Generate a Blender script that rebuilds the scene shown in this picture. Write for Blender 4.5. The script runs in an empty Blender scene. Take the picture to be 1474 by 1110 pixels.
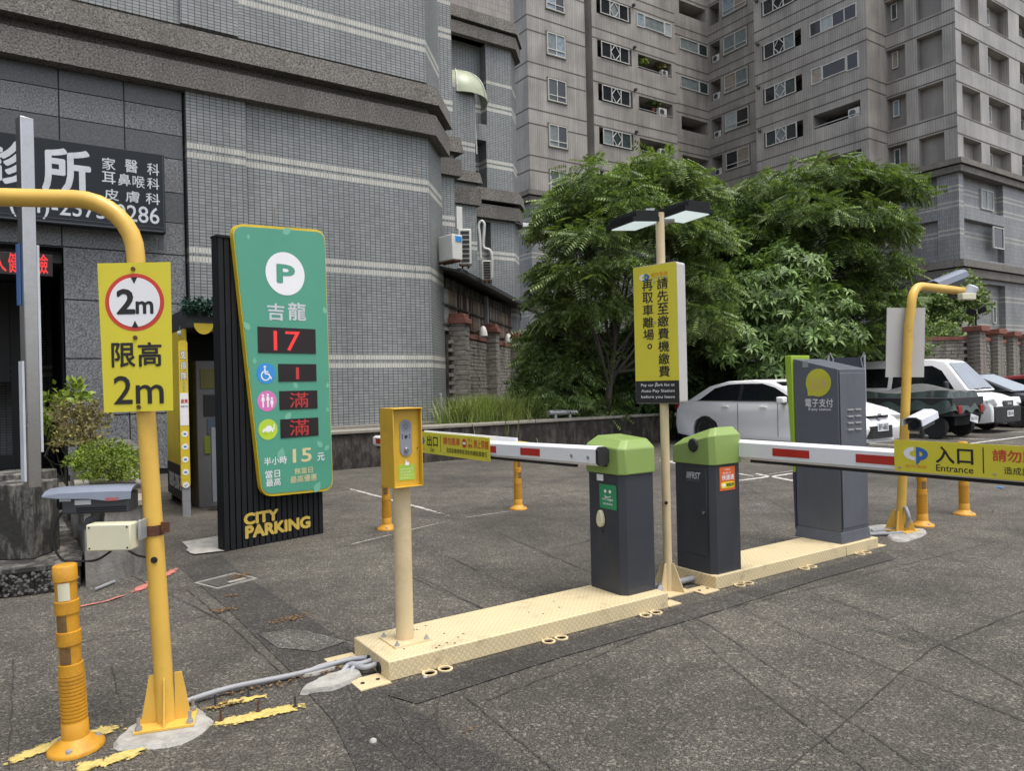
import bpy, bmesh, math, random
import numpy as np
from mathutils import Matrix, Vector
R = math.radians
random.seed(7); rng = np.random.default_rng(7)
SC = bpy.context.scene
# ------------------------------------------------------------------ camera, sky, sun, exposure
F_PX, CX, CY, EYE = 1055.0, 737.0, 555.0, 1.45
AZ, ROLL = R(56), R(1.3)
FWD = Vector((math.cos(AZ), math.sin(AZ), 0)); RT0 = Vector((math.sin(AZ), -math.cos(AZ), 0)); UP0 = Vector((0, 0, 1))
RT = RT0*math.cos(ROLL) - UP0*math.sin(ROLL); UP = UP0*math.cos(ROLL) + RT0*math.sin(ROLL)
CAM = Vector((0, 0, EYE))
cam = bpy.data.cameras.new('camera'); co = bpy.data.objects.new('camera', cam); SC.collection.objects.link(co)
cam.sensor_width = 36; cam.lens = F_PX/1474*36; cam.clip_end = 600; cam.clip_start = .05
m = Matrix((RT, UP, -FWD)).transposed().to_4x4(); m.translation = CAM; co.matrix_world = m
SC.camera = co
W = bpy.data.worlds.new('World'); SC.world = W; W.use_nodes = True
wn = W.node_tree.nodes; bg = wn['Background']
sky = wn.new('ShaderNodeTexSky'); sky.sky_type = 'NISHITA'; sky.sun_disc = False
SUN_EL, SUN_AZ = 72, -70        # degrees above the horizon; azimuth from +X
sky.sun_elevation = R(SUN_EL)
sd = Vector((math.cos(R(SUN_AZ))*math.cos(R(SUN_EL)), math.sin(R(SUN_AZ))*math.cos(R(SUN_EL)), math.sin(R(SUN_EL))))
sky.sun_rotation = math.atan2(sd.x, sd.y); sky.air_density = 1.0; sky.dust_density = 4.0; sky.ozone_density = .6
hs_ = wn.new('ShaderNodeHueSaturation'); hs_.inputs['Saturation'].default_value = .45; W.node_tree.links.new(sky.outputs[0], hs_.inputs['Color']); W.node_tree.links.new(hs_.outputs[0], bg.inputs[0]); bg.inputs[1].default_value = .15
sl = bpy.data.lights.new('sun', 'SUN'); sl.energy = 1.2; sl.angle = R(24); sl.color = (1, .95, .88)
so = bpy.data.objects.new('sun', sl); SC.collection.objects.link(so); so.rotation_euler = sd.to_track_quat('Z', 'Y').to_euler(); so.location = (0, 0, 40)
SC.view_settings.view_transform = 'Standard'; SC.view_settings.look = 'None'; SC.view_settings.exposure = 0.80; SC.view_settings.gamma = 1
SC.view_settings.use_curve_mapping = False

# ------------------------------------------------------------------ measuring helpers
def ray(px, py): return FWD + RT*((px-CX)/F_PX) - UP*((py-CY)/F_PX)
def gp(px, py, z=0.0):
    d = ray(px, py); return CAM + d*((z-EYE)/d.z)
def at(px, py, D): return CAM + ray(px, py)*D
def pxm(p):
    return F_PX/((Vector(p)-CAM).dot(FWD))

# ------------------------------------------------------------------ materials
MATS = {}
def _new(name):
    mt = bpy.data.materials.new(name); mt.use_nodes = True; MATS[name] = mt
    nt = mt.node_tree; return mt, nt, nt.nodes, nt.links, nt.nodes['Principled BSDF']
def mat(name, col, rough=.6, metal=0., var=.12, vs=4., bump=0., bs=60., dirt=0., ds=2.5, dcol=(.05, .045, .035), emit=None, es=0, spec=.5, streak=0., dlo=.48, dhi=.68):
    if name in MATS: return MATS[name]
    mt, nt, N, L, b = _new(name)
    b.inputs['Roughness'].default_value = rough; b.inputs['Metallic'].default_value = metal
    b.inputs['Specular IOR Level'].default_value = spec
    tc = N.new('ShaderNodeTexCoord')
    n1 = N.new('ShaderNodeTexNoise'); n1.inputs['Scale'].default_value = vs; n1.inputs['Detail'].default_value = 6; n1.inputs['Roughness'].default_value = .65
    L.new(tc.outputs['Object'], n1.inputs['Vector'])
    mr = N.new('ShaderNodeMapRange'); mr.inputs[1].default_value = .3; mr.inputs[2].default_value = .7; mr.inputs[3].default_value = 1-var; mr.inputs[4].default_value = 1+var
    L.new(n1.outputs[0], mr.inputs[0])
    mx = N.new('ShaderNodeVectorMath'); mx.operation = 'SCALE'; mx.inputs[0].default_value = col; L.new(mr.outputs[0], mx.inputs['Scale'])
    out = mx.outputs[0]
    if dirt > 0:
        n2 = N.new('ShaderNodeTexNoise'); n2.inputs['Scale'].default_value = ds; n2.inputs['Detail'].default_value = 9; n2.inputs['Roughness'].default_value = .75
        mp = N.new('ShaderNodeMapping'); mp.inputs['Scale'].default_value = (1, 1, .35 if streak else 1); L.new(tc.outputs['Object'], mp.inputs[0]); L.new(mp.outputs[0], n2.inputs['Vector'])
        r2 = N.new('ShaderNodeMapRange'); r2.inputs[1].default_value = dlo; r2.inputs[2].default_value = dhi; r2.inputs[3].default_value = 0; r2.inputs[4].default_value = dirt
        L.new(n2.outputs[0], r2.inputs[0])
        mm = N.new('ShaderNodeMix'); mm.data_type = 'RGBA'; L.new(r2.outputs[0], mm.inputs[0]); L.new(out, mm.inputs[6]); mm.inputs[7].default_value = (*dcol, 1)
        out = mm.outputs[2]
    L.new(out, b.inputs['Base Color'])
    rr = N.new('ShaderNodeMapRange'); rr.inputs[3].default_value = max(.02, rough-.08); rr.inputs[4].default_value = min(1, rough+.1)
    L.new(n1.outputs[0], rr.inputs[0]); L.new(rr.outputs[0], b.inputs['Roughness'])
    if bump:
        n3 = N.new('ShaderNodeTexNoise'); n3.inputs['Scale'].default_value = bs; n3.inputs['Detail'].default_value = 4; L.new(tc.outputs['Object'], n3.inputs['Vector'])
        bp = N.new('ShaderNodeBump'); bp.inputs['Strength'].default_value = bump; bp.inputs['Distance'].default_value = .01
        L.new(n3.outputs[0], bp.inputs['Height']); L.new(bp.outputs[0], b.inputs['Normal'])
    if emit:
        b.inputs['Emission Color'].default_value = (*emit, 1); b.inputs['Emission Strength'].default_value = es
    return mt
def ramp(N, pts):
    r = N.new('ShaderNodeValToRGB'); e = r.color_ramp.elements
    while len(e) < len(pts): e.new(.5)
    for q, (p, c) in zip(e, pts): q.position = p; q.color = (*c, 1)
    return r
def tile_mat(name, col, joint, w=.113, h=.0585, ms=.0075, bands=(), bcol=(.50, .49, .44), var=.12, streak=.25, vert=False):
    """stack bond tiles on UV metres; bands = list of z ranges laid in pale upright tiles"""
    mt, nt, N, L, b = _new(name)
    b.inputs['Roughness'].default_value = .45
    uv = N.new('ShaderNodeUVMap')
    def brick(w, h, ms, c1, c2, jt):
        t = N.new('ShaderNodeTexBrick'); t.offset = 0; t.squash = 1; t.inputs['Scale'].default_value = 1
        t.inputs['Brick Width'].default_value = w; t.inputs['Row Height'].default_value = h; t.inputs['Mortar Size'].default_value = ms; t.inputs['Mortar Smooth'].default_value = .25
        t.inputs['Color1'].default_value = (*c1, 1); t.inputs['Color2'].default_value = (*c2, 1); t.inputs['Mortar'].default_value = (*jt, 1)
        L.new(uv.outputs[0], t.inputs[0]); return t
    k = lambda c, s: tuple(x*s for x in c)
    t1 = brick(w, h, ms, k(col, 1-var), k(col, 1+var), joint)
    out = t1.outputs[0]; fac = t1.outputs[1]
    if bands:
        t2 = brick(.055, 50, ms*.6, k(bcol, .92), k(bcol, 1.1), k(joint, 2)); sp = N.new('ShaderNodeSeparateXYZ'); L.new(uv.outputs[0], sp.inputs[0])
        acc = None
        for z0, z1 in bands:
            a = N.new('ShaderNodeMath'); a.operation = 'COMPARE'; a.inputs[1].default_value = (z0+z1)/2; a.inputs[2].default_value = (z1-z0)/2; L.new(sp.outputs[1], a.inputs[0])
            if acc is None: acc = a.outputs[0]
            else:
                q = N.new('ShaderNodeMath'); q.operation = 'MAXIMUM'; L.new(acc, q.inputs[0]); L.new(a.outputs[0], q.inputs[1]); acc = q.outputs[0]
        mm = N.new('ShaderNodeMix'); mm.data_type = 'RGBA'; L.new(acc, mm.inputs[0]); L.new(out, mm.inputs[6]); L.new(t2.outputs[0], mm.inputs[7]); out = mm.outputs[2]
    # weather streaks
    tc = N.new('ShaderNodeTexCoord'); mp = N.new('ShaderNodeMapping'); mp.inputs['Scale'].default_value = (.9, .9, .16); L.new(tc.outputs['Object'], mp.inputs[0])
    n = N.new('ShaderNodeTexNoise'); n.inputs['Scale'].default_value = 1.5; n.inputs['Detail'].default_value = 8; n.inputs['Roughness'].default_value = .7; L.new(mp.outputs[0], n.inputs['Vector'])
    n0 = N.new('ShaderNodeTexNoise'); n0.inputs['Scale'].default_value = .5; n0.inputs['Detail'].default_value = 5; L.new(tc.outputs['Object'], n0.inputs['Vector'])
    ad = N.new('ShaderNodeMath'); ad.operation = 'ADD'; L.new(n.outputs[0], ad.inputs[0]); L.new(n0.outputs[0], ad.inputs[1])
    r = N.new('ShaderNodeMapRange'); r.inputs[1].default_value = .75; r.inputs[2].default_value = 1.3; r.inputs[3].default_value = 1+streak*.5; r.inputs[4].default_value = 1-streak; L.new(ad.outputs[0], r.inputs[0])
    s = N.new('ShaderNodeVectorMath'); s.operation = 'SCALE'; L.new(out, s.inputs[0]); L.new(r.outputs[0], s.inputs['Scale']); L.new(s.outputs[0], b.inputs['Base Color'])
    bp = N.new('ShaderNodeBump'); bp.inputs['Strength'].default_value = .25; bp.inputs['Distance'].default_value = .004; bp.invert = True
    L.new(fac, bp.inputs['Height']); L.new(bp.outputs[0], b.inputs['Normal'])
    return mt
BANDS = [(1.89, 1.99), (2.06, 2.16), (3.85, 3.95), (4.02, 4.12), (5.76, 5.86), (5.93, 6.03), (8.87, 8.97), (9.04, 9.14), (10.8, 10.9), (10.97, 11.07), (11.72, 11.82)]
tile_blue = tile_mat('tile_blue_grey', (.245, .262, .26), (.06, .063, .064), bands=BANDS)
tile_pink = tile_mat('tile_beige', (.30, .27, .245), (.10, .09, .08), w=.06, h=.22, ms=.006, bands=())
TB = []
for zz in (2.1, 4.2, 5.9, 9.6, 11.2, 12.1): TB += [(zz, zz+.09), (zz+.26, zz+.35)]
tower_low = tile_mat('tile_tower_low', (.225, .232, .235), (.09, .092, .095), w=.12, h=.24, ms=.008, bands=TB, bcol=(.42, .40, .35), streak=.3)
tower_up = tile_mat('tile_tower_up', (.335, .315, .288), (.205, .193, .176), w=.15, h=40, ms=.014, var=.08, streak=.38)
tower_fl = tile_mat('tile_tower_recess', (.27, .25, .23), (.20, .19, .17), w=.06, h=40, ms=.004, var=.05, streak=.3)

def asphalt_mat():
    mt, nt, N, L, b = _new('asphalt')
    tc = N.new('ShaderNodeTexCoord'); V = tc.outputs['Object']
    def noise(s, d=6, r=.6):
        n = N.new('ShaderNodeTexNoise'); n.inputs['Scale'].default_value = s; n.inputs['Detail'].default_value = d; n.inputs['Roughness'].default_value = r; L.new(V, n.inputs['Vector']); return n
    vo = N.new('ShaderNodeTexVoronoi'); vo.inputs['Scale'].default_value = 165; L.new(V, vo.inputs['Vector'])
    v2 = N.new('ShaderNodeTexVoronoi'); v2.inputs['Scale'].default_value = 88; L.new(V, v2.inputs['Vector'])
    base = ramp(N, [(0, (.024, .021, .017)), (.35, (.058, .052, .042)), (.75, (.090, .082, .067)), (1, (.165, .150, .120))])
    sep = N.new('ShaderNodeSeparateColor'); L.new(vo.outputs['Color'], sep.inputs[0]); L.new(sep.outputs[0], base.inputs[0])
    sep2 = N.new('ShaderNodeSeparateColor'); L.new(v2.outputs['Color'], sep2.inputs[0])
    peb = ramp(N, [(.90, (0, 0, 0)), (.96, (1, 1, 1))]); L.new(sep2.outputs[1], peb.inputs[0])
    mp = N.new('ShaderNodeMix'); mp.data_type = 'RGBA'; L.new(peb.outputs[0], mp.inputs[0]); L.new(base.outputs[0], mp.inputs[6]); mp.inputs[7].default_value = (.19, .174, .142, 1)
    big = noise(.55, 5, .6); mid = noise(3.2, 7, .7)
    r1 = N.new('ShaderNodeMapRange'); r1.inputs[1].default_value = .32; r1.inputs[2].default_value = .68; r1.inputs[3].default_value = .58; r1.inputs[4].default_value = 1.42; L.new(big.outputs[0], r1.inputs[0])
    r2 = N.new('ShaderNodeMapRange'); r2.inputs[1].default_value = .3; r2.inputs[2].default_value = .7; r2.inputs[3].default_value = .70; r2.inputs[4].default_value = 1.3; L.new(mid.outputs[0], r2.inputs[0])
    mu = N.new('ShaderNodeMath'); mu.operation = 'MULTIPLY'; L.new(r1.outputs[0], mu.inputs[0]); L.new(r2.outputs[0], mu.inputs[1])
    # oil spots
    oil = noise(1.1, 3, .5); ro = N.new('ShaderNodeMapRange'); ro.inputs[1].default_value = .60; ro.inputs[2].default_value = .74; ro.inputs[3].default_value = 1; ro.inputs[4].default_value = .5; L.new(oil.outputs[0], ro.inputs[0])
    m3 = N.new('ShaderNodeMath'); m3.operation = 'MULTIPLY'; L.new(mu.outputs[0], m3.inputs[0]); L.new(ro.outputs[0], m3.inputs[1])
    s = N.new('ShaderNodeVectorMath'); s.operation = 'SCALE'; L.new(mp.outputs[2], s.inputs[0]); L.new(m3.outputs[0], s.inputs['Scale'])
    # thin branching cracks
    cr = N.new('ShaderNodeTexVoronoi'); cr.feature = 'DISTANCE_TO_EDGE'; cr.inputs['Scale'].default_value = .62
    wv = N.new('ShaderNodeVectorMath'); wv.operation = 'ADD'; wn_ = noise(1.6, 6, .65); sc_ = N.new('ShaderNodeVectorMath'); sc_.operation = 'SCALE'; sc_.inputs['Scale'].default_value = .8
    L.new(wn_.outputs[1], sc_.inputs[0]); L.new(V, wv.inputs[0]); L.new(sc_.outputs[0], wv.inputs[1]); L.new(wv.outputs[0], cr.inputs['Vector'])
    cm = N.new('ShaderNodeMapRange'); cm.inputs[1].default_value = .0; cm.inputs[2].default_value = .0035; cm.inputs[3].default_value = 1; cm.inputs[4].default_value = 0; L.new(cr.outputs['Distance'], cm.inputs[0])
    msk = noise(.7, 3); mk = N.new('ShaderNodeMapRange'); mk.inputs[1].default_value = .46; mk.inputs[2].default_value = .54; L.new(msk.outputs[0], mk.inputs[0])
    cf = N.new('ShaderNodeMath'); cf.operation = 'MULTIPLY'; L.new(cm.outputs[0], cf.inputs[0]); L.new(mk.outputs[0], cf.inputs[1])
    m4 = N.new('ShaderNodeMix'); m4.data_type = 'RGBA'; L.new(cf.outputs[0], m4.inputs[0]); L.new(s.outputs[0], m4.inputs[6]); m4.inputs[7].default_value = (.035, .032, .028, 1)
    L.new(m4.outputs[2], b.inputs['Base Color']); b.inputs['Roughness'].default_value = .85
    bp = N.new('ShaderNodeBump'); bp.inputs['Strength'].default_value = .7; bp.inputs['Distance'].default_value = .006; L.new(vo.outputs['Distance'], bp.inputs['Height'])
    L.new(bp.outputs[0], b.inputs['Normal'])
    return mt
asphalt = asphalt_mat()
def variant(src, name, mult):
    mt = src.copy(); mt.name = name; MATS[name] = mt
    b = mt.node_tree.nodes['Principled BSDF']; lk = b.inputs['Base Color'].links[0].from_socket
    s = mt.node_tree.nodes.new('ShaderNodeVectorMath'); s.operation = 'MULTIPLY'; s.inputs[1].default_value = mult
    mt.node_tree.links.new(lk, s.inputs[0]); mt.node_tree.links.new(s.outputs[0], b.inputs['Base Color']); return mt
asphalt_dark = variant(asphalt, 'asphalt_dark_patch', (.62, .62, .66))
asphalt_grey = variant(asphalt, 'asphalt_pale_patch', (1.25, 1.3, 1.4))

def worn_paint(name, col, lo=.42, hi=.56, under=None, sc=14):
    mt, nt, N, L, b = _new(name)
    tc = N.new('ShaderNodeTexCoord'); n = N.new('ShaderNodeTexNoise'); n.inputs['Scale'].default_value = sc; n.inputs['Detail'].default_value = 10; n.inputs['Roughness'].default_value = .78; L.new(tc.outputs['Object'], n.inputs['Vector'])
    at_ = N.new('ShaderNodeAttribute'); at_.attribute_name = 'mid'
    m1 = N.new('ShaderNodeMath'); m1.operation = 'MULTIPLY_ADD'; m1.inputs[1].default_value = .34; L.new(at_.outputs['Fac'], m1.inputs[0]); L.new(n.outputs[0], m1.inputs[2])
    r = N.new('ShaderNodeMapRange'); r.inputs[1].default_value = lo+.16; r.inputs[2].default_value = hi+.16; L.new(m1.outputs[0], r.inputs[0])
    n2 = N.new('ShaderNodeTexNoise'); n2.inputs['Scale'].default_value = 45; n2.inputs['Detail'].default_value = 5; L.new(tc.outputs['Object'], n2.inputs['Vector'])
    r2 = ramp(N, [(.3, tuple(x*.7 for x in col)), (.6, col)]); L.new(n2.outputs[0], r2.inputs[0]); L.new(r2.outputs[0], b.inputs['Base Color']); b.inputs['Roughness'].default_value = .8
    tr = N.new('ShaderNodeBsdfTransparent'); mx = N.new('ShaderNodeMixShader'); L.new(r.outputs[0], mx.inputs[0]); L.new(tr.outputs[0], mx.inputs[1]); L.new(b.outputs[0], mx.inputs[2]); L.new(mx.outputs[0], N['Material Output'].inputs[0])
    return mt
white_line = worn_paint('worn_white_paint', (.58, .56, .53), .34, .46)
white_faint = worn_paint('faint_white_paint', (.50, .48, .44), .50, .58)
yellow_line = worn_paint('worn_yellow_paint', (.58, .45, .14), .455, .50, sc=24)
red_line = worn_paint('worn_red_paint', (.52, .17, .14), .42, .52)

def plate_mat(name, col):
    mt, nt, N, L, b = _new(name)      # raised tread plate: alternating diagonal bars
    uv = N.new('ShaderNodeUVMap'); sp = N.new('ShaderNodeSeparateXYZ'); L.new(uv.outputs[0], sp.inputs[0])
    def M(op, a, b_=None, c=None):
        q = N.new('ShaderNodeMath'); q.operation = op
        for i, x in enumerate((a, b_, c)):
            if x is None: continue
            if isinstance(x, (int, float)): q.inputs[i].default_value = x
            else: L.new(x, q.inputs[i])
        return q.outputs[0]
    P = .036
    u = M('DIVIDE', sp.outputs[0], P); v = M('DIVIDE', sp.outputs[1], P)
    a = M('ADD', u, v); c = M('SUBTRACT', u, v)
    fa = M('FLOOR', a); fc = M('FLOOR', c)
    par = M('MODULO', M('ADD', M('ADD', fa, fc), 1000), 2)
    ta = M('ABSOLUTE', M('SUBTRACT', M('FRACT', a), .5)); tcx = M('ABSOLUTE', M('SUBTRACT', M('FRACT', c), .5))
    s1 = M('MULTIPLY', M('LESS_THAN', ta, .17), M('LESS_THAN', tcx, .46)); s2 = M('MULTIPLY', M('LESS_THAN', tcx, .17), M('LESS_THAN', ta, .46))
    h = M('ADD', M('MULTIPLY', s1, par), M('MULTIPLY', s2, M('SUBTRACT', 1, par)))
    tc = N.new('ShaderNodeTexCoord'); n = N.new('ShaderNodeTexNoise'); n.inputs['Scale'].default_value = 6; n.inputs['Detail'].default_value = 8; n.inputs['Roughness'].default_value = .75; L.new(tc.outputs['Object'], n.inputs['Vector'])
    r = ramp(N, [(.3, tuple(x*1.05 for x in col)), (.55, col), (.68, tuple(x*.72 for x in col)), (.8, (.18, .11, .05))]); L.new(n.outputs[0], r.inputs[0])
    k = M('ADD', M('MULTIPLY', h, .22), .88)
    s = N.new('ShaderNodeVectorMath'); s.operation = 'SCALE'; L.new(r.outputs[0], s.inputs[0]); L.new(k, s.inputs['Scale']); L.new(s.outputs[0], b.inputs['Base Color'])
    bp = N.new('ShaderNodeBump'); bp.inputs['Strength'].default_value = 1; bp.inputs['Distance'].default_value = .008; L.new(h, bp.inputs['Height']); L.new(bp.outputs[0], b.inputs['Normal'])
    b.inputs['Roughness'].default_value = .5
    return mt
plate = plate_mat('cream_tread_plate', (.64, .53, .32))
def leaf_mat(name, c1, c2, tr=.22):
    mt, nt, N, L, b = _new(name)
    g_ = N.new('ShaderNodeNewGeometry'); r = ramp(N, [(0, c1), (.6, tuple((a+b_)/2 for a, b_ in zip(c1, c2))), (1, c2)]); L.new(g_.outputs['Random Per Island'], r.inputs[0])
    tcl = N.new('ShaderNodeTexCoord'); nl_ = N.new('ShaderNodeTexNoise'); nl_.inputs['Scale'].default_value = 1.7; nl_.inputs['Detail'].default_value = 4; L.new(tcl.outputs['Object'], nl_.inputs['Vector'])
    ml = N.new('ShaderNodeMapRange'); ml.inputs[1].default_value = .3; ml.inputs[2].default_value = .7; ml.inputs[3].default_value = .62; ml.inputs[4].default_value = 1.35; L.new(nl_.outputs[0], ml.inputs[0])
    vl = N.new('ShaderNodeVectorMath'); vl.operation = 'SCALE'; L.new(r.outputs[0], vl.inputs[0]); L.new(ml.outputs[0], vl.inputs['Scale'])
    class _o: outputs = [vl.outputs[0]]
    r = _o
    L.new(r.outputs[0], b.inputs['Base Color']); b.inputs['Roughness'].default_value = .5; b.inputs['Specular IOR Level'].default_value = .35
    t = N.new('ShaderNodeBsdfTranslucent'); s = N.new('ShaderNodeVectorMath'); s.operation = 'MULTIPLY'; s.inputs[1].default_value = (1.3, 1.4, .6); L.new(r.outputs[0], s.inputs[0]); L.new(s.outputs[0], t.inputs[0])
    mx = N.new('ShaderNodeMixShader'); mx.inputs[0].default_value = tr; L.new(b.outputs[0], mx.inputs[1]); L.new(t.outputs[0], mx.inputs[2]); L.new(mx.outputs[0], N['Material Output'].inputs[0])
    return mt
leaf_fern = leaf_mat('leaf_feathery', (.06, .105, .028), (.27, .36, .12))
leaf_fern2 = leaf_mat('leaf_feathery_deep', (.045, .085, .022), (.22, .30, .095))
leaf_broad = leaf_mat('leaf_whorled', (.05, .10, .024), (.23, .34, .11), .15)
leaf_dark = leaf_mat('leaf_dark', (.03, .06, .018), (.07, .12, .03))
leaf_hedge = leaf_mat('leaf_hedge', (.10, .16, .02), (.28, .36, .05))
leaf_dry = leaf_mat('leaf_dry', (.10, .09, .03), (.30, .26, .10))
leaf_grass = leaf_mat('leaf_grass', (.10, .16, .03), (.30, .34, .12))
bark = mat('bark', (.05, .042, .033), .9, var=.3, bump=.6, bs=20)

M_ = lambda n, *a, **k: mat(n, *a, **k)
yellow = M_('yellow_enamel', (.66, .41, .075), .38, var=.09, dirt=.7, ds=9, dcol=(.25, .15, .05), dlo=.58, dhi=.72)
yellow_box = M_('yellow_box_paint', (.60, .37, .03), .4, var=.08, dirt=.3, ds=7, dcol=(.3, .15, .03))
sign_yellow = M_('sign_yellow', (.64, .56, .035), .5, var=.05, vs=2, dirt=.12, ds=3, dcol=(.35, .3, .08))
cream = M_('cream_enamel', (.62, .50, .30), .4, var=.05, dirt=.35, ds=6, dcol=(.35, .26, .13))
orange_rub = M_('orange_rubber', (.56, .27, .015), .5, var=.14, dirt=.55, ds=8, dcol=(.16, .08, .02))
black_m = M_('black_metal', (.010, .011, .013), .65, var=.2, spec=.25)
black_p = M_('black_print', (.014, .012, .012), .5, var=.05)
rubber = M_('black_rubber', (.015, .015, .016), .7)
cab_dark = M_('cabinet_charcoal', (.034, .038, .047), .42, var=.12, dirt=.5, ds=7, dcol=(.075, .07, .062), dlo=.54, dhi=.75, streak=1)
cab_green = M_('cabinet_lime', (.22, .32, .085), .42, var=.05, dirt=.15, ds=4, dcol=(.12, .2, .03))
epay_m = M_('epay_grey', (.095, .105, .125), .38, var=.08, dirt=.4, ds=5, streak=1, dcol=(.07, .07, .075))
epay_green = M_('epay_green', (.28, .42, .03), .42, var=.04)
purple_m = M_('purple_shade', (.045, .03, .075), .5)
white_al = M_('white_boom', (.74, .75, .78), .38, var=.04, dirt=.2, ds=4, dcol=(.4, .4, .4))
red_refl = M_('red_reflector', (.42, .02, .015), .35)
red_print = M_('red_print', (.55, .05, .03), .5)
orange_print = M_('orange_print', (.70, .22, .02), .5)
white_print = M_('white_print', (.78, .78, .80), .5, var=.03)
blue_print = M_('blue_print', (.03, .13, .40), .5)
grey_print = M_('grey_print', (.5, .53, .56), .5)
totem_green = M_('totem_green', (.075, .30, .205), .4, var=.05, vs=1.5)
totem_pale = M_('totem_pale_green', (.16, .42, .30), .45)
gold = M_('gold_trim', (.62, .45, .03), .4)
sand_gold = M_('sand_print', (.62, .55, .30), .5)
led_black = M_('led_screen', (.010, .004, .005), .5)
led_red = M_('led_red', (.3, .02, .02), .5, emit=(1, .03, .03), es=.42)
led_dim = M_('led_red_dim', (.2, .02, .02), .5, emit=(1, .05, .05), es=.16)
concrete = M_('concrete', (.30, .285, .25), .85, var=.2, bump=.4, bs=30, dirt=.45, ds=3, dcol=(.12, .11, .09))
concrete_mossy = M_('concrete_mossy', (.20, .19, .165), .9, var=.4, vs=9, bump=.6, bs=25, dirt=.96, ds=6, dcol=(.022, .021, .019), streak=1, dlo=.38, dhi=.53)
low_wall_m = M_('low_wall_concrete', (.095, .082, .07), .9, var=.4, vs=7, bump=.5, bs=20, dirt=.94, ds=4.5, dcol=(.016, .013, .011), streak=1, dlo=.36, dhi=.54)
wall_cap = M_('wall_cap_concrete', (.27, .25, .21), .9, var=.2, bump=.4, dirt=.5, ds=4)
peb_m = M_('pebble_dash', (.142, .133, .120), .9, var=1.05, vs=30, bump=1, bs=45, dirt=.6, ds=1.4, dcol=(.06, .055, .048), streak=1, dlo=.4, dhi=.7)
cement = M_('cement_patch', (.36, .35, .32), .9, var=.22, vs=14, bump=.8, bs=40, dirt=.6, ds=9, dcol=(.17, .16, .14))
granite = M_('granite', (.135, .14, .145), .5, var=1.0, vs=38, dirt=.25, ds=1.5, dcol=(.06, .06, .06))
granite2 = M_('granite_dark', (.075, .078, .083), .4, var=.6, vs=50)
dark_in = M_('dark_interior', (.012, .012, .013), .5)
mid_in = M_('shop_interior_grey', (.13, .13, .14), .6)
steel = M_('stainless_steel', (.50, .50, .51), .28, metal=1, var=.25, vs=3, dirt=.7, ds=3, dcol=(.22, .18, .15), dlo=.4)
galv = M_('galvanised', (.40, .41, .43), .45, metal=.6, var=.2)
rust = M_('rusty_steel', (.10, .04, .018), .8, var=.4, vs=30, bump=.4)
pvc = M_('grey_pvc', (.28, .29, .31), .5, dirt=.3, ds=5, dcol=(.15, .14, .12))
cam_grey = M_('camera_grey', (.19, .215, .27), .35)
cam_white = M_('camera_white', (.62, .65, .72), .35)
cam_dk = M_('camera_dark', (.05, .053, .06), .4)
ivory = M_('ivory_plastic', (.62, .60, .44), .4, var=.03)
board_back = M_('board_back', (.46, .45, .43), .55, var=.06)
glass_d = M_('dark_glass', (.012, .015, .018), .06, spec=.7, var=.2)
glass_g = M_('green_glass', (.035, .05, .048), .08, spec=.7, var=.4, vs=2)
curtain = M_('curtain_pane', (.34, .38, .38), .3, var=.25, vs=3)
curtain2 = M_('pale_blind', (.17, .20, .20), .3, var=.3, vs=3)
win_frame = M_('window_frame_white', (.56, .56, .54), .5, dirt=.3, ds=3, dcol=(.25, .24, .2))
win_old = M_('window_sill_old', (.20, .19, .15), .7, dirt=.5)
alu = M_('aluminium', (.45, .46, .47), .4, metal=.5)
ac_white = M_('ac_white', (.60, .60, .57), .5, dirt=.3, ds=4, dcol=(.3, .28, .22))
car_white = M_('car_white_paint', (.80, .80, .80), .2, var=.02)
car_glass = M_('car_glass', (.008, .010, .012), .04, spec=.8, var=.1)
windshield_m = M_('windscreen', (.22, .25, .28), .06, spec=.8, var=.12, vs=1)
tyre = M_('tyre', (.018, .018, .018), .85)
rim_m = M_('rim_silver', (.45, .46, .48), .35, metal=.4)
bumper_blk = M_('bumper_black', (.02, .021, .023), .6)
car_dark = M_('car_black_paint', (.02, .022, .026), .15)
car_red = M_('car_red_paint', (.20, .03, .03), .2)
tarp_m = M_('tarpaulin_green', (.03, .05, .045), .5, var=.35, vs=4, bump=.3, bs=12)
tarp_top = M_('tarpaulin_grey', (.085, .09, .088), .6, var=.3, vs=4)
lamp_lens = M_('headlight_lens', (.62, .64, .62), .1, spec=.8)
redlens = M_('tail_lamp', (.28, .02, .02), .25)
plate_w = M_('number_plate', (.66, .68, .70), .45)
block_m = M_('grey_block', (.30, .28, .245), .9, var=.3, vs=7, bump=.5, dirt=.75, ds=3.5, dcol=(.045, .04, .03), streak=1, dlo=.4, dhi=.64)
brick_cap = M_('red_brick_cap', (.22, .085, .06), .85, var=.3, vs=12, dirt=.5, ds=4)
wood = M_('weathered_wood', (.30, .22, .16), .8, var=.5, vs=3, dirt=.3)
wood2 = M_('grey_wood', (.42, .41, .40), .8, var=.4, vs=3)
dark_steel = M_('dark_steel', (.035, .038, .04), .6, var=.2)
awn = M_('awning_green', (.34, .38, .26), .4, var=.1)
globe_m = M_('white_globe', (.75, .74, .70), .3)
booth_yellow = M_('booth_yellow', (.62, .47, .03), .5)
garland = M_('garland_green', (.01, .05, .03), .6)
lamp_panel = M_('flood_lamp_lens', (.62, .70, .70), .15, emit=(.85, 1, 1), es=.35)
pink = M_('pink_print', (.60, .16, .42), .5); lime = M_('lime_print', (.42, .58, .04), .5); sky_blue = M_('blue_disc', (.03, .24, .60), .5)
bush_soil = M_('soil', (.09, .075, .055), .95, var=.4, vs=12, bump=.6)
stain_m = M_('rust_litter', (.13, .07, .03), .9, var=.5, vs=40)

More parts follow.
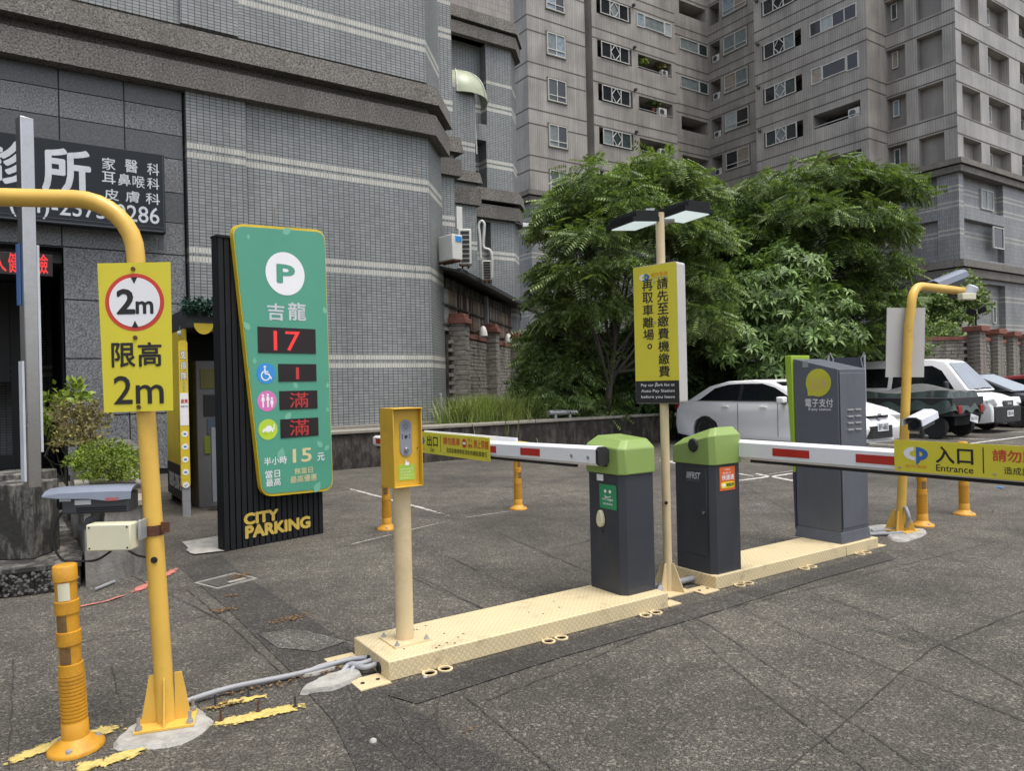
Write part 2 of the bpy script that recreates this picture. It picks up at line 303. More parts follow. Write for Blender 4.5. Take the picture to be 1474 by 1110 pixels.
# ------------------------------------------------------------------ mesh builder
def smooth_path(P, n=6):
    P = [Vector(p) for p in P]; out = []
    for i in range(len(P)-1):
        a, b, c, d = P[max(i-1, 0)], P[i], P[i+1], P[min(i+2, len(P)-1)]
        for k in range(n): t = k/n; out.append(.5*((2*b)+(c-a)*t+(2*a-5*b+4*c-d)*t*t+(3*b-a-3*c+d)*t**3))
    return out+[P[-1]]
class MB:
    def __init__(s): s.v = []; s.f = []; s.m = []
    def add(s, pts, faces, mi=0):
        o = len(s.v); s.v += [tuple(p) for p in pts]; s.f += [tuple(i+o for i in f) for f in faces]; s.m += [mi]*len(faces); return s
    def hexa(s, p, mi=0):   # 8 pts: bottom 4 ccw, top 4
        return s.add(p, [(3, 2, 1, 0), (4, 5, 6, 7), (0, 1, 5, 4), (1, 2, 6, 5), (2, 3, 7, 6), (3, 0, 4, 7)], mi)
    def box(s, x0, x1, y0, y1, z0, z1, mi=0):
        return s.hexa([(x0, y0, z0), (x1, y0, z0), (x1, y1, z0), (x0, y1, z0), (x0, y0, z1), (x1, y0, z1), (x1, y1, z1), (x0, y1, z1)], mi)
    def mbox(s, M, sx, sy, sz, mi=0):
        p = [M @ Vector((x*sx/2, y*sy/2, z*sz/2)) for z in (-1, 1) for x, y in ((-1, -1), (1, -1), (1, 1), (-1, 1))]
        return s.hexa(p, mi)
    def prism(s, poly, z0, z1, top=None, mi=0):
        n = len(poly); top = top or poly
        z0 = z0 if isinstance(z0, (list, tuple)) else [z0]*n; z1 = z1 if isinstance(z1, (list, tuple)) else [z1]*n
        pts = [(x, y, z0[i]) for i, (x, y) in enumerate(poly)] + [(x, y, z1[i]) for i, (x, y) in enumerate(top)]
        return s.add(pts, [tuple(range(n-1, -1, -1)), tuple(range(n, 2*n))] + [(i, (i+1) % n, n+(i+1) % n, n+i) for i in range(n)], mi)
    def loft(s, rings, mi=0, caps=True, close=True):
        n = len(rings[0]); pts = [p for r in rings for p in r]; F = []
        for k in range(len(rings)-1):
            for i in range(n if close else n-1):
                j = (i+1) % n; F.append((k*n+i, k*n+j, (k+1)*n+j, (k+1)*n+i))
        if caps: F += [tuple(range(n-1, -1, -1)), tuple(range((len(rings)-1)*n, len(rings)*n))]
        return s.add(pts, F, mi)
    def tube(s, path, r, n=14, mi=0, caps=True):
        path = [Vector(p) for p in path]; rr = r if isinstance(r, (list, tuple)) else [r]*len(path)
        rings = []; up = None
        for i, p in enumerate(path):
            t = (path[min(i+1, len(path)-1)] - path[max(i-1, 0)]).normalized()
            if up is None: up = t.orthogonal().normalized()
            up = (up - t*up.dot(t)).normalized(); sd_ = t.cross(up)
            rings.append([p + (up*math.cos(a)+sd_*math.sin(a))*rr[i] for a in [2*math.pi*k/n for k in range(n)]])
        return s.loft(rings, mi, caps)
    def lathe(s, prof, n=20, c=(0, 0), mi=0, M=None):
        rings = [[(c[0]+r*math.cos(2*math.pi*k/n), c[1]+r*math.sin(2*math.pi*k/n), z) for k in range(n)] for r, z in prof]
        if M: rings = [[M @ Vector(p) for p in r] for r in rings]
        return s.loft(rings, mi)
    def build(s, name, mats, parent=None, smooth=None, bevel=0, seg=2, kind=None):
        me = bpy.data.meshes.new(name); me.from_pydata(s.v, [], s.f)
        for mm in (mats if isinstance(mats, (list, tuple)) else [mats]): me.materials.append(mm)
        me.polygons.foreach_set('material_index', s.m)
        if bevel:
            bm = bmesh.new(); bm.from_mesh(me); bmesh.ops.recalc_face_normals(bm, faces=bm.faces)
            ed = [e for e in bm.edges if len(e.link_faces) == 2 and e.calc_face_angle() > .5]
            
            for f_ in bm.faces: f_.smooth = False
            for f_ in bmesh.ops.bevel(bm, geom=ed, offset=bevel, segments=seg, affect='EDGES', clamp_overlap=True, profile=.5)['faces']: f_.smooth = True
            bm.to_mesh(me); bm.free()
        me.update()
        uvl = me.uv_layers.new(name='UVMap'); nl = len(me.loops)
        if nl:
            vi = np.empty(nl, 'i'); me.loops.foreach_get('vertex_index', vi); cc = np.empty(len(me.vertices)*3, 'f'); me.vertices.foreach_get('co', cc); cc = cc.reshape(-1, 3)
            npn = len(me.polygons); nn = np.empty(npn*3, 'f'); me.polygons.foreach_get('normal', nn); nn = nn.reshape(-1, 3); lt = np.empty(npn, 'i'); me.polygons.foreach_get('loop_total', lt)
            N_ = np.repeat(nn, lt, 0); P = cc[vi]; hor = np.abs(N_[:, 2]) > .7
            t = np.stack([-N_[:, 1], N_[:, 0]], 1); l = np.maximum(np.linalg.norm(t, axis=1), 1e-6)[:, None]; t = t/l
            t = np.round(t, 3); u = (P[:, :2]*t).sum(1); v = P[:, 2].copy(); u[hor] = P[hor, 0]; v[hor] = P[hor, 1]
            uvl.data.foreach_set('uv', np.stack([u, v], 1).astype('f').ravel())
        if smooth:
            me.shade_smooth(); me.set_sharp_from_angle(angle=R(smooth))
        o = bpy.data.objects.new(name, me); SC.collection.objects.link(o)
        if parent: o.parent = parent
        if kind: o['kind'] = kind
        return o
def thing(name, label, cat, loc=(0, 0, 0), yaw=0., group=None):
    o = bpy.data.objects.new(name, None); SC.collection.objects.link(o); o.location = loc; o.rotation_euler = (0, 0, R(yaw)); o.empty_display_size = .2
    o['label'] = label; o['category'] = cat
    if group: o['group'] = group
    return o
def tag(o, label, cat, group=None, kind=None):
    o['label'] = label
    if cat: o['category'] = cat
    if group: o['group'] = group
    if kind: o['kind'] = kind
    return o
def struct(name, mb, m, **k): o = mb.build(name, m, **k); o['kind'] = 'structure'; return o
def clone(src, loc, yaw, label, group=None, rx=None):
    def cp(o, par):
        c = o.copy(); SC.collection.objects.link(c); c.parent = par
        for ch in o.children: cp(ch, c)
        return c
    c = cp(src, None); c.location = loc; c.rotation_euler = (0, 0, R(yaw)); c['label'] = label
    if group: c['group'] = group
    return c
def rounded(u0, u1, z0, z1, r, n=5):
    P = []
    for cx, cz, a0 in ((u1-r, z0+r, -90), (u1-r, z1-r, 0), (u0+r, z1-r, 90), (u0+r, z0+r, 180)):
        for k in range(n+1):
            a = R(a0+90*k/n); P.append((cx+r*math.cos(a), cz+r*math.sin(a)))
    return P
def disc(cu, cz, r, n=28, rz=None): return [(cu+r*math.cos(2*math.pi*k/n), cz+(rz or r)*math.sin(2*math.pi*k/n)) for k in range(n)]
class Fr:
    """an upright plane of a thing: local origin, direction of u (degrees), outward normal to the right-hand side of u"""
    def __init__(s, par, ox, oy, ang=0.):
        s.par = par; s.o = Vector((ox, oy, 0)); a = R(ang); s.e = Vector((math.cos(a), math.sin(a), 0)); s.n = Vector((math.sin(a), -math.cos(a), 0))
        if par is not None:
            y = par.rotation_euler.z; s.M = Matrix.Translation(par.location) @ Matrix.Rotation(y, 4, 'Z')
        else: s.M = Matrix.Identity(4)
        s.Mi = s.M.inverted()
    def P(s, u, z, d=0.): return s.o + s.e*u + s.n*d + Vector((0, 0, z))
    def uz(s, px, py, d=0.):
        c = s.Mi @ CAM; r = s.Mi.to_3x3() @ ray(px, py); q = s.o + s.n*d
        t = (q-c).dot(s.n)/r.dot(s.n); p = c + r*t - s.o
        return p.dot(s.e), p.z
    def poly(s, mb, pts, d0, d1, mi=0):
        A = [s.P(u, z, d0) for u, z in pts]; B = [s.P(u, z, d1) for u, z in pts]; n = len(pts)
        return mb.add(A+B, [tuple(range(n-1, -1, -1)), tuple(range(n, 2*n))] + [(i, (i+1) % n, n+(i+1) % n, n+i) for i in range(n)], mi)
    def rect(s, mb, u0, u1, z0, z1, d0, d1, mi=0): return s.poly(mb, [(u0, z0), (u1, z0), (u1, z1), (u0, z1)], d0, d1, mi)
    def quadpx(s, mb, P4, d0, d1, mi=0): return s.poly(mb, [s.uz(*p) for p in P4], d0, d1, mi)
    def wall(s, mb, u0, u1, z0, z1, holes, depth, mi=0, back=None, thick=.25):
        us = sorted({u0, u1, *[max(u0, min(u1, x)) for h in holes for x in h[:2]]}); zs = sorted({z0, z1, *[max(z0, min(z1, x)) for h in holes for x in h[2:4]]})
        for a, b in zip(us, us[1:]):
            for c, d in zip(zs, zs[1:]):
                mu, mz = (a+b)/2, (c+d)/2
                if any(h[0] < mu < h[1] and h[2] < mz < h[3] for h in holes): continue
                mb.add([s.P(a, c), s.P(b, c), s.P(b, d), s.P(a, d)], [(0, 1, 2, 3)], mi)
        for h in holes:
            a, b, c, d = h[:4]; D = -(h[4] if len(h) > 4 else depth)
            q = [s.P(a, c), s.P(b, c), s.P(b, d), s.P(a, d), s.P(a, c, D), s.P(b, c, D), s.P(b, d, D), s.P(a, d, D)]
            mb.add(q, [(0, 4, 5, 1), (1, 5, 6, 2), (2, 6, 7, 3), (3, 7, 4, 0)], mi); mb.add(q[4:], [(0, 1, 2, 3)], mi if back is None else back)
def text(par, fr, body, box, m, d=.002, bold=0., name='lettering', fit='box', shear=0., align=None):
    """lettering fitted into box = (u0, u1, z0, z1) on the plane fr"""
    cu = bpy.data.curves.new('t', 'FONT'); cu.body = body; cu.size = 1; cu.shear = shear; cu.resolution_u = 3; cu.align_x = 'LEFT'
    if align: cu.align_x = align
    cu.space_line = .95
    ob = bpy.data.objects.new('t', cu); SC.collection.objects.link(ob)
    dg = bpy.context.evaluated_depsgraph_get(); me = bpy.data.meshes.new_from_object(ob.evaluated_get(dg)); bpy.data.objects.remove(ob); bpy.data.curves.remove(cu)
    n = len(me.vertices)
    if not n: return None
    c = np.empty(n*3, 'f'); me.vertices.foreach_get('co', c); c = c.reshape(-1, 3); mn = c.min(0); mx_ = c.max(0); w, h = mx_[0]-mn[0], max(mx_[1]-mn[1], 1e-4)
    u0, u1, z0, z1 = box; sx, sz = (u1-u0)/w, (z1-z0)/h
    if fit == 'h': sx = sz; u0 = (u0+u1)/2-w*sx/2
    U = u0+(c[:, 0]-mn[0])*sx; Z = z0+(c[:, 1]-mn[1])*sz
    Fs = [tuple(p.vertices) for p in me.polygons]; bpy.data.meshes.remove(me); VV = []; FF = []
    bo = bold*.62; sh = [(0, 0)] if bold < .004 else [(math.cos(k*math.pi/4)*bo, math.sin(k*math.pi/4)*bo) for k in range(8)]+[(0, 0)]
    for i, (a, b_) in enumerate(sh):
        out = np.array(fr.o)[None]+np.outer(U+a*sx, np.array(fr.e))+np.outer(np.full(n, d+i*2e-5*(1+bold*20)), np.array(fr.n)); out[:, 2] += Z+b_*sz
        FF += [tuple(q+len(VV) for q in f_) for f_ in Fs]; VV += [tuple(q) for q in out]
    me = bpy.data.meshes.new(name); me.from_pydata(VV, [], FF); me.materials.append(m); me.update()
    o = bpy.data.objects.new(name, me); SC.collection.objects.link(o); o.parent = par
    return o
def text_px(par, fr, body, L, Rr, T, B, m, **k):
    """fit lettering between four measured edges of the photograph, carried onto the plane"""
    mu, mv = (L+Rr)/2, (T+B)/2; d = k.get('d', .002)
    return text(par, fr, body, (fr.uz(L, mv, d)[0], fr.uz(Rr, mv, d)[0], fr.uz(mu, B, d)[1], fr.uz(mu, T, d)[1]), m, **k)

# ------------------------------------------------------------------ ground
g = MB(); xs = [-60, -10, 0, 4, 8, 16, 30, 60, 200]
for i in range(len(xs)-1):
    for j in range(len(xs)-1):
        g.add([(xs[i], xs[j], 0), (xs[i+1], xs[j], 0), (xs[i+1], xs[j+1], 0), (xs[i], xs[j+1], 0)], [(0, 1, 2, 3)])
struct('ground', g, asphalt)
def sheet(name, pts, m, z=.004, n_sub=0):
    mb = MB(); mb.add([(p[0], p[1], z) for p in pts], [tuple(range(len(pts)))]); return mb.build(name, m)
def ribbon(name, path, w, m, z, jit=0., kind='structure', seg=12, rnd=None):
    rnd = rnd or random; P = []
    for a, b in zip(path, path[1:]):
        for k in range(seg): t = k/seg; P.append(Vector((a[0]+(b[0]-a[0])*t, a[1]+(b[1]-a[1])*t, 0)))
    P.append(Vector((path[-1][0], path[-1][1], 0)))
    pts = []
    for i, p in enumerate(P):
        t = (P[min(i+1, len(P)-1)]-P[max(i-1, 0)]).normalized(); n = Vector((-t.y, t.x, 0)); j = rnd.uniform(-jit, jit); ww = w*(1+rnd.uniform(-.5, .5)*(jit > 0)*(.16 if w > .03 else 1))
        a = p+n*(j+ww/2); b = p+n*(j-ww/2); c = p+n*j; pts += [(a.x, a.y, z), (c.x, c.y, z), (b.x, b.y, z)]
    mb = MB(); mb.add(pts, [q for i in range(len(P)-1) for q in ((3*i, 3*i+1, 3*i+4, 3*i+3), (3*i+1, 3*i+2, 3*i+5, 3*i+4))]); o = mb.build(name, m)
    at_ = o.data.attributes.new('mid', 'FLOAT', 'POINT'); n_ = len(P); at_.data.foreach_set('value', [v for i in range(n_) for v in (0, min(1, 4*min(i, n_-1-i)/n_+.2), 0)]); o['kind'] = kind; return o
def blob(name, c, rx, ry, ang, m, z, seed=0, n=26, th=0., rough=.18):
    r_ = random.Random(seed); ph = [r_.uniform(0, 6.28) for _ in range(4)]; pts = []
    for k in range(n):
        a = 2*math.pi*k/n; q = 1+rough*(math.sin(2*a+ph[0])*.5+math.sin(3*a+ph[1])*.4+math.sin(5*a+ph[2])*.3+r_.uniform(-.25, .25))
        x, y = rx*q*math.cos(a), ry*q*math.sin(a); ca, sa = math.cos(R(ang)), math.sin(R(ang)); pts.append((c[0]+x*ca-y*sa, c[1]+x*sa+y*ca))
    mb = MB()
    if th: mb.prism(pts, .001, z+th, top=[(c[0]+(x-c[0])*.93, c[1]+(y-c[1])*.93) for x, y in pts])
    else: mb.add([(x, y, z) for x, y in pts], [tuple(range(n))])
    o = mb.build(name, m); o['kind'] = 'structure'; return o
G2 = lambda px, py: tuple(gp(px, py)[:2])
# dark repaired strip from the drain to the camera
for o in (sheet('asphalt_patch', [G2(*p) for p in ((255, 815), (318, 800), (352, 830), (430, 880), (512, 935), (560, 1005), (760, 1112), (700, 1118), (520, 1125), (480, 1040), (435, 990), (425, 975), (385, 935), (330, 880))], asphalt_dark, .004),
          sheet('asphalt_patch', [G2(*p) for p in ((515, 990), (560, 990), (960, 880), (1270, 795), (1290, 805), (1180, 835), (1000, 892), (800, 950), (600, 1015))], asphalt_dark, .0052),
          sheet('asphalt_patch', [G2(*p) for p in ((372, 915), (415, 908), (440, 910), (500, 925), (455, 940), (400, 935))], asphalt_grey, .008)): o['kind'] = 'structure'
crack_m = mat('crack_black', (.036, .033, .029), .9)
for pth in ([(520, 1000), (1474, 1070)][:0] or [(1130, 1112), (1340, 935), (1474, 880)], [(700, 760), (1020, 900), (1330, 1112)], [(850, 790), (1330, 930)], [(1070, 880), (1474, 1040)], [(540, 810), (760, 905)], [(130, 800), (330, 900), (560, 930)], [(385, 930), (430, 912), (500, 935), (545, 960)], [(500, 985), (520, 1040), (590, 1110)], [(330, 880), (250, 897), (150, 920), (0, 950)], [(560, 1000), (590, 1060), (640, 1112)],
            [(640, 985), (625, 1040), (640, 1065)], [(665, 1000), (760, 1080), (800, 1112)], [(600, 830), (700, 880), (760, 905)], [(640, 800), (790, 870)], [(20, 950), (12, 1110)], [(160, 960), (170, 1000)],
            [(935, 720), (845, 780), (760, 800)], [(980, 900), (1100, 1000), (1250, 1112)], [(1000, 890), (1180, 845), (1474, 770)], [(1130, 840), (1300, 900), (1474, 990)], [(960, 900), (830, 960), (700, 1010)],
            [(270, 850), (330, 900), (420, 985)], [(480, 790), (560, 775), (700, 745)], [(640, 690), (760, 705), (850, 722)], [(560, 672), (640, 700), (745, 690)], [(1070, 700), (1150, 745)], [(1300, 790), (1474, 830)]):
    ribbon('crack', [G2(*p) for p in pth], .005, crack_m, .0065, jit=.0055, seg=14)
# drain cover
dc = gp(325, 838); mb = MB()
for a in ((-.17, .17, -.15, -.135), (-.17, .17, .135, .15), (-.17, -.155, -.135, .135), (.155, .17, -.135, .135)): mb.box(*a, .0, .013)
mb.box(-.155, .155, -.135, .135, 0, .006, 1); mb.box(-.13, .02, -.1, .03, .006, .010, 1); mb.box(-.02, .12, -.09, -.05, .006, .013)
o = mb.build('drain_cover', [concrete, M_('drain_dark', (.06, .055, .05), .9, var=.4, vs=20, bump=.6)]); o.location = dc; o.rotation_euler = (0, 0, R(20)); tag(o, 'small broken square drain cover sunk in the asphalt in front of the green totem', 'drain cover')
rl_ = random.Random(21); mb = MB()
for px, py, rx, ry, n_ in ((345, 832, .09, .06, 90), (322, 880, .08, .04, 45), (418, 893, .12, .04, 70), (330, 860, .05, .03, 25), (400, 985, .25, .05, 90), (325, 1018, .12, .03, 30), (455, 968, .08, .04, 30), (1420, 745, .5, .2, 30), (680, 1055, .02, .02, 4)):
    c_ = gp(px, py)
    for k in range(n_):
        x, y, a, L_ = c_.x+rl_.gauss(0, rx*.6), c_.y+rl_.gauss(0, ry*.6), rl_.uniform(0, 6.28), rl_.uniform(.006, .02); w_ = L_*rl_.uniform(.2, .5); z_ = .018 if k % 2 and px == 345 else .011
        mb.add([(x-math.cos(a)*L_, y-math.sin(a)*L_, z_), (x+math.sin(a)*w_, y-math.cos(a)*w_, z_+.004), (x+math.cos(a)*L_, y+math.sin(a)*L_, z_), (x-math.sin(a)*w_, y+math.cos(a)*w_, z_+.004)], [(0, 1, 2, 3)], rl_.choice((0, 0, 1)))
o = mb.build('leaf_litter', [stain_m, M_('dry_leaf', (.22, .13, .05), .9)]); o['kind'] = 'stuff'; o['label'] = 'brown dry leaf litter scattered along the cracks and conduit'
for px, py, px2, py2, w, m in ((488, 700, 655, 745, .12, white_faint), (475, 792, 655, 748, .035, white_faint), (655, 748, 745, 735, .03, white_faint), (540, 660, 590, 672, .05, white_faint),
                               (1085, 682, 1160, 696, .10, white_line), (1060, 693, 1150, 681, .09, white_line), (1000, 668, 940, 662, .09, white_line), (900, 655, 1085, 686, .09, white_line)):
    ribbon('road_marking', [G2(px, py), G2(px2, py2)], w, m, .005)
for X in (12.3, 15.4, 17.9, 20.6, 23.3): ribbon('road_marking', [(X, 7.4), (X, 12.2)], .12, white_line, .005)
ribbon('road_marking', [(14.2, 7.4), (30, 7.4)], .12, white_line, .009)
ribbon('road_marking', [(22, 5.6), (34, 5.6)], .08, white_line, .005)
ribbon('road_marking', [(8.4, 7.05), (14, 7.2)], .05, white_faint, .009)
for pth in ([(0, 1102), (90, 1070), (182, 1046)], [(300, 1048), (375, 1031), (445, 1017)], [(293, 1024), (330, 1014), (385, 1003)], [(100, 1112), (150, 1100), (215, 1078)]):
    ribbon('road_marking', [G2(*p) for p in pth], .13 if pth[0][0] != 293 else .08, yellow_line, .0072, jit=.002, seg=40)
ribbon('road_marking', [G2(*p) for p in ((100, 878), (150, 868), (190, 855))], .035, red_line, .0095, jit=.006)
ribbon('road_marking', [G2(*p) for p in ((190, 855), (215, 842), (258, 818))], .11, red_line, .0095, jit=.004)
for i, (px, py, rx, ry, a, th) in enumerate(((240, 1052, .20, .16, 0, .012), (482, 984, .155, .085, 10, .02), (462, 966, .12, .05, 10, .012), (1305, 771, .30, .14, 10, .012), (1257, 764, .3, .13, 0, .01))):
    blob('concrete_patch', gp(px, py), rx, ry, a, cement, .004, i, th=th)
for pth in ([(262, 782), (323, 772), (323, 795), (280, 800)],): o = sheet('concrete_patch', [G2(*p) for p in pth], cement, .012); o['kind'] = 'structure'
blob('concrete_patch', gp(296, 793), .16, .18, 0, cement, .014, 9)
# loose pebbles and litter
for i, (px, py, s_, m) in enumerate(((612, 977, .013, cement), (537, 1070, .016, cement), (1440, 703, .04, sky_blue))):
    mb = MB(); mb.lathe([(.1*s_, 0), (s_, .3*s_), (s_*.9, .9*s_ if m is cement else .35*s_), (.2*s_, 1.2*s_ if m is cement else .4*s_)], 7)
    o = mb.build('pebble' if m is cement else 'paper_scrap', m, smooth=60); o.location = gp(px, py)
    tag(o, ['white pebble on the asphalt beside the front yellow foot of the cream island', 'pale pebble on the cracked asphalt at the bottom of the photo', 'scrap of pale blue paper lying on the asphalt under the entrance arm'][i], 'litter')

# ------------------------------------------------------------------ near commercial building
cb = thing('commercial_building', 'grey tiled commercial building with pebble-dash cornices and a clinic sign, left of the photo', 'building')
FA = Fr(cb, 0, 14.42, 0)
CORN = 7.62
walls = MB()
# recessed main wall between pillar and corner, pillar proud by 8 cm
FA.rect(walls, 3.69, CORN, .3, 7.16, -.4, 0)
walls.prism([(CORN, 14.42), (CORN+.92, 15.5), (CORN+.92, 16.2), (CORN, 16.2)], .3, 7.16)
walls.box(2.64, 3.69, 14.34, 14.9, .3, 7.16)
# upper storey behind the cornice
walls.prism([(-14, 14.42), (CORN, 14.42), (CORN+.92, 15.5), (CORN+.92, 16.4), (-14, 16.4)], 8.2, 14.5)
walls.box(2.58, 3.6, 14.34, 14.419, 8.2, 14.5)
walls.build('tiled_wall', tile_blue, cb)
def cornice(mb, path, z0, z1, z2, z3, p1=.22, p2=.30, back=.3):
    """two projecting bands with a groove, following a plan polyline (outward side = right of travel)"""
    pts = [Vector((x, y, 0)) for x, y in path]
    def off(d):
        out = []
        for i, p in enumerate(pts):
            ds = []
            if i > 0: t = (p-pts[i-1]).normalized(); ds.append(Vector((t.y, -t.x, 0)))
            if i < len(pts)-1: t = (pts[i+1]-p).normalized(); ds.append(Vector((t.y, -t.x, 0)))
            n = sum(ds, Vector()).normalized(); out.append(p + n*(d/max(.5, n.dot(ds[0]))))
        return out
    B = off(-back)
    for (a, b, pa, pb) in ((z0, z1, p1, p1), (z1, z2, p1-.2, p1-.2), (z2, z3, p2, p2-.06)):
        A0, A1 = off(pa), off(pb); n = len(pts)
        rings = [[(A0[i].x, A0[i].y, a), (A1[i].x, A1[i].y, b), (B[i].x, B[i].y, b), (B[i].x, B[i].y, a)] for i in range(n)]
        mb.loft(rings)
c1 = MB(); cornice(c1, [(-14, 14.42), (CORN, 14.42), (CORN+.92, 15.5)], 6.98, 7.42, 7.62, 8.05); c1.build('cornice', peb_m, cb)
# block B, C, D going back
wb = MB(); wb.box(CORN+.5, 9.85, 17.15, 20, .3, 14.5); wb.build('tiled_wall', tile_blue, cb)
c2 = MB(); cornice(c2, [(CORN+.6, 17.15), (9.85, 17.15), (9.85, 19.7)], 7.1, 7.55, 7.72, 8.15, .15, .2); c2.build('cornice', peb_m, cb)
wc = MB(); wc.box(9.5, 12.15, 19.8, 20.7, .3, 10.9); wc.build('tiled_wall', tile_blue, cb)
c3 = MB(); cornice(c3, [(9.7, 19.8), (12.15, 19.8), (12.15, 20.9)], 7.16, 7.7, 7.86, 8.2, .12, .16); c3.build('cornice', peb_m, cb)
FD = Fr(cb, 0, 20.94, 0); wd = MB(); wd2 = MB()
FD.wall(wd, 9, 14.38, .3, 13.1, [(11.2, 13.35, 10.3, 13.05, .35), (11.2, 13.3, 7.9, 9.75, .5), (12.6, 13.4, 3.0, 7.0, .3)], .35)
wd.prism([(14.38, 20.94), (15.0, 21.6), (15.0, 27), (14.38, 27)], .3, 13.1)
wd.build('tiled_wall', tile_blue, cb)
FD.wall(wd2, 9, 14.38, 13.9, 24, [(11.2, 13.2, 15.0, 23.5, .3)], .3); wd2.prism([(14.38, 20.94), (15.0, 21.6), (15.0, 27), (14.38, 27)], 13.9, 24); wd2.build('beige_wall', tile_pink, cb)
c4 = MB(); cornice(c4, [(9, 20.94), (14.38, 20.94), (15.0, 21.6), (15.0, 27)], 13.05, 13.45, 13.55, 13.95, .2, .26); c4.build('cornice', peb_m, cb); c4 = MB(); cornice(c4, [(12.2, 20.94), (14.38, 20.94), (15.0, 21.6), (15.0, 27)], 7.1, 7.55, 7.68, 8.1, .2, .26); c4.build('cornice', peb_m, cb)
wa = MB(); wa.box(-14, 9, 20, 26, .0, 24); wa.build('core_wall', tile_blue, cb)
# granite front with the arcade opening
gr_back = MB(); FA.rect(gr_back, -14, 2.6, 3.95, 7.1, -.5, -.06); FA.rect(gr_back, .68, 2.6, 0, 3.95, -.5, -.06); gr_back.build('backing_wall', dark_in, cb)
rowsz = [6.98, 6.62, 6.15, 5.72, 5.1, 4.55, 3.97]
prev = None
for i in range(len(rowsz)-1):
    for a, b in ((-3.3, -2.32), (-2.31, -1.33), (-1.32, -.335), (-.325, .66), (.67, 1.64), (1.65, 2.59)):
        q = MB(); FA.rect(q, a+.006, b-.006, rowsz[i+1]+.008, rowsz[i]-.008, -.06, -.02-.006*((i*3+int(a*7)) % 3)); q.build('granite_panel', granite if (i % 2) else granite2, cb)
for i, (z1, z0) in enumerate(((3.96, 3.08), (3.07, 2.08), (2.07, 1.1), (1.09, .1))):
    for a, b in ((.68, 1.62), (1.63, 2.59)):
        q = MB(); FA.rect(q, a+.005, b-.005, z0+.006, z1-.006, -.06, -.02); q.build('granite_panel', granite, cb)
# arcade
ar = MB(); ar.box(.68, .9, 14.5, 20, 0, 3.95); ar.box(-9, .68, 14.9, 20, 3.75, 3.95); ar.box(.2, .3, 15.2, 20, 0, 3.75); ar.build('arcade_wall', granite2, cb)
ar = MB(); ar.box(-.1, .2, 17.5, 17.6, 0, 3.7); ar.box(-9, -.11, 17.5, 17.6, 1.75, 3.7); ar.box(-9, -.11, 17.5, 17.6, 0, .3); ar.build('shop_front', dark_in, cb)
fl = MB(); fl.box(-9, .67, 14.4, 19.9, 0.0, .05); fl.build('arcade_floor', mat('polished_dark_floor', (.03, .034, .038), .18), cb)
# distant street through the arcade: street, white car, shops
st = MB(); st.box(-12, -.3, 30, 30.3, 0, 4.5); o = st.build('street_wall', mat('far_shop_wall', (.10, .16, .16), .8, var=.4, vs=1.5)); tag(o, 'teal shop fronts far off, seen through the dark arcade on the left', 'building')
lb = MB(); FX = Fr(cb, 0, 17.48, 0)
curb = MB(); FA.rect(curb, 2.7, 8.7, 0, .7, -.1, .32); curb.build('curb', wall_cap, cb)
curb = MB(); curb.box(8.2, 9.2, 14.2, 17, 0, .55); curb.build('curb', wall_cap, cb)
# drain pipe on the corner and wall pipe
mb = MB(); a = FA.uz(634, 568, .06); b = FA.uz(637, 609, .06); mb.tube([FA.P(a[0]-.0, a[1], .06), FA.P(b[0], .7, .06)], .025, 8); mb.tube([FA.P(a[0], a[1], .0), FA.P(a[0], a[1], .09)], .03, 8); mb.build('wall_pipe', galv, cb, smooth=40)

rs = MB(); r_ = random.Random(31)
for px, py, L_ in ((598, 385, .5), (462, 415, .25), (600, 240, .35), (272, 470, .3), (540, 300, .2), (395, 300, .3)):
    u, z = FA.uz(px, py, .002); w_ = r_.uniform(.008, .016); FA.poly(rs, [(u-w_, z), (u+w_, z), (u+w_*.3, z-L_), (u-w_*.2, z-L_)], .0005, .0015 if px > 352 else .0805)
rs.build('rust_streak', M_('rust_streak', (.20, .13, .07), .8, var=.4, vs=8), cb)
# clinic sign
sg = thing('clinic_sign', 'long black clinic signboard with white characters above the arcade', 'sign')
FS = Fr(sg, 0, 14.1, 0); mb = MB(); FS.rect(mb, -4.2, 2.22, 4.27, 5.66, -.2, 0); mb.build('sign_box', mat('sign_navy', (.014, .019, .025), .6, spec=.25), sg, bevel=.01)
mb = MB(); FS.rect(mb, -4.2, 2.2, 4.29, 4.31, 0, .006); FS.rect(mb, -4.2, 2.2, 4.36, 4.37, 0, .004); FS.rect(mb, 2.19, 2.2, 4.29, 5.64, 0, .006); FS.rect(mb, 2.12, 2.2, 4.0, 4.27, -.15, -.1); mb.build('sign_edge', cam_dk, sg)
for body, L, Rr, T, B, bo in (('所', 62, 129, 215, 277, .045), ('診', -26, 47, 203, 263, .045), ('家', 147, 166, 227, 244, .012), ('醫', 180, 198, 230, 248, .012), ('科', 212, 229, 235, 252, .012),
                              ('耳', 147, 166, 247, 264, .012), ('鼻', 170, 188, 250, 267, .012), ('喉', 191, 208, 253, 270, .012), ('科', 212, 229, 256, 272, .012),
                              ('皮', 150, 171, 272, 288, .012), ('膚', 181, 201, 275, 291, .012), ('科', 210, 230, 278, 294, .012), ('(04)-2375-0286', 14, 229, 288, 320, .012)):
    text_px(sg, FS, body, L, Rr, T, B, grey_print, bold=bo)
# LED banner in the arcade
ls = thing('led_banner', 'black LED board with red running characters under the clinic sign', 'LED sign'); FL = Fr(ls, 0, 14.25, 0)
mb = MB(); FL.rect(mb, -3.4, .52, 3.42, 3.78, -.12, 0); mb.build('led_case', led_black, ls, bevel=.008)
for body, L, Rr, T, B in (('健', 12, 27, 364, 392), ('檢', 52, 69, 366, 394), ('人', -12, 9, 366, 390)): text_px(ls, FL, body, L, Rr, T, B, led_red, bold=.02)

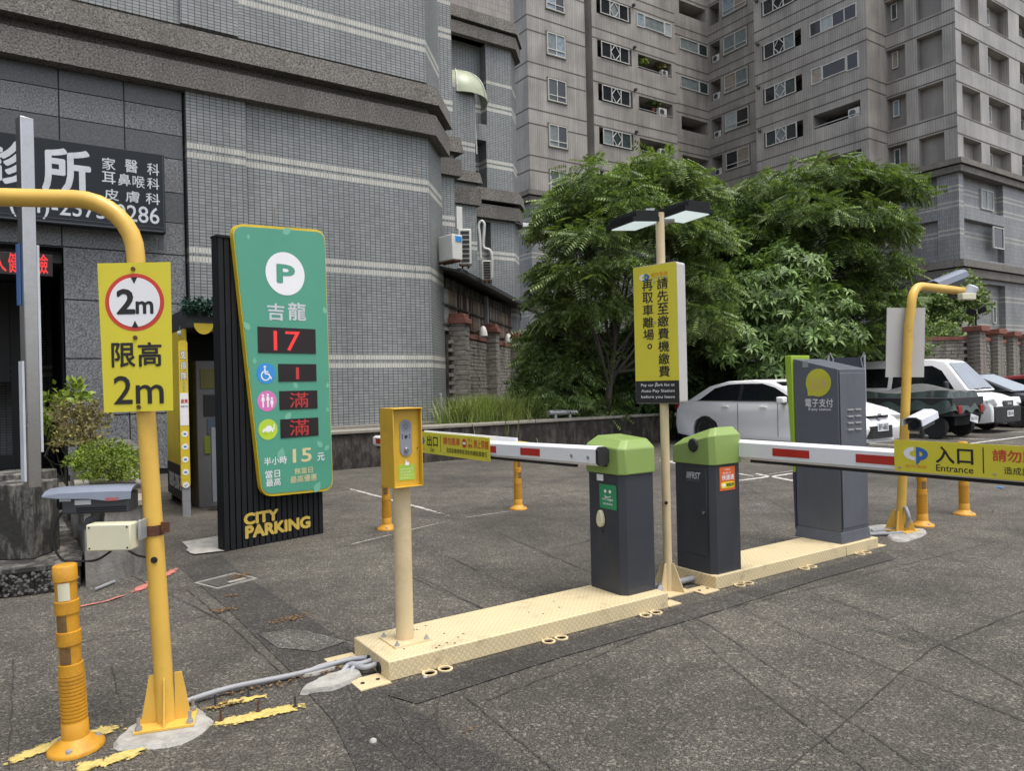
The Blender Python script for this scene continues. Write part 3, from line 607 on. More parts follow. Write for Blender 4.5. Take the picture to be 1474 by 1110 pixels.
# green dome awning, air conditioners, security lamp
aw = thing('awning', 'pale green half-dome awning above a recessed balcony on the grey tiled building', 'awning')
FW = Fr(aw, 0, 20.8, 0); mb = MB(); cu, cz = FW.uz(655, 160); rr = FW.uz(693, 150)[0]-cu; hh = 1.25
rings = []
for k in range(9):
    a = R(90*k/8); rings.append([FW.P(cu+rr*math.cos(R(t))*1.0, cz+.1+hh*math.sin(a)*.9, .05) + Vector((0, -1.0*math.cos(a)*math.sin(R(t)), 0)) if 0 else (cu+rr*math.cos(a)*math.cos(R(t)), 20.8-1.2*math.cos(a)*math.sin(R(t)), cz+.2+hh*math.sin(a)*.85) for t in range(0, 181, 12)])
mb.loft(rings, caps=False, close=False); mb.build('canopy', awn, aw, smooth=60)
mb = MB()
for t in (0, 60, 120, 180): mb.tube([(cu+(rr+.02)*math.cos(R(90*k/8))*math.cos(R(t)), 20.8-1.22*math.cos(R(90*k/8))*math.sin(R(t)), cz+.2+(hh+.02)*math.sin(R(90*k/8))*.85) for k in range(9)], .02, 6)
mb.tube([(cu+.35, 20.2, cz+.6), (cu+.42, 20.2, cz-1.5)], .03, 8); mb.build('awning_frame', win_frame, aw)
def ac_unit(label, M, w, h, d, grille='front', group='air conditioners on the facades', cat='air conditioner', small=False):
    t = thing('air_conditioner', label, cat, M.translation, math.degrees(M.to_euler().z), group)
    mb = MB(); mb.box(-w/2, w/2, -d/2, d/2, 0, h); mb.build('casing', ac_white, t, bevel=.02 if not small else 0)
    mb = MB()
    if grille == 'slat':
        for k in range(7): mb.box(-w/2+.05, w/2-.05, -d/2-.015, -d/2-.002, h*.06+k*h*.13, h*.06+k*h*.13+h*.09)
        mb.build('grille', black_p, t)
    elif grille == 'front':
        F_ = Fr(None, 0, -d/2, 0); F_.poly(mb, disc(-w*.12, h*.5, h*.38, 18), .004, .012); mb.build('fan_grille', cam_dk, t)
        if not small:
            mb = MB(); [F_.poly(mb, [(-w*.12+math.cos(a)*h*.05, h*.5+math.sin(a)*h*.05), (-w*.12+math.cos(a+.1)*h*.36, h*.5+math.sin(a+.1)*h*.36), (-w*.12+math.cos(a+.02)*h*.36, h*.5+math.sin(a+.02)*h*.36)], .012, .016) for a in [k*.785 for k in range(8)]]; mb.build('fan_guard', galv, t)
    if not small:
        [MB().box(x_-.02, x_+.02, -d/2-.02, d/2+.1, -.04, 0).build('bracket', rust, t) for x_ in (-w/2+.08, w/2-.08)]
    return t
def XY(px, py, D, yaw): return Matrix.Translation(at(px, py, D)) @ Matrix.Rotation(R(yaw), 4, 'Z')
a1 = ac_unit('white air conditioner with a blue badge, nearest the tiled corner', XY(649, 376, 16.9, 10), .30, .58, .5, 'none')
mb = MB(); mb.box(-.06, .12, -.262, -.252, .42, .54); mb.build('badge', sky_blue, a1)
ac_unit('tall white twin-fan air conditioner with slatted grille on the tiled wall', XY(670, 382, 17.4, -30), .30, .84, .34, 'slat')
ac_unit('small air conditioner with slatted grille lowest of the three near the lean-to roof', XY(701, 404, 18.7, -30), .27, .5, .26, 'slat')
mb = MB(); FP = Fr(cb, 0, 17.1, 0); mb.box(-.08, .08, -.03, .03, 0, .55); o = mb.build('meter_box', ac_white, cb); o.location = at(661, 330, 17.8)
mb = MB(); P = [at(p[0], p[1], 18.2) for p in ((692, 372), (691, 345), (689, 325), (693, 318), (697, 322), (697, 332), (696, 355), (705, 360), (708, 372), (708, 400))]; mb.tube(smooth_path(P), .035, 8); mb.build('refrigerant_pipe', ac_white, cb, smooth=60)
sc_ = thing('security_camera', 'small white security camera on a bracket at the corner of the pebble-dash cornice', 'security camera', at(757, 324, 21.0)); mb = MB(); mb.mbox(Matrix.Rotation(R(-20), 4, 'Z'), .2, .11, .11); mb.build('housing', white_print, sc_, bevel=.01); mb = MB(); mb.tube([(-.1, .05, 0), (-.3, .1, .06)], .02, 6); mb.build('bracket', cam_dk, sc_)

# ------------------------------------------------------------------ lean-to and boundary wall running diagonally
bw = thing('boundary_wall', 'mossy block boundary wall with brick-capped piers under a lean-to roof and slatted screen', 'wall', (8.35, 15.2, 0), 44)
LW = 9.6; FB = Fr(bw, 0, 0, 0)
mb = MB(); mb.box(.4, LW, .05, .2, 0, 2.72); mb.build('wall_core', low_wall_m, bw)
blk = MB(); r_ = random.Random(3)
z = .5; k = 0
while z < 2.66:
    x = .5+(k % 2)*.2
    while x < LW-.4:
        d = r_.uniform(0, .02); blk.box(x, min(x+.385, LW), -.02-d, .06, z, z+.088); x += .4
    z += .1; k += 1
blk.build('wall_blocks', block_m, bw, kind='stuff')
mb = MB(); mb.box(.9, LW, -.06, .24, 2.72, 2.83); mb.build('coping', brick_cap, bw)
bmesh_blk = None
for px in (.95, 4.25, 7.6):
    z = .3; k = 0
    while z < 3.0:
        if bmesh_blk is None:
            q = MB(); q.box(-.21, .21, -.21, .21, 0, .112); o = q.build('block', block_m, bw, bevel=.008, seg=1); bmesh_blk = o
        else:
            o = bmesh_blk.copy(); SC.collection.objects.link(o); o.parent = bw
        o.location = (px+r_.uniform(-.008, .008), -.1+r_.uniform(-.008, .008), z); o.rotation_euler = (0, 0, (k % 4)*math.pi/2); z += .12; k += 1
    q = MB(); q.box(px-.27, px+.27, -.37, .17, 3.0, 3.13); q.box(px-.2, px+.2, -.3, .1, 3.13, 3.25); q.build('pier_cap', brick_cap, bw, bevel=.012)
lt = thing('lean_to_roof', 'dark lean-to roof with gutter above a screen of weathered vertical slats', 'canopy', (8.35, 15.2, 0), 44)
mb = MB(); mb.add([(-.1, -.45, 4.18), (LW+.6, -.45, 4.18), (LW+.6, 1.3, 4.6), (-.1, 1.3, 4.6), (-.1, -.45, 4.12), (LW+.6, -.45, 4.12), (LW+.6, 1.3, 4.54), (-.1, 1.3, 4.54)], [(0, 1, 2, 3), (7, 6, 5, 4), (0, 4, 5, 1), (1, 5, 6, 2), (2, 6, 7, 3), (3, 7, 4, 0)]); mb.build('roof_sheet', dark_steel, lt)
mb = MB(); mb.box(-.1, LW+.6, -.5, -.38, 4.1, 4.22); mb.build('gutter', dark_steel, lt, bevel=.01)
mb = MB(); mb.box(-.05, LW+.4, .1, .2, 3.85, 4.12); mb.box(-.05, LW+.4, .06, .1, 3.42, 3.47); mb.box(-.05, LW+.4, .06, .1, 2.95, 3.0); mb.build('rail', concrete_mossy, lt)
sl0 = {}
x = .1; i = 0
while x < LW+.2:
    key = r_.choice((0, 0, 1, 2))
    if key not in sl0:
        q = MB(); q.box(0, .07, .11, .13, 2.84, 3.86); o = q.build('slat', (wood, wood2, rust)[key], lt); sl0[key] = o
    else: o = sl0[key].copy(); SC.collection.objects.link(o); o.parent = lt
    o.location = (x, 0, r_.uniform(-.02, .02)); x += .105; i += 1
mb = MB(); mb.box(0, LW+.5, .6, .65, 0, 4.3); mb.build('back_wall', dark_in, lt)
for px in (4.3,): mb = MB(); mb.box(px, px+.1, -.02, .08, 2.8, 4.1); mb.build('post', galv, lt)
for i, (xx, zz, lb_) in enumerate(((3.0, 2.83, 'white bell shaped wall lamp on the block wall between the first two piers'), (6.2, 2.83, 'white bell shaped wall lamp on the block wall behind the second pier'))):
    w = bw.matrix_basis
    t = thing('wall_lamp', lb_, 'wall lamp', Matrix.Translation(bw.location) @ Matrix.Rotation(R(44), 4, 'Z') @ Vector((xx, -.2, zz)), 44, 'bell lamps on the block wall'); mb = MB(); mb.lathe([(.02, .28), (.07, .24), (.11, .1), (.12, 0), (.02, -.02)], 14); mb.build('shade', globe_m, t, smooth=50); mb = MB(); mb.box(-.03, .03, 0, .2, .1, .14); mb.build('arm', rust, t)
t = thing('globe_lamp', 'round white globe lamp on a post among the dark bushes left of the trees', 'lamp', at(771, 620, 17.6)*1); p = at(771, 460, 17.6); t.location = (p.x, p.y, 0)
mb = MB(); mb.lathe([(.16*math.sin(R(a)), p.z-.16*math.cos(R(a))) for a in range(3, 178, 12)], 20); mb.build('globe', globe_m, t, smooth=60); mb = MB(); mb.tube([(0, 0, 0), (0, 0, p.z-.18)], .035, 8); mb.build('post', dark_steel, t); mb = MB(); mb.tube([(0, 0, p.z-.2), (0, -.2, p.z-.1), (0, -.2, p.z+.05), (0, -.01, p.z+.2)], .012, 6); mb.build('cage', black_m, t)

# ------------------------------------------------------------------ tower
tw = thing('apartment_tower', 'tall weathered grey-beige tiled apartment block with stacked balconies and windows', 'apartment building')
def win(F, u0, u1, z0, z1, style='2', d=-.06, m_=None, old=False):
    w = .055; f = MB()
    F.rect(f, u0, u1, z0, z0+w, d-.04, d+.04); F.rect(f, u0, u1, z1-w, z1, d-.04, d+.04); F.rect(f, u0, u0+w, z0+w, z1-w, d-.04, d+.04); F.rect(f, u1-w, u1, z0+w, z1-w, d-.04, d+.04)
    cols = {'2': [.5], '3': [.333, .667], '4': [.25, .5, .75], '1': [], 'w': [.2, .8], 'l2': [.65], 'low': [.5]}.get(style, [])
    cuts = [u0+(u1-u0)*c for c in cols]
    for c in cuts: F.rect(f, c-w/2, c+w/2, z0+w, z1-w, d-.035, d+.035)
    if style == 'low': F.rect(f, u0+w, u1-w, z0+(z1-z0)*.24, z0+(z1-z0)*.24+w, d-.034, d+.045)
    fo = f.build('window', win_frame, tw)
    us = [u0]+cuts+[u1]
    for a, b in zip(us, us[1:]):
        q = MB(); F.rect(q, a+.02, b-.02, z0+.02, z1-.02, d-.02, d-.005); q.build('pane', m_ or random.choice([glass_d, glass_d, glass_g, curtain, curtain2, CUR3, CUR4]), fo)
    if old:
        q = MB(); F.rect(q, u0-.08, u1+.08, z0-.06, z0, -.05, .09); F.rect(q, u0-.07, u0, z0, z1+.06, -.05, .05); F.rect(q, u1, u1+.07, z0, z1+.06, -.05, .05); F.rect(q, u0-.08, u1+.08, z1, z1+.07, -.05, .07); q.build('sill', win_old, fo)
    return fo
def diamond(F, u0, u1, z0, z1):
    d = .07; f = MB(); w = .05; c0, c1 = u0+(u1-u0)*.33, u0+(u1-u0)*.67; zm = (z0+z1)/2; cm = (c0+c1)/2
    F.rect(f, u0, u1, z0, z0+w, d-.03, d+.03); F.rect(f, u0, u1, z1-w, z1, d-.03, d+.03)
    for u in (u0, c0, c1, u1): F.rect(f, u-w/2, u+w/2, z0, z1, d-.028, d+.035)
    for a, b in (((c0, zm), (cm, z1)), ((cm, z1), (c1, zm)), ((c1, zm), (cm, z0)), ((cm, z0), (c0, zm))):
        p, q = F.P(*a, d), F.P(*b, d); f.tube([p, q], .032, 4)
    fo = f.build('window', win_frame, tw)
    for a, b in ((u0, c0), (c0, c1), (c1, u1)):
        q = MB(); F.rect(q, a+.02, b-.02, z0+.03, z1-.03, d-.05, d-.04); q.build('pane', random.choice([glass_d, glass_d, glass_d, glass_g, curtain2]), fo)
CUR3 = M_('blue_curtain', (.22, .28, .32), .3, var=.4, vs=5); CUR4 = M_('warm_curtain', (.28, .24, .19), .3, var=.4, vs=5)
FT = [13.95+3*k for k in range(7)]; ZT = 36
joint = MB()
def lines(F, u0, u1, offs=(1.95, 2.65), holes=(), proud=.012):
    for z in FT:
        for o_ in offs:
            zz = z+o_; cuts = sorted((h[0], h[1]) for h in holes if h[2] < zz+.07 and h[3] > zz); u = u0
            for a, b in cuts+[(u1, u1)]:
                if a-u > .05: F.rect(joint, u, a, zz, zz+.07, -.02, proud)
                u = max(u, b)
up, lo, rec = MB(), MB(), MB()
F1 = Fr(tw, 0, 38, 0); h1 = []; W1 = (28.97, 30.45)
for k, z in enumerate(FT):
    h1.append((33.3, 36.5, z+.9, z+2.08, .9))
    if k < 4: h1.append((37.1, 40.5, z+.97, z+1.98, 1.4))
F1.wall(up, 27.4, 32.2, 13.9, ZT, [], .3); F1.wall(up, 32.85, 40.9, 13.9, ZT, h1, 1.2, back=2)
Fn = Fr(tw, 0, 38.7, 0); Fn.wall(up, 32.2, 32.85, 13.9, ZT, [], .3)
up.add([(32.2, 38, 13.9), (32.2, 38.7, 13.9), (32.2, 38.7, ZT), (32.2, 38, ZT)], [(0, 1, 2, 3)]); up.add([(32.85, 38.7, 13.9), (32.85, 38, 13.9), (32.85, 38, ZT), (32.85, 38.7, ZT)], [(0, 1, 2, 3)])
up.add([(27.4, 46, 13.9), (27.4, 38, 13.9), (27.4, 38, ZT), (27.4, 46, ZT)], [(0, 1, 2, 3)])
lines(F1, 27.4, 32.2, (1.25, 2.2), [(W1[0], W1[1], z+.05, z+1.5) for z in FT]); lines(F1, 32.85, 40.9, (2.12, 2.8), h1); Fs = Fr(tw, 27.4, 46, -90); lines(Fs, 0, 8, (1.25, 2.2))
for k, z in enumerate(FT):
    win(F1, W1[0], W1[1], z+.05, z+1.5, 'low', .035, old=True)
    diamond(F1, 33.62, 36.15, z+.95, z+2.02)
    if k >= 4: win(F1, 37.05, 37.75, z+.95, z+1.95, '1', .02); win(F1, 39.8, 40.5, z+.95, z+1.95, '1', .02); win(F1, 37.78, 39.77, z+1.0, z+1.9, '1', .03, curtain2)
mb = MB(); mb.tube([(32.4, 38.55, 13.9), (32.4, 38.55, ZT)], .07, 8); mb.build('drain_pipe', win_frame, tw)
F1b = Fr(tw, 0, 39.4, 0); hb = [(42.95, 45.95, z+1.05, z+2.08, 1.4) for k, z in enumerate(FT) if k < 3 or k > 4]
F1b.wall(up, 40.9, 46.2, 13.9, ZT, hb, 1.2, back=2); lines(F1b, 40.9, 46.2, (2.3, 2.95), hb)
up.add([(40.9, 39.4, 13.9), (40.9, 38, 13.9), (40.9, 38, ZT), (40.9, 39.4, ZT)], [(3, 2, 1, 0)])
for k, z in enumerate(FT):
    if k in (3, 4): win(F1b, 42.9, 45.0, z+1.3, z+2.2, '1', .02, curtain2); win(F1b, 45.03, 46.05, z+1.3, z+2.2, '1', .02, glass_g)
F3 = Fr(tw, 46.2, 39.4, -90); h3 = [(.15, 1.15, z+.75, z+2.3, 1.0) for z in FT]
F3.wall(up, 0, 6.8, 13.9, ZT, h3, 1.0); lines(F3, 0, 6.8, (2.4, 3.05-.0), h3)
for z in FT: win(F3, 1.55, 3.75, z+.9, z+2.25, 'low', .04, old=True)
F2 = Fr(tw, 43, 32.6, -90); h2 = []
for k, z in enumerate(FT):
    h2.append((.62, 3.65, z+.45, z+1.52, .9))
    if k < 2: h2.append((4.4, 7.6, z+.6, z+1.52, 1.5))
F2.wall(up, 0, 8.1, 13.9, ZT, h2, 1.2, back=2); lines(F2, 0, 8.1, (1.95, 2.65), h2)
up.add([(43, 32.6, 13.9), (46.2, 32.6, 13.9), (46.2, 32.6, ZT), (43, 32.6, ZT)], [(0, 1, 2, 3)])
for k, z in enumerate(FT):
    diamond(F2, .85, 3.2, z+.48, z+1.5)
    if k == 2: win(F2, 4.35, 5.1, z+.5, z+1.52, '1', .02); win(F2, 5.13, 6.75, z+.58, z+1.47, '1', .03, glass_d); win(F2, 6.78, 7.56, z+.5, z+1.52, '1', .02)
    elif k > 2: win(F2, 4.3, 7.5, z+.6, z+1.5, '4', .02)
# F4, F5
F4 = Fr(tw, 43, 24.5, 0); F4.wall(up, 0, 2.0, 13.9, ZT, [], .2); lines(F4, 0, 2)
F5 = Fr(tw, 45, 24.5, -90); h5 = []
for z in FT: h5 += [(.03, 1.22, z-.25, z+1.72, .45), (1.92, 3.38, z-.25, z+1.72, .45)]
F5.wall(up, 0, 4.1, 13.9, ZT, h5, .35, back=1); lines(F5, 0, 4.1, (1.80, 2.6), h5)
for z in FT: win(F5, .24, .62, z+.6, z+1.6, '1', -.38)
F6 = Fr(tw, 45, 20.4, 0); h6 = []
for z in FT: h6 += [(.68, 2.9, z-.45, z+1.35, .45), (4.0, 6.85, z-.45, z+1.35, .55), (8.4, 11, z+.1, z+1.5, .8)]
F6.wall(up, 0, 14, 13.9, ZT, h6, .35, back=1); lines(F6, 0, 14, (1.42, 2.45), h6)
for z in FT: win(F6, 4.1, 5.3, z+.1, z+1.15, '1', -.45, curtain2); win(F6, 9, 10.5, z+.2, z+1.3, '2', -.7)
up.build('upper_wall', [tower_up, tower_fl, M_('balcony_shade', (.05, .046, .042), .8)], tw); joint.build('joint_line', mat('joint_grey', (.10, .092, .083), .9, var=.2), tw)  # recess backs coloured near black for the shade inside the balconies
# lower blue-grey storeys
F1.wall(lo, 27.4, 40.9, 0, 13.3, [], .2); Fs.wall(lo, 0, 8, 0, 13.3, [], .2); F1b.wall(lo, 40.9, 46.2, 0, 13.3, [], .2); F3.wall(lo, 0, 6.8, 0, 13.3, [], .2); F2.wall(lo, 0, 8.1, 0, 13.3, [], .2); F4.wall(lo, 0, 2, 0, 13.3, [], .2)
F5.wall(lo, 0, 4.1, 0, 13.3, [(0.02, 2.9, 8.3, 10.6, .4), (.02, 2.9, 11.3-.0, 13.2, .4), (.02, 2.9, 4.7, 7.0, .4)], .4)
F6.wall(lo, 0, 14, 0, 13.3, [(.55, 5.6, 8.3, 10.55, .35), (.55, 5.6, 11.2, 13.2, .35), (.55, 5.6, 1.2, 6.9, .35)], .35)
lo.build('lower_wall', tower_low, tw)
for u, z0 in ((.35, 9.0), (.35, 11.6)): win(F5, u-.25, u+.25, z0, z0+1.2, '1', -.36)
win(F6, 3.4, 5.0, 11.5, 12.7, '2', -.3, curtain2); win(F6, 3.9, 5.3, 9.1, 10.4, '1', .1, glass_d); win(F6, 4.6, 5.0, 4.6, 6.0, '1', -.3)
win(F1, 31.4, 32.1, 11.2, 12.7, '1', .02); win(F1, 36, 38, 5.0, 6.4, '2', .02); win(F1, 32.9, 33.7, 5.2, 6.8, '2', .02)
cc = MB(); cornice(cc, [(27.4, 46), (27.4, 38), (40.9, 38)], 13.15, 13.5, 13.58, 13.92, .25, .35); cornice(cc, [(45, 24.5), (45, 20.4), (59, 20.4)], 13.15, 13.5, 13.58, 13.92, .25, .35); cornice(cc, [(43, 24.5), (43, 32.6)][::-1], 13.15, 13.5, 13.58, 13.92, .25, .35)
cornice(cc, [(45, 24.5), (45, 20.4), (59, 20.4)], 7.15, 7.6, 7.68, 8.1, .25, .35); cc.build('cornice', peb_m, tw)
# plants and air conditioners in the balconies
rl = MB()
for k, z in enumerate(FT):
    if k < 4: F1.rect(rl, 37.1, 40.5, z+1.12, z+1.16, -.12, -.08)
    if k < 2: F2.rect(rl, 4.4, 7.6, z+.75, z+.79, -.1, -.06)
rl.build('balcony_rail', alu, tw)
acs = 0
for (F, u, z, s_, lb_) in ((F1, 39.9, 22.95+1.0, .6, 'white air conditioner in the balcony with the orange plant'), (F1, 39.6, 16.95+1.0, .8, 'air conditioner box in the lowest visible balcony of the left wing'), (F1, 39.6, 19.95+1.0, .8, 'air conditioner box on the balcony with the tall green plant'),
                          (F2, 7.1, 16.95+.6, .75, 'air conditioner at the right end of the upper open balcony of the right wing'), (F2, 7.1, 13.95+.6, .85, 'air conditioner at the right end of the lower open balcony of the right wing'),
                          (F3, .65, 14.75, .7, 'air conditioner in the inner corner niche, lowest in view'), (F3, .65, 17.75, .7, 'air conditioner in the inner corner niche, second from the trees'), (F3, .65, 20.75, .65, 'air conditioner in the inner corner niche, third from the trees'), (F3, .65, 23.75, .7, 'air conditioner in the inner corner niche, fourth from the trees'), (F3, .65, 26.75, .7, 'air conditioner in the inner corner niche, near the top of the photo')):
    p = F.P(u, z, -.25); e = math.degrees(math.atan2(F.e.y, F.e.x))
    ac_unit(lb_, Matrix.Translation(p) @ Matrix.Rotation(R(e), 4, 'Z'), s_, s_*.75, .3, small=False)
for i, z in enumerate(FT):      # small vent caps beside the diamond windows
    for F, u, w in ((F1, 36.7, 'left'), (F2, .35, 'right')):
        q = MB(); p = F.P(u, z+2.0, 0); q.mbox(Matrix.Translation(F.P(u, z+(2.3 if w == 'left' else 1.75), .12)), .2, .2, .2); q.build('vent_cap', cam_dk, tw, bevel=.05)

# ------------------------------------------------------------------ foliage
def fern_template(r):
    V, Fc = [], []; n = 8; Lr = .50
    for k in range(n):
        x = .05+Lr*k/n; dz = -.10*(x/Lr)**2*Lr; ll = .15*(1-.5*abs(k/n-.35)); 
        for s in (-1, 1):
            o = len(V); tip = (x+.035, s*ll, dz-.02); V += [(x, 0, dz), (x+.040, s*ll*.40, dz+.008), (x+.05, s*ll, dz-.03), (x+.000, s*ll*.55, dz-.010)]; Fc.append((o, o+1, o+2, o+3))
    return np.array(V, 'f'), np.array(Fc, 'i')
def whorl_template(r):
    V, Fc = [], []; n = 8
    for k in range(n):
        a = 2*math.pi*k/n+r.uniform(-.2, .2); L_ = r.uniform(.16, .22); w = .028; c, s = math.cos(a), math.sin(a); dr = r.uniform(.0, .07)
        pts = [(.01, 0, 0), (L_*.5, w, .03), (L_, 0, .02-dr), (L_*.5, -w, .03), (L_*.5, 0, .018)]
        o = len(V); V += [(x*c-y*s, x*s+y*c, z) for x, y, z in pts]; Fc += [(o, o+1, o+4, o+4), (o+4, o+1, o+2, o+2), (o, o+4, o+3, o+3), (o+4, o+2, o+3, o+3)]
    return np.array(V, 'f'), np.array(Fc, 'i')
def leaf_template(r, L_=.06, w=.016):
    V, Fc = [], []
    for k in range(5):
        a = r.uniform(0, 6.28); e = r.uniform(-.3, .9); c, s = math.cos(a), math.sin(a); x0 = .01
        o = len(V)
        for x, y in ((x0, 0), (L_*.5, w), (L_, 0), (L_*.5, -w)): V.append((x*c*math.cos(e)-y*s, x*s*math.cos(e)+y*c, x*math.sin(e)+k*.012))
        Fc.append((o, o+1, o+2, o+3))
    return np.array(V, 'f'), np.array(Fc, 'i')
def scatter(name, T, P, Nn, S, m, parent=None, droop=.0, az=None):
    """one mesh of leaf clumps: template T at points P with up-vectors Nn"""
    V, Fc = T; n = len(P); az = rng.uniform(0, 2*np.pi, n) if az is None else az
    Nn = Nn/np.linalg.norm(Nn, axis=1, keepdims=True)
    ref = np.stack([np.cos(az), np.sin(az), np.full(n, -droop)], 1); X = ref - (ref*Nn).sum(1, keepdims=True)*Nn; X /= np.linalg.norm(X, axis=1, keepdims=True)+1e-9; Y = np.cross(Nn, X)
    Mx = np.stack([X, Y, Nn], 2)*S[:, None, None]
    W_ = np.einsum('nij,vj->nvi', Mx, V)+P[:, None, :]; W_ = W_.reshape(-1, 3).astype('f')
    FF = (Fc[None]+(np.arange(n)*len(V))[:, None, None]).reshape(-1, 4)
    tri = FF[:, 2] == FF[:, 3]
    me = bpy.data.meshes.new(name); me.vertices.add(len(W_)); me.vertices.foreach_set('co', W_.ravel())
    if tri.any():
        lt = np.full(len(FF), 3, 'i'); li = FF[:, :3].ravel()
    else: lt = np.full(len(FF), 4, 'i'); li = FF.ravel()
    me.loops.add(len(li)); me.loops.foreach_set('vertex_index', li.astype('i')); me.polygons.add(len(FF)); me.polygons.foreach_set('loop_start', np.concatenate([[0], np.cumsum(lt)[:-1]]).astype('i')); me.polygons.foreach_set('loop_total', lt)
    me.update(calc_edges=True); me.validate(); me.materials.append(m)
    o = bpy.data.objects.new(name, me); SC.collection.objects.link(o)
    if parent: o.parent = parent; o['kind'] = 'stuff'
    return o
def shell_points(c, r, n, inner=.35, flat=0.):
    d = rng.normal(size=(n, 3)); d /= np.linalg.norm(d, axis=1, keepdims=True); d[:, 2] = np.where(d[:, 2] < -.2, -d[:, 2]*.4, d[:, 2])
    rad = np.where(rng.uniform(size=n) < inner, rng.uniform(.1, .9, n), rng.uniform(.85, 1.05, n))[:, None]
    return np.array(c)+d*rad*np.array(r), d
def tree(label, base, pads, tmpl, nper, m, scale, cat='tree', trunk_r=.12, group=None, limbs=True, up=.9, name='tree', inner=.35, forks=3):
    t = thing(name, label, cat, (base[0], base[1], 0), 0, group); B = Vector((base[0], base[1], 0)); PP, NN, SS, AZ_ = [], [], [], []
    for c, r in pads:
        if cat == 'tree': r = (r[0]*.95, r[1]*.95, r[2]*1.55)
        n = int(nper*r[0]*r[1]/.5*random.uniform(.85, 1.15)) + 8
        p, d = shell_points((0, 0, 0), r, n, inner); AZ_.append(np.arctan2(d[:, 1], d[:, 0])+rng.normal(size=n)*.9)
        PP.append(p+np.array(c)-np.array(B)); nn = d*np.array([.8, .8, .3])+np.array([0, 0, up*.8])+rng.normal(size=(n, 3))*.5; NN.append(nn); SS.append(rng.uniform(.75, 1.25, n)*scale)
    scatter('crown', tmpl, np.concatenate(PP), np.concatenate(NN), np.concatenate(SS), m, t, droop=.25, az=np.concatenate(AZ_))
    if limbs:
        cz = sum(c[2] for c, r in pads)/len(pads); cx = Vector((sum(c[0] for c, r in pads)/len(pads), sum(c[1] for c, r in pads)/len(pads), 0))-B
        top = Vector((cx.x*.5, cx.y*.5, cz*.55)); mb = MB(); mid = Vector((cx.x*.15, cx.y*.15, cz*.28)); mb.tube([(0, 0, 0), mid, top], [trunk_r, trunk_r*.8, trunk_r*.6], 10); mb.build('trunk', bark, t, smooth=60)
        mb = MB()
        for c, r in pads:
            e = Vector(c)-B; e.z -= r[2]*.3; s = mid.lerp(top, random.uniform(.1, 1)); k = s.lerp(e, .5)+Vector((random.uniform(-.2, .2), random.uniform(-.2, .2), -.15*(e-s).length*random.uniform(.0, 1)))
            mb.tube([s, s.lerp(k, .5)+Vector((0, 0, -.03)), k, e], [trunk_r*.42, trunk_r*.32, trunk_r*.2, trunk_r*.07], 6)
            for q in range(forks):
                v = Vector((random.uniform(-1, 1)*r[0], random.uniform(-1, 1)*r[1], random.uniform(-.1, .5)*r[2]))*.8; mb.tube([k.lerp(e, .6), e+v], [trunk_r*.12, trunk_r*.04], 5)
        mb.build('branches', bark, t, smooth=60)
    return t
def dwall(px):      # forward depth of the low wall seen in this direction
    q = ray(px, CY); return 12.9/(q.y/q.dot(FWD)) if 0 else 12.9/q.y
def padlist(L): return [(tuple(at(px, py, D)), (rx, rx, rz)) for px, py, D, rx, rz in L]
r5 = random.Random(5)
FT1, WT, LT = fern_template(r5), whorl_template(r5), leaf_template(r5)
bA = gp(880, 606.5); bA = at(872, 600, 17.0)
tree('slender feathery-leaved tree behind the lit sign post, nearest the tiled building', bA, padlist([
    (940, 262, 17.2, 1.05, .42), (860, 272, 16.6, .95, .4), (825, 305, 16.6, .8, .35), (905, 305, 16.2, .9, .4), (985, 285, 17.5, .95, .38), (812, 335, 17.4, .75, .35), (850, 350, 16.0, .9, .4), (960, 335, 16.5, .9, .45),
    (800, 395, 17.0, .6, .3), (790, 428, 17.6, .5, .28), (835, 400, 16.0, .8, .35), (900, 385, 16.0, .75, .35), (1000, 350, 17.2, .9, .4), (1005, 420, 17, .85, .4), (815, 460, 17, .6, .3), (850, 450, 16.6, .8, .35), (930, 260, 18.2, .9, .3), (1010, 470, 16.6, .7, .4), (980, 400, 17.6, .9, .4), (905, 440, 18, .8, .35), (860, 500, 17.6, .6, .3)]),
    FT1, 215, leaf_fern, .8, trunk_r=.11, up=1.0, group='trees behind the low wall')
tree('large spreading feathery-leaved tree behind the white car', at(1150, 600, 22), padlist([
    (1190, 265, 21, 1.3, .5), (1110, 290, 21, 1.35, .5), (1250, 275, 21.5, 1.25, .45), (1290, 280, 21, .9, .32), (1060, 315, 21.5, 1.2, .45), (1150, 320, 20, 1.3, .5), (1230, 325, 20.5, 1.3, .5), (1010, 330, 22, .9, .4), (1270, 340, 22, .9, .4),
    (1090, 350, 20.5, 1.2, .5), (1190, 370, 20.5, 1.2, .5), (1260, 395, 21, 1.0, .45), (1240, 440, 21, 1.1, .5), (1280, 440, 22, .8, .4), (1045, 360, 21.5, 1.1, .5), (1200, 420, 21.5, 1.3, .55), (1260, 480, 21, 1.0, .5), (1215, 505, 21, 1.1, .5), (1100, 400, 22, 1.5, .6), (1020, 400, 22, 1.1, .5), (1150, 470, 22, 1.5, .7), (1050, 450, 22, 1.2, .6), (1285, 510, 22, .9, .5)]),
    FT1, 165, leaf_fern2, .9, trunk_r=.17, up=1.0, group='trees behind the low wall')
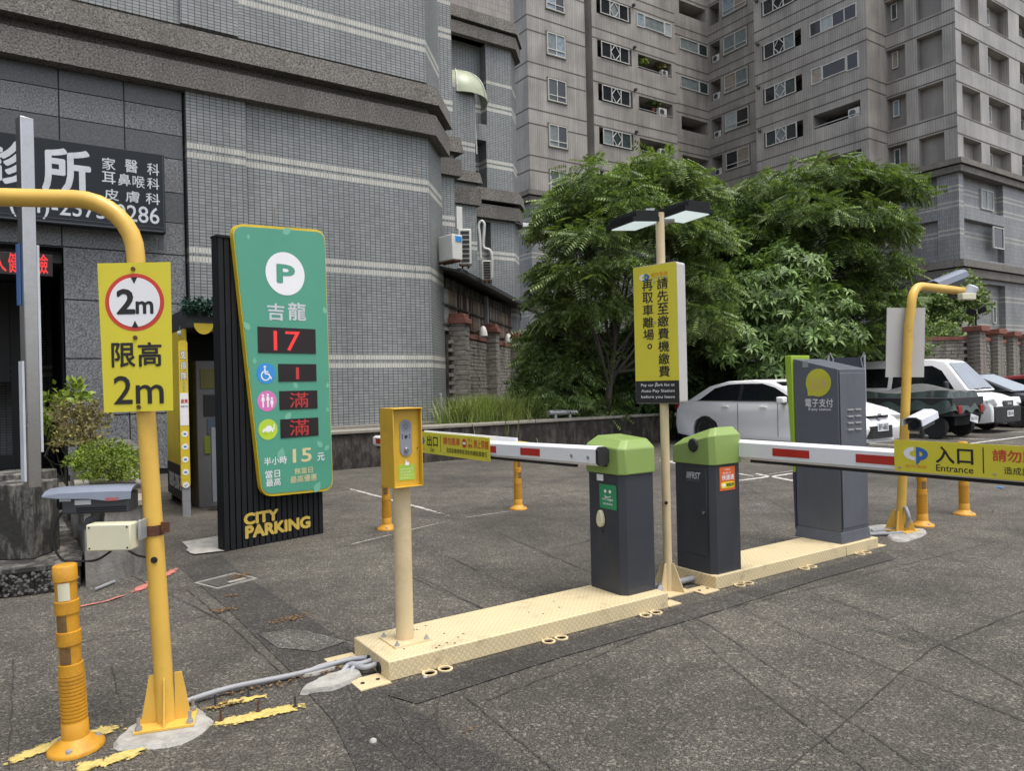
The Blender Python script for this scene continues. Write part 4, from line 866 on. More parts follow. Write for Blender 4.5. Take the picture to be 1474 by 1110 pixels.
tree('broad-leaved tree with whorls of long glossy leaves in front of the big feathery tree', at(1120, 600, 19), padlist([
    (1125, 375, 18.6, .55, .35), (1080, 410, 18.4, .7, .5), (1160, 400, 18.4, .6, .4), (1120, 440, 17.8, .9, .6), (1060, 460, 18.0, .8, .5), (1190, 450, 18.4, .7, .5), (1140, 490, 17.6, .9, .6), (1070, 510, 17.8, .9, .6), (1200, 500, 18.2, .8, .6), (1170, 540, 18, .8, .4), (1110, 535, 17.7, .8, .4), (1030, 500, 18.6, .6, .5)]),
    WT, 80, leaf_broad, 1.25, trunk_r=.10, up=.9, name='broadleaf_tree', inner=.3, forks=1)
# understorey
def bush(label, L, tm, n, m, sc, name='bush', up=.7, group='dark bushes behind the low wall'):
    L = [(px, py, max(D, dwall(px)+rx*.9), rx*max(1, (dwall(px)+rx*.9)/D), rz*max(1, (dwall(px)+rx*.9)/D)) for px, py, D, rx, rz in L]
    b = at(L[0][0], 560, L[0][2]); return tree(label, (b.x, b.y), padlist(L), tm, n, m, sc, 'bush', .03, group, name=name, up=up, inner=.5, forks=1)
bush('dark fern-like bushes below the globe lamp beside the diagonal wall', [(765, 588, 17.2, .5, .4), (850, 590, 17.3, .7, .4), (820, 545, 17.4, .8, .6), (785, 500, 18.4, .6, .5), (795, 540, 17.8, .7, .6), (768, 560, 17.4, .5, .5), (830, 530, 17.6, .9, .6), (795, 580, 17, .8, .5), (780, 520, 17.6, .5, .5), (840, 575, 17.6, .8, .5)], FT1, 150, leaf_fern2, .9)
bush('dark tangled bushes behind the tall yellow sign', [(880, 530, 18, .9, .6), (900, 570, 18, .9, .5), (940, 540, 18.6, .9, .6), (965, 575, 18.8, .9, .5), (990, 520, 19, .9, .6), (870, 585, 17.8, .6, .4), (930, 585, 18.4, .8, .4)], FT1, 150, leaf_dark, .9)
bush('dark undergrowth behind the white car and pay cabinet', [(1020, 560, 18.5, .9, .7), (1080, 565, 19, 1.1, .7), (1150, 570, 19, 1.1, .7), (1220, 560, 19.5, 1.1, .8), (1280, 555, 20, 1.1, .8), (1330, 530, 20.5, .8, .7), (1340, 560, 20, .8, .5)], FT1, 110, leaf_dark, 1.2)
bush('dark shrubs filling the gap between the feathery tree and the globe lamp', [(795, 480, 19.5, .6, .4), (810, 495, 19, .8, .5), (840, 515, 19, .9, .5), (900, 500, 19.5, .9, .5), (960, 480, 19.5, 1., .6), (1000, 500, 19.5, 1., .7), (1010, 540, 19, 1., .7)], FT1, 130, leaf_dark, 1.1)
bush('light green bush in front of the mossy wall right of the white board', [(1345, 490, 22, .7, .5), (1330, 515, 21.5, .7, .6), (1360, 505, 22.4, .5, .3)], LT, 330, leaf_fern, 2.4, group=None)
tree('small dense bushy tree behind the mossy block wall, under the curved right pole', at(1365, 560, 27), padlist([(1350, 440, 27, .7, .5), (1380, 430, 27, .8, .6), (1400, 445, 27, .6, .6), (1365, 465, 27, .9, .5), (1335, 460, 27.5, .6, .5)]), LT, 330, leaf_fern, 2.3, trunk_r=.08)
# grass tufts in the strip behind the low wall
gr_V, gr_F = [], []
def grass(name, pts, h, n, m, label=None):
    V = []; Fc = []
    for k in range(n):
        cx, cy, cz, rx, ry = random.choice(pts); x = cx+random.gauss(0, rx); y = cy+random.gauss(0, ry); a = random.uniform(0, 6.28); hh = h*random.uniform(.5, 1.2); b = random.uniform(.1, .7)*hh; w = .012
        o = len(V); c, s = math.cos(a), math.sin(a)
        V += [(x-s*w, y+c*w, cz), (x+s*w, y-c*w, cz), (x+c*b*.35+s*w*.7, y+s*b*.35-c*w*.7, cz+hh*.6), (x+c*b*.35-s*w*.7, y+s*b*.35+c*w*.7, cz+hh*.6), (x+c*b, y+s*b, cz+hh*.95)]
        Fc += [(o, o+1, o+2, o+3), (o+3, o+2, o+4)]
    me = bpy.data.meshes.new(name); me.from_pydata(V, [], Fc); me.materials.append(m); o = bpy.data.objects.new(name, me); SC.collection.objects.link(o); o['kind'] = 'stuff'
    if label: o['label'] = label
    return o
ga = [tuple(at(px, 560, D)[:2]) + (.2, .3, .3) for px, D in ((690, 15.9), (708, 16.1), (724, 16.3), (700, 16.5), (672, 15.7), (715, 16.7))]
grass('grass', ga, 1.0, 5600, leaf_grass, 'long yellowish green grass below the block wall piers')
grass('grass', [tuple(at(px, 560, D)[:2]) + (.3, .5, .25) for px, D in ((800, 17.2), (850, 17.6), (900, 18), (950, 18.5))], .42, 1800, leaf_grass, 'short grass and weeds along the back of the low wall')
grass('grass', [tuple(at(px, 560, D)[:2]) + (.2, .8, .8) for px, D in ((1445, 23.5), (1474, 24.5), (1500, 24))], .9, 2200, leaf_grass, 'grass at the foot of the mossy wall behind the parked cars')

# ------------------------------------------------------------------ low wall
lw = MB(); lw.box(2.9, 12.9, 12.65, 12.9, 0, .64); o1 = lw.build('low_wall', low_wall_m); tag(o1, 'low blackened concrete wall with a paler cap across the back of the car park', 'wall')
lw = MB(); r_ = random.Random(11); X = 2.85
while X < 12.9: lw.box(X, min(X+1.55, 12.93), 12.61, 13.1, .64, .70+r_.uniform(-.004, .004)); X += 1.56
q = lw.build('wall_cap', wall_cap, o1, bevel=.012)
sb = MB(); sb.box(3, 40, 13.1, 20.0, 0, .3); struct('planting_bed', sb, bush_soil)
lw = MB(); lw.box(13.2, 26, 12.9, 13.1, 0, .55); o = lw.build('kerb_wall', low_wall_m); tag(o, 'dark low kerb wall in shade behind the parked cars', 'wall')
t = thing('floodlight', 'long grey floodlight lying on the cap of the low wall behind the green barrier head', 'floodlight', (*gp(895, 596, .9)[:2], .7), 0)
p = at(892, 594, 14.6); t.location = (p.x, 12.8, .70); mb = MB(); mb.tube([(-.35, 0, .14), (.42, 0, .12)], .055, 10); mb.box(-.2, -.15, -.03, .03, 0, .1); mb.box(.2, .25, -.03, .03, 0, .1); mb.build('housing', galv, t, smooth=40)
# mossy block wall at the right, with piers
rw = thing('mossy_wall', 'mossy grey block wall with brick-capped piers behind the vans at the right', 'wall'); A_, B_ = Vector((25.4, 13.5, 0)), Vector((26.1, 11.5, 0)); C_ = Vector((40, 14.4, 0))
core = MB(); bl = MB(); caps = MB(); r_ = random.Random(4)
for p, q in ((Vector((22.5, 14.2, 0)), B_), (B_, C_)):
    L_ = (q-p).length; ang = math.degrees(math.atan2(q.y-p.y, q.x-p.x)); F_ = Fr(None, p.x, p.y, ang); F_.rect(core, 0, L_, 0, 2.62, -.2, 0); F_.rect(caps, -.05, L_, 2.62, 2.74, -.26, .06)
    z = .6; k = 0
    while z < 2.55:
        u = (k % 2)*.2
        while u < min(L_-.4, 9): F_.rect(bl, u, u+.385, z, z+.105, -.02, .012+r_.uniform(0, .02)); u += .4
        z += .12; k += 1
core.build('wall_core', low_wall_m, rw); bl.build('wall_blocks', block_m, rw, kind='stuff'); caps.build('coping', brick_cap, rw)
pb = None
for i, p in enumerate((B_, B_+(C_-B_).normalized()*2.6, B_+(C_-B_).normalized()*5.2, B_+(C_-B_).normalized()*7.8)):
    z = .5
    while z < 2.8:
        if pb is None: q = MB(); q.box(-.2, .2, -.2, .2, 0, .125); pb = q.build('block', block_m, rw, bevel=.008, seg=1); o = pb
        else: o = pb.copy(); SC.collection.objects.link(o); o.parent = rw
        o.location = (p.x+r_.uniform(-.01, .01), p.y-.1, z); z += .135
    q = MB(); q.box(p.x-.3, p.x+.3, p.y-.4, p.y+.2, 2.87, 3.05); q.build('pier_cap', brick_cap, rw, bevel=.015)
t = thing('floodlight', 'pair of small black floodlights standing on the nearest brick-capped pier at the right', 'floodlight', (B_.x, B_.y-.1, 3.05), -34); mb = MB(); mb.tube([(0, 0, 0), (0, 0, .5)], .025, 8); mb.build('stem', black_m, t)
for sx in (-1, 1): mb = MB(); mb.mbox(Matrix.Translation((sx*.18, -.04, .5+sx*.03)) @ Matrix.Rotation(R(-25*sx), 4, 'Y') @ Matrix.Rotation(R(20), 4, 'X'), .26, .06, .2); mb.build('lamp_head', black_m, t)

# ------------------------------------------------------------------ islands, cabinets, arms
def island(label, x0, x1, y0, y1, h, seam=None):
    t = thing('island_base', label, 'traffic island', (x0, y0, 0), 0, 'cream tread plate islands'); L_, Wd = x1-x0, y1-y0
    mb = MB(); mb.box(0, L_ if not seam else seam-.002, 0, Wd, 0.0, h); mb.build('tread_plate', plate, t, bevel=.006, seg=2)
    if seam: mb = MB(); mb.box(seam+.002, L_, 0, Wd, 0, h-.002); mb.build('tread_plate', plate, t, bevel=.006)
    for i, u in enumerate((.25, 1.0, 1.75)):
        q = MB(); q.poly = None
        for dx in (-.045, .045): q.lathe([(.028, .003), (.040, .003), (.040, .011), (.028, .011), (.028, .003)], 12, (u+dx, -.035))
        q.build('anchor_lug', cream, t)
    for yy in ((-.03, .12), (Wd-.12, Wd+.03)):
        q = MB(); q.box(-.16, -.001, yy[0], yy[1], .003, .010); q.build('anchor_plate', cream, t); q = MB(); q.lathe([(.011, .0102), (.011, .013)], 10, (-.12, (yy[0]+yy[1])/2)); q.lathe([(.011, .0102), (.011, .013)], 10, (-.04, (yy[0]+yy[1])/2)); q.build('bolt_hole', black_p, t)
    q = MB(); q.box(L_+.001, L_+.12, .0, .1, .003, .010); q.build('anchor_plate', cream, t)
    return t
i1 = island('long cream tread-plate island carrying the ticket post and the exit barrier cabinet', 1.49, 3.43, 3.35, 3.80, .10)
i2 = island('cream tread-plate island carrying the entrance barrier cabinet and the grey pay cabinet', 3.98, 6.02, 3.43, 3.83, .095, seam=1.57)
q = MB()
for ux, uy in ((.14, .12), (.17, .16), (.14, .30), (.17, .33), (.36, .06), (.39, .03), (.45, .10), (.42, .2), (.5, .13), (.33, .35), (.4, .38), (1.05, .14), (1.0, .22), (1.2, .18), (1.25, .3), (.28, .03), (.31, .05)):
    q.lathe([(.006, .1003), (.0065, .1012)], 8, (ux, uy))
q.build('drill_hole', black_p, i1)
q = MB(); q.lathe([(.03, 0), (.03, .004)], 12, M=Matrix.Translation((-.001, .12, .035)) @ Matrix.Rotation(R(-90), 4, 'Y')); q.build('cable_hole', black_p, i1); q = MB(); q.lathe([(.03, 0), (.03, .004)], 12, M=Matrix.Translation((-.001, .24, .035)) @ Matrix.Rotation(R(-90), 4, 'Y')); q.build('cable_hole', black_p, i1)
def barrier(label, x, y, w, dep, arm_side, top):
    t = thing('barrier_cabinet', label, 'barrier', (x, y, .1 if arm_side < 0 else .095), 0, 'barrier gate cabinets'); c = .035; H1, H2 = .775, top
    P = [(0, c), (c, 0), (w-.015, 0), (w, .015), (w, dep-.015), (w-.015, dep), (.015, dep), (0, dep-.015)]
    mb = MB(); mb.prism(P, 0, H1); mb.build('cabinet_body', cab_dark, t, smooth=20)
    e = .012
    def grow(P, e, cx=w/2, cy=dep/2): return [(cx+(px-cx)*(1+e/(w/2)), cy+(py-cy)*(1+e/(dep/2))) for px, py in P]
    # lid: flat top slopes down to the far +Y side then a big chamfer
    A0 = grow(P, e); A1 = grow(P, e*.8)
    zt_ = [H2-.04-(.085*(py/dep) if arm_side > 0 else .02*(1-py/dep)) for px, py in A1]
    A2 = [(w/2+(px-w/2)*.72+.02, dep/2+(py-dep/2)*.80) for px, py in P]
    mb = MB(); n = len(P)
    rings = [[(px, py, H1-.01) for px, py in A0], [(px, py, zt_[i]-.01) for i, (px, py) in enumerate(A1)], [(px, py, zt_[i]+.045) for i, (px, py) in enumerate(A2)]]
    mb.loft(rings); mb.build('cabinet_hood', cab_green, t, bevel=.014, seg=3)
    return t
b1 = barrier('exit barrier cabinet, charcoal with lime hood and a green smiley sticker', 3.145, 3.45, .285, .335, -1, 1.0)
b2 = barrier('entrance barrier cabinet, charcoal with lime hood, door and orange sticker', 3.995, 3.455, .295, .36, 1, 1.02)
FBx = Fr(b1, 0, 0, -90)      # the -X face: u runs toward -Y
def facex(t): return Fr(t, 0, 0, -90)
f = facex(b1)
def rect_px(par, fr, L, Rr, T, B, m, name, d0=.0005, d1=.003, r=None):
    u0, z1 = fr.uz(L, T, d1); u1, z0 = fr.uz(Rr, B, d1); mu, mv = (L+Rr)/2, (T+B)/2; u0 = fr.uz(L, mv, d1)[0]; u1 = fr.uz(Rr, mv, d1)[0]; z0 = fr.uz(mu, B, d1)[1]; z1 = fr.uz(mu, T, d1)[1]
    mb = MB(); fr.poly(mb, rounded(u0, u1, z0, z1, r*(z1-z0)) if r else [(u0, z0), (u1, z0), (u1, z1), (u0, z1)], d0, d1); return mb.build(name, m, par), (u0, u1, z0, z1)
st_, bx_ = rect_px(b1, f, 863, 887, 698, 733, M_('sticker_green', (.03, .26, .11), .4), 'sticker')
u0, u1, z0, z1 = bx_; mu = (u0+u1)/2; hh = z1-z0; ww = u1-u0
mb = MB(); f.poly(mb, disc(mu-ww*.14, z1-hh*.28, ww*.07, 12, hh*.07), .004, .005); f.poly(mb, disc(mu+ww*.14, z1-hh*.28, ww*.07, 12, hh*.07), .004, .005)
arc = [(mu+ww*.2*math.cos(R(a)), z1-hh*.40+hh*.10*math.sin(R(a))) for a in range(200, 341, 20)]; [f.poly(mb, [arc[k_], arc[k_+1], (arc[k_+1][0], arc[k_+1][1]-hh*.035), (arc[k_][0], arc[k_][1]-hh*.035)], .004, .005) for k_ in range(len(arc)-1)]; mb.build('smiley', white_print, b1)
text(b1, f, 'ciTogo', (mu-ww*.32, mu+ww*.32, z0+hh*.32, z0+hh*.46), white_print, d=.0045, bold=.02); text(b1, f, '自助停車場', (mu-ww*.28, mu+ww*.28, z0+hh*.16, z0+hh*.25), white_print, d=.0045, bold=.01)
rect_px(b1, f, 859, 868, 683, 692, white_print, 'label_tag')
mb = MB(); cu_, cz_ = f.uz(867, 746); f.poly(mb, [(cu_+.031*math.sin(R(a))*(1-.28*math.cos(R(a))), cz_+.056*math.cos(R(a))) for a in range(0, 360, 20)], .0, .03); mb.build('intercom_button', M_('cream_plastic', (.62, .58, .40), .4), b1, bevel=.012, seg=3)
mb = MB(); cu_, cz_ = f.uz(868, 765); f.poly(mb, disc(cu_, cz_, .006, 12), .0, .003); 
for px, py in ((878, 684), (885, 685), (878, 695), (885, 697), (852, 680), (853, 691)): cu_, cz_ = f.uz(px, py); f.poly(mb, disc(cu_, cz_, .004, 8), 0, .003)
mb.build('bolt', black_p, b1)
f2 = facex(b2)
u0 = f2.uz(982, 720)[0]+.012; u1 = f2.uz(1018, 720)[0]; z1 = f2.uz(1000, 674)[1]; z0 = f2.uz(1000, 797)[1]
mb = MB(); f2.rect(mb, u0, u1, z0, z1, .0, .006); mb.build('door', cab_dark, b2, bevel=.003, seg=1)
mb = MB(); cu_, cz_ = f2.uz(1014, 738, .008); f2.poly(mb, disc(cu_, cz_, .012, 14), .006, .02); mb.build('door_lock', steel, b2)
mb = MB(); cu_, cz_ = f2.uz(997, 641, .02); f2.poly(mb, [(cu_+.045*math.cos(R(a)), cz_+.052*math.sin(R(a))) for a in range(0, 360, 45)], .0, .028); mb.build('axle_cap', rubber, b2, bevel=.01)
text_px(b2, f2, 'IIIFRST', 988, 1008, 680, 689, grey_print, bold=.04, shear=.3, d=.008); text_px(b2, f2, 'PARKING SYSTEM', 988, 1007, 690, 693, M_('dim_print', (.14, .15, .17), .5), d=.008)
f2y = Fr(b2, 0, 0, 0); o, (u0, u1, z0, z1) = rect_px(b2, f2y, 1036, 1058, 672, 706, M_('sticker_orange', (.62, .12, .02), .45), 'sticker'); ww, hh = u1-u0, z1-z0
text(b2, f2y, '汽車停車', (u0+ww*.3, u0+ww*.68, z1-hh*.15, z1-hh*.08), white_print, d=.004); text(b2, f2y, '悠遊卡', (u0+ww*.18, u1-ww*.25, z1-hh*.30, z1-hh*.22), white_print, d=.004); text(b2, f2y, '快速通', (u0+ww*.14, u1-ww*.08, z1-hh*.56, z1-hh*.34), white_print, d=.004, bold=.03)
mb = MB(); f2y.poly(mb, rounded(u0+ww*.08, u1-ww*.06, z0+hh*.1, z0+hh*.36, hh*.10), .003, .0042); mb.build('sticker_pill', M_('pill_yellow', (.7, .6, .03), .5), b2); text(b2, f2y, '輕鬆停', (u0+ww*.42, u1-ww*.1, z0+hh*.15, z0+hh*.31), M_('dark_green_print', (.02, .08, .02), .5), d=.005, bold=.03)
mb = MB(); f2y.poly(mb, disc(u0+ww*.25, z0+hh*.23, ww*.11, 16, hh*.07), .0042, .005); mb.build('sticker_dot', white_print, b2)

# booms ------------------------------------------------------------
def boom(label, ox, oy, oz, yaw, L_, h0, h1, th, sag, reds, rot_fr):
    """boom runs along local +X; the printed face is local -Y"""
    t = thing('boom_barrier', label, 'barrier arm', (ox, oy, oz), yaw, 'white booms with red reflectors')
    mb = MB(); c = .018
    def ring(x, h, z): return [(x, -th/2, z-h/2+c), (x, -th/2+c, z-h/2), (x, th/2-c, z-h/2), (x, th/2, z-h/2+c), (x, th/2, z+h/2-c), (x, th/2-c, z+h/2), (x, -th/2+c, z+h/2), (x, -th/2, z+h/2-c)]
    mb.loft([ring(0, h0, 0), ring(L_, h1, sag)]); mb.build('boom', white_al, t, smooth=20)
    mb = MB(); mb.loft([[(x, -.012, z-h/2-.022), (x, .012, z-h/2-.022), (x, .016, z-h/2-.001), (x, -.016, z-h/2-.001)] for x, h, z in ((.25, h0, sag*.25/L_), (L_, h1, sag))]); mb.build('rubber_strip', rubber, t)
    mb = MB(); mb.loft([ring(-.025, h0*.92, 0), ring(-.001, h0*.96, 0)]); mb.build('end_cap', rubber, t)
    mb = MB(); mb.loft([ring(L_+.001, h1, sag), ring(L_+.03, h1*.9, sag)]); mb.build('end_cap', white_al, t)
    for a, b in reds:
        za = sag*a/L_; zb = sag*b/L_; q = MB(); y0, y1 = -th/2-.0005, -th/2-.003; hr = .026
        q.hexa([(a, y1, za-hr), (b, y1, zb-hr), (b, y0, zb-hr), (a, y0, za-hr), (a, y1, za+hr), (b, y1, zb+hr), (b, y0, zb+hr), (a, y0, za+hr)]); q.build('reflector', red_refl, t)
    return t
A1 = boom('white exit barrier arm with red reflectors, mostly behind the intercom box', 3.085, 3.575, .985, 90, 3.50, .125, .105, .09, -.075, [(.60, .84), (1.17, 1.36), (3.25, 3.45)], None)
# for the exit arm local +X points to +Y, the face seen from the camera is local +Y -> turn its signs round
def arm_face(t, th): 
    f = Fr(t, 0, th/2+.0, 180); return f
for o in list(A1.children):
    if o.name.startswith('reflector'): o.location = (0, .09+.0035, 0)
for x in (.07, .24): mb = MB(); mb.lathe([(.012, 0), (.012, .008)], 8, M=Matrix.Translation((x, .045, -.01)) @ Matrix.Rotation(R(-90), 4, 'X')); mb.build('bolt', galv, A1)
mb = MB(); mb.box(-.02, .12, -.10, -.047, -.09, .05); mb.build('arm_bracket', rubber, A1, bevel=.02)
A2 = boom('white entrance barrier arm with red reflectors reaching the right edge', 4.31, 3.62, .955, -90, 3.6, .135, .125, .09, .0, [(.46, .74), (1.06, 1.36)], None)
def cp_logo(par, f, cu, cz, s, d=.004):
    # white c on the left, blue p on the right
    mb = MB(); out = [(cu-s*.02, cz+s*.5)]; A_ = [R(a) for a in range(100, 271, 17)]
    C_ = [(cu-s*.02+s*.72*math.cos(a), cz+s*.08+s*.42*math.sin(a)) for a in A_]; I_ = [(cu-s*.02+s*.36*math.cos(a), cz+s*.06+s*.20*math.sin(a)) for a in A_]
    for k in range(len(A_)-1): f.poly(mb, [C_[k], C_[k+1], I_[k+1], I_[k]], d, d+.001)
    mb.build('emblem', white_print, par)
    mb = MB(); A_ = [R(a) for a in range(-90, 91, 18)]; C_ = [(cu+s*.03+s*.70*math.cos(a), cz+s*.08+s*.42*math.sin(a)) for a in A_]; I_ = [(cu+s*.2+s*.22*math.cos(a), cz+s*.08+s*.16*math.sin(a)) for a in A_]
    for k in range(len(A_)-1): f.poly(mb, [I_[k], C_[k], C_[k+1], I_[k+1]], d, d+.001)
    f.poly(mb, [(cu+s*.03, cz-s*.6), (cu+s*.25, cz-s*.42), (cu+s*.2, cz+s*.5), (cu+s*.03, cz+s*.5)], d+.0004, d+.0014); mb.build('emblem', blue_print, par)
def notice(par, f, u0, u1, z0, z1, kind, d):
    t = thing('notice_board', {'exit': 'yellow exit notice board fixed to the far barrier arm', 'entrance': 'yellow entrance notice board fixed to the near barrier arm at the right edge'}[kind], 'sign', par.location, math.degrees(par.rotation_euler.z))
    mb = MB(); f.poly(mb, [(u0, z0), (u1, z0-(.0)), (u1, z1), (u0, z1)], d, d+.006); mb.build('board', sign_yellow, t)
    if kind == 'exit': mb = MB(); f.rect(mb, u0+.0, u1+.22, z0+.03, z1+.002, d-.11, d-.09); mb.build('back_board', white_print, t)
    w, h = u1-u0, z1-z0; D = d+.007; T = lambda s, a, b, c, e, m, **k: text(t, f, s, (u0+w*a, u0+w*b, z0+h*c, z0+h*e), m, d=D, **k)
    cp_logo(t, f, u0+w*.10, z0+h*.55, h*.52, D)
    T('城市車旅', .05, .15, .13, .24, orange_print)
    T('入口' if kind == 'entrance' else '出口', .19, .345, .36, .86, black_p, bold=.035); T('Entrance' if kind == 'entrance' else 'Exit', .19 if kind == 'entrance' else .24, .345 if kind == 'entrance' else .295, .1, .30, black_p, bold=.015)
    mb = MB(); f.rect(mb, u0+w*.384, u0+w*.388, z0+h*.14, z0+h*.9, d+.006, D+.0005); mb.build('divider', black_p, t)
    T('請勿跟車', .423, .645, .52, .86, red_print, bold=.03)
    mb = MB(); f.poly(mb, disc(u0+w*.70, z0+h*.66, h*.2), D, D+.001); mb.build('no_entry_disc', red_print, t); mb = MB(); f.rect(mb, u0+w*.70-h*.13, u0+w*.70+h*.13, z0+h*.61, z0+h*.71, D+.001, D+.002); mb.build('no_entry_bar', white_print, t)
    T('行人', .745, .80, .72, .9, red_print, bold=.02); T('機車', .745, .80, .48, .66, red_print, bold=.02); T('禁止穿越', .815, .985, .5, .86, red_print, bold=.03)
    T('造成設備損壞者須負修繕賠償責任', .465, .97, .16, .38, black_p, bold=.012)
    mb = MB(); [f.poly(mb, disc(u0+w*a, z0+h*b, .007, 10), d+.006, d+.010) for a, b in ((.025, .12), (.43, .14), (.975, .12))]; mb.build('screw', galv, t)
    return t
fa1 = Fr(A1, 0, .045+.001, 180)       # u runs toward -Y(world), normal to -X
ua = fa1.uz(598, 645)[0]; ub = fa1.uz(706, 650)[0]; za_ = fa1.uz(700, 665)[1]; zb_ = fa1.uz(706, 628.5)[1]
notice(A1, fa1, ua, ub, -.085-.04, .062, 'exit', .0)
fa2 = Fr(A2, 0, -.045-.001, 0); ua = fa2.uz(1288, 650)[0]
notice(A2, fa2, ua, ua+1.24, -.055, .125, 'entrance', .0)

# pay cabinet --------------------------------------------------------
ep = thing('pay_cabinet', 'tall grey electronic payment cabinet with a yellow speech bubble and lime fin', 'payment machine', (5.55, 3.47, .095), 0)
W_, D_ = .40, .41
mb = MB(); mb.prism([(0, 0), (W_, 0), (W_, D_), (0, D_)], .09, [1.43, 1.43, 1.53, 1.53]); mb.build('cabinet_body', epay_m, ep, bevel=.006)
mb = MB(); mb.prism([(-.02, -.012), (W_+.012, -.012), (W_+.012, D_+.012), (-.02, D_+.012)], 0, .09, top=[(-.004, -.004), (W_+.004, -.004), (W_+.004, D_), (-.004, D_)]); mb.build('plinth', epay_m, ep, bevel=.004)
fy = Fr(ep, 0, 0, 0); mb = MB(); fy.rect(mb, .02, W_-.01, .12, 1.395, 0, .006); mb.build('side_door', epay_m, ep, bevel=.003, seg=1)
mb = MB(); fy.rect(mb, .005, .015, .1, 1.42, 0, .003); mb.build('door_gap', black_p, ep)
for k in range(4):
    for s in (0, 1):
        q = MB(); fy.poly(q, rounded(.11+s*.11, .19+s*.11, 1.085-k*.055, 1.097-k*.055, .005, 3), .006, .016); q.build('vent_slot', alu, ep, smooth=30)
fx = facex(ep); cu_, cz_ = fx.uz(1178, 551); mb = MB(); rz_ = fx.uz(1178, 531)[1]-cz_; ru = (fx.uz(1196, 551)[0]-fx.uz(1160, 551)[0])/2
fx.poly(mb, disc(cu_, cz_, ru, 30, rz_), 0, .004); fx.poly(mb, [(cu_-ru*.85, cz_-rz_*.95), (cu_-ru*.3, cz_-rz_*.92), (cu_-ru*.9, cz_-rz_*.3)], 0, .0038); mb.build('speech_bubble', M_('bubble_yellow', (.50, .48, .04), .5), ep)
mb = MB(); fx.poly(mb, disc(cu_+ru*.45, cz_-rz_*.05, ru*.18, 14, rz_*.3), .004, .005); mb.build('faded_mark', M_('faded_pink', (.60, .40, .18), .5), ep)
text(ep, fx, 'LI', (cu_-ru*.5, cu_+ru*.05, cz_-rz_*.5, cz_+rz_*.4), M_('faded_pink', (.60, .40, .18), .5), d=.0045, bold=.01)
rect_px(ep, fx, 1155, 1163, 520, 529, M_('tag_grey', (.25, .27, .3), .5), 'tag_plate')
text_px(ep, fx, '電子支付', 1159, 1199, 574, 586, white_print, bold=.008); text_px(ep, fx, 'E-pay station', 1164, 1196, 587.5, 592, white_print, bold=.012)
mb = MB(); a = [(-.05, D_+.0)]
mb.prism([(-.005, D_+.004), (-.005, D_+.03), (W_*.6, D_+.03), (W_*.6, D_+.004)], .55, 1.56, top=[(-.02, D_+.004), (-.02, D_+.075), (W_*.6, D_+.075), (W_*.6, D_+.004)]); mb.build('side_fin', epay_green, ep, bevel=.006)
mb = MB(); mb.prism([(-.0, D_+.004), (-.0, D_+.02), (W_*.6, D_+.02), (W_*.6, D_+.004)], .06, .548, top=[(-.005, D_+.004), (-.005, D_+.03), (W_*.6, D_+.03), (W_*.6, D_+.004)]); mb.build('fin_shade', purple_m, ep)  # the purple shadow below the lime fin, shaped and coloured as a panel

# ticket / intercom post ------------------------------------------------
pb_ = gp(583, 921, .1); tp = thing('intercom_post', 'cream post carrying a yellow hooded intercom box with green sticker', 'intercom', (pb_.x, pb_.y, .1), 0)
mb = MB(); mb.tube([(0, 0, .008), (0, 0, .86)], .047, 24); mb.build('post', cream, tp, smooth=40)
q = MB(); q.box(-.105, .105, -.105, .105, .0, .008); q.build('base_plate', cream, tp); 
for sx, sy in ((-1, -1), (1, -1), (-1, 1), (1, 1)): q = MB(); q.lathe([(.014, .008), (.014, .018), (.006, .018), (.006, .032)], 8, (sx*.085, sy*.085)); q.build('bolt', galv, tp)
bx = thing('intercom_box', 'yellow steel intercom box with hood, speaker grille and push button', 'intercom', (pb_.x-.01, pb_.y-.03, .93), 0)
bx.parent = None
w, dp, h = .168, .165, .415
mb = MB(); F_ = Fr(bx, 0, -dp/2, 0)
mb.box(-w/2, -w/2+.006, -dp/2, dp/2, 0, h-.006); mb.box(w/2-.006, w/2, -dp/2, dp/2, 0, h-.006); mb.box(-w/2, w/2, -dp/2-.012, dp/2, h-.006, h); mb.box(-w/2+.006, w/2-.006, -dp/2, dp/2, 0, .006); mb.box(-w/2+.006, w/2-.006, -dp/2+.028, dp/2, .006, h-.006); mb.build('casing', yellow_box, bx, bevel=.0015, seg=1)
Fi = Fr(bx, 0, -dp/2+.028, 0)
mb = MB(); Fi.poly(mb, rounded(-.034, .034, .16, .355, .0339, 8), 0, .004); mb.build('intercom_panel', M_('panel_grey', (.24, .25, .29), .4), bx)
mb = MB()
for a in range(0, 360, 20):
    for rr_ in (.008, .013, .018, .023, .028): Fi.poly(mb, disc(rr_*math.cos(R(a)), .318+rr_*math.sin(R(a)), .0016, 5), .004, .0045)
for k in (-1, 0, 1): Fi.rect(mb, -.024, -.018, .262+k*.009, .267+k*.009, .004, .0045); Fi.rect(mb, .018, .024, .262+k*.009, .267+k*.009, .004, .0045)
Fi.poly(mb, disc(0, .264, .008, 14), .004, .007); mb.build('speaker_grille', black_p, bx)
mb = MB(); Fi.poly(mb, disc(0, .195, .012, 18), .004, .014); mb.build('push_button', steel, bx, bevel=.003)
mb = MB(); Fi.poly(mb, rounded(-.045, .048, .035, .118, .006, 3), 0, .0015); Fi.poly(mb, rounded(-.012, .018, .108, .125, .007, 3), .0015, .002); mb.build('sticker', M_('sticker_lime', (.33, .52, .06), .5), bx)
for i, s_ in enumerate(('電動車停車格', '請按對講機', '身障優惠請出示', '服務中心')): text(bx, Fi, s_, (-.036, .04-(.015 if i % 2 else 0), .088-i*.015, .098-i*.015), M_('pale_yellow_print', (.7, .72, .4), .5), d=.0022)
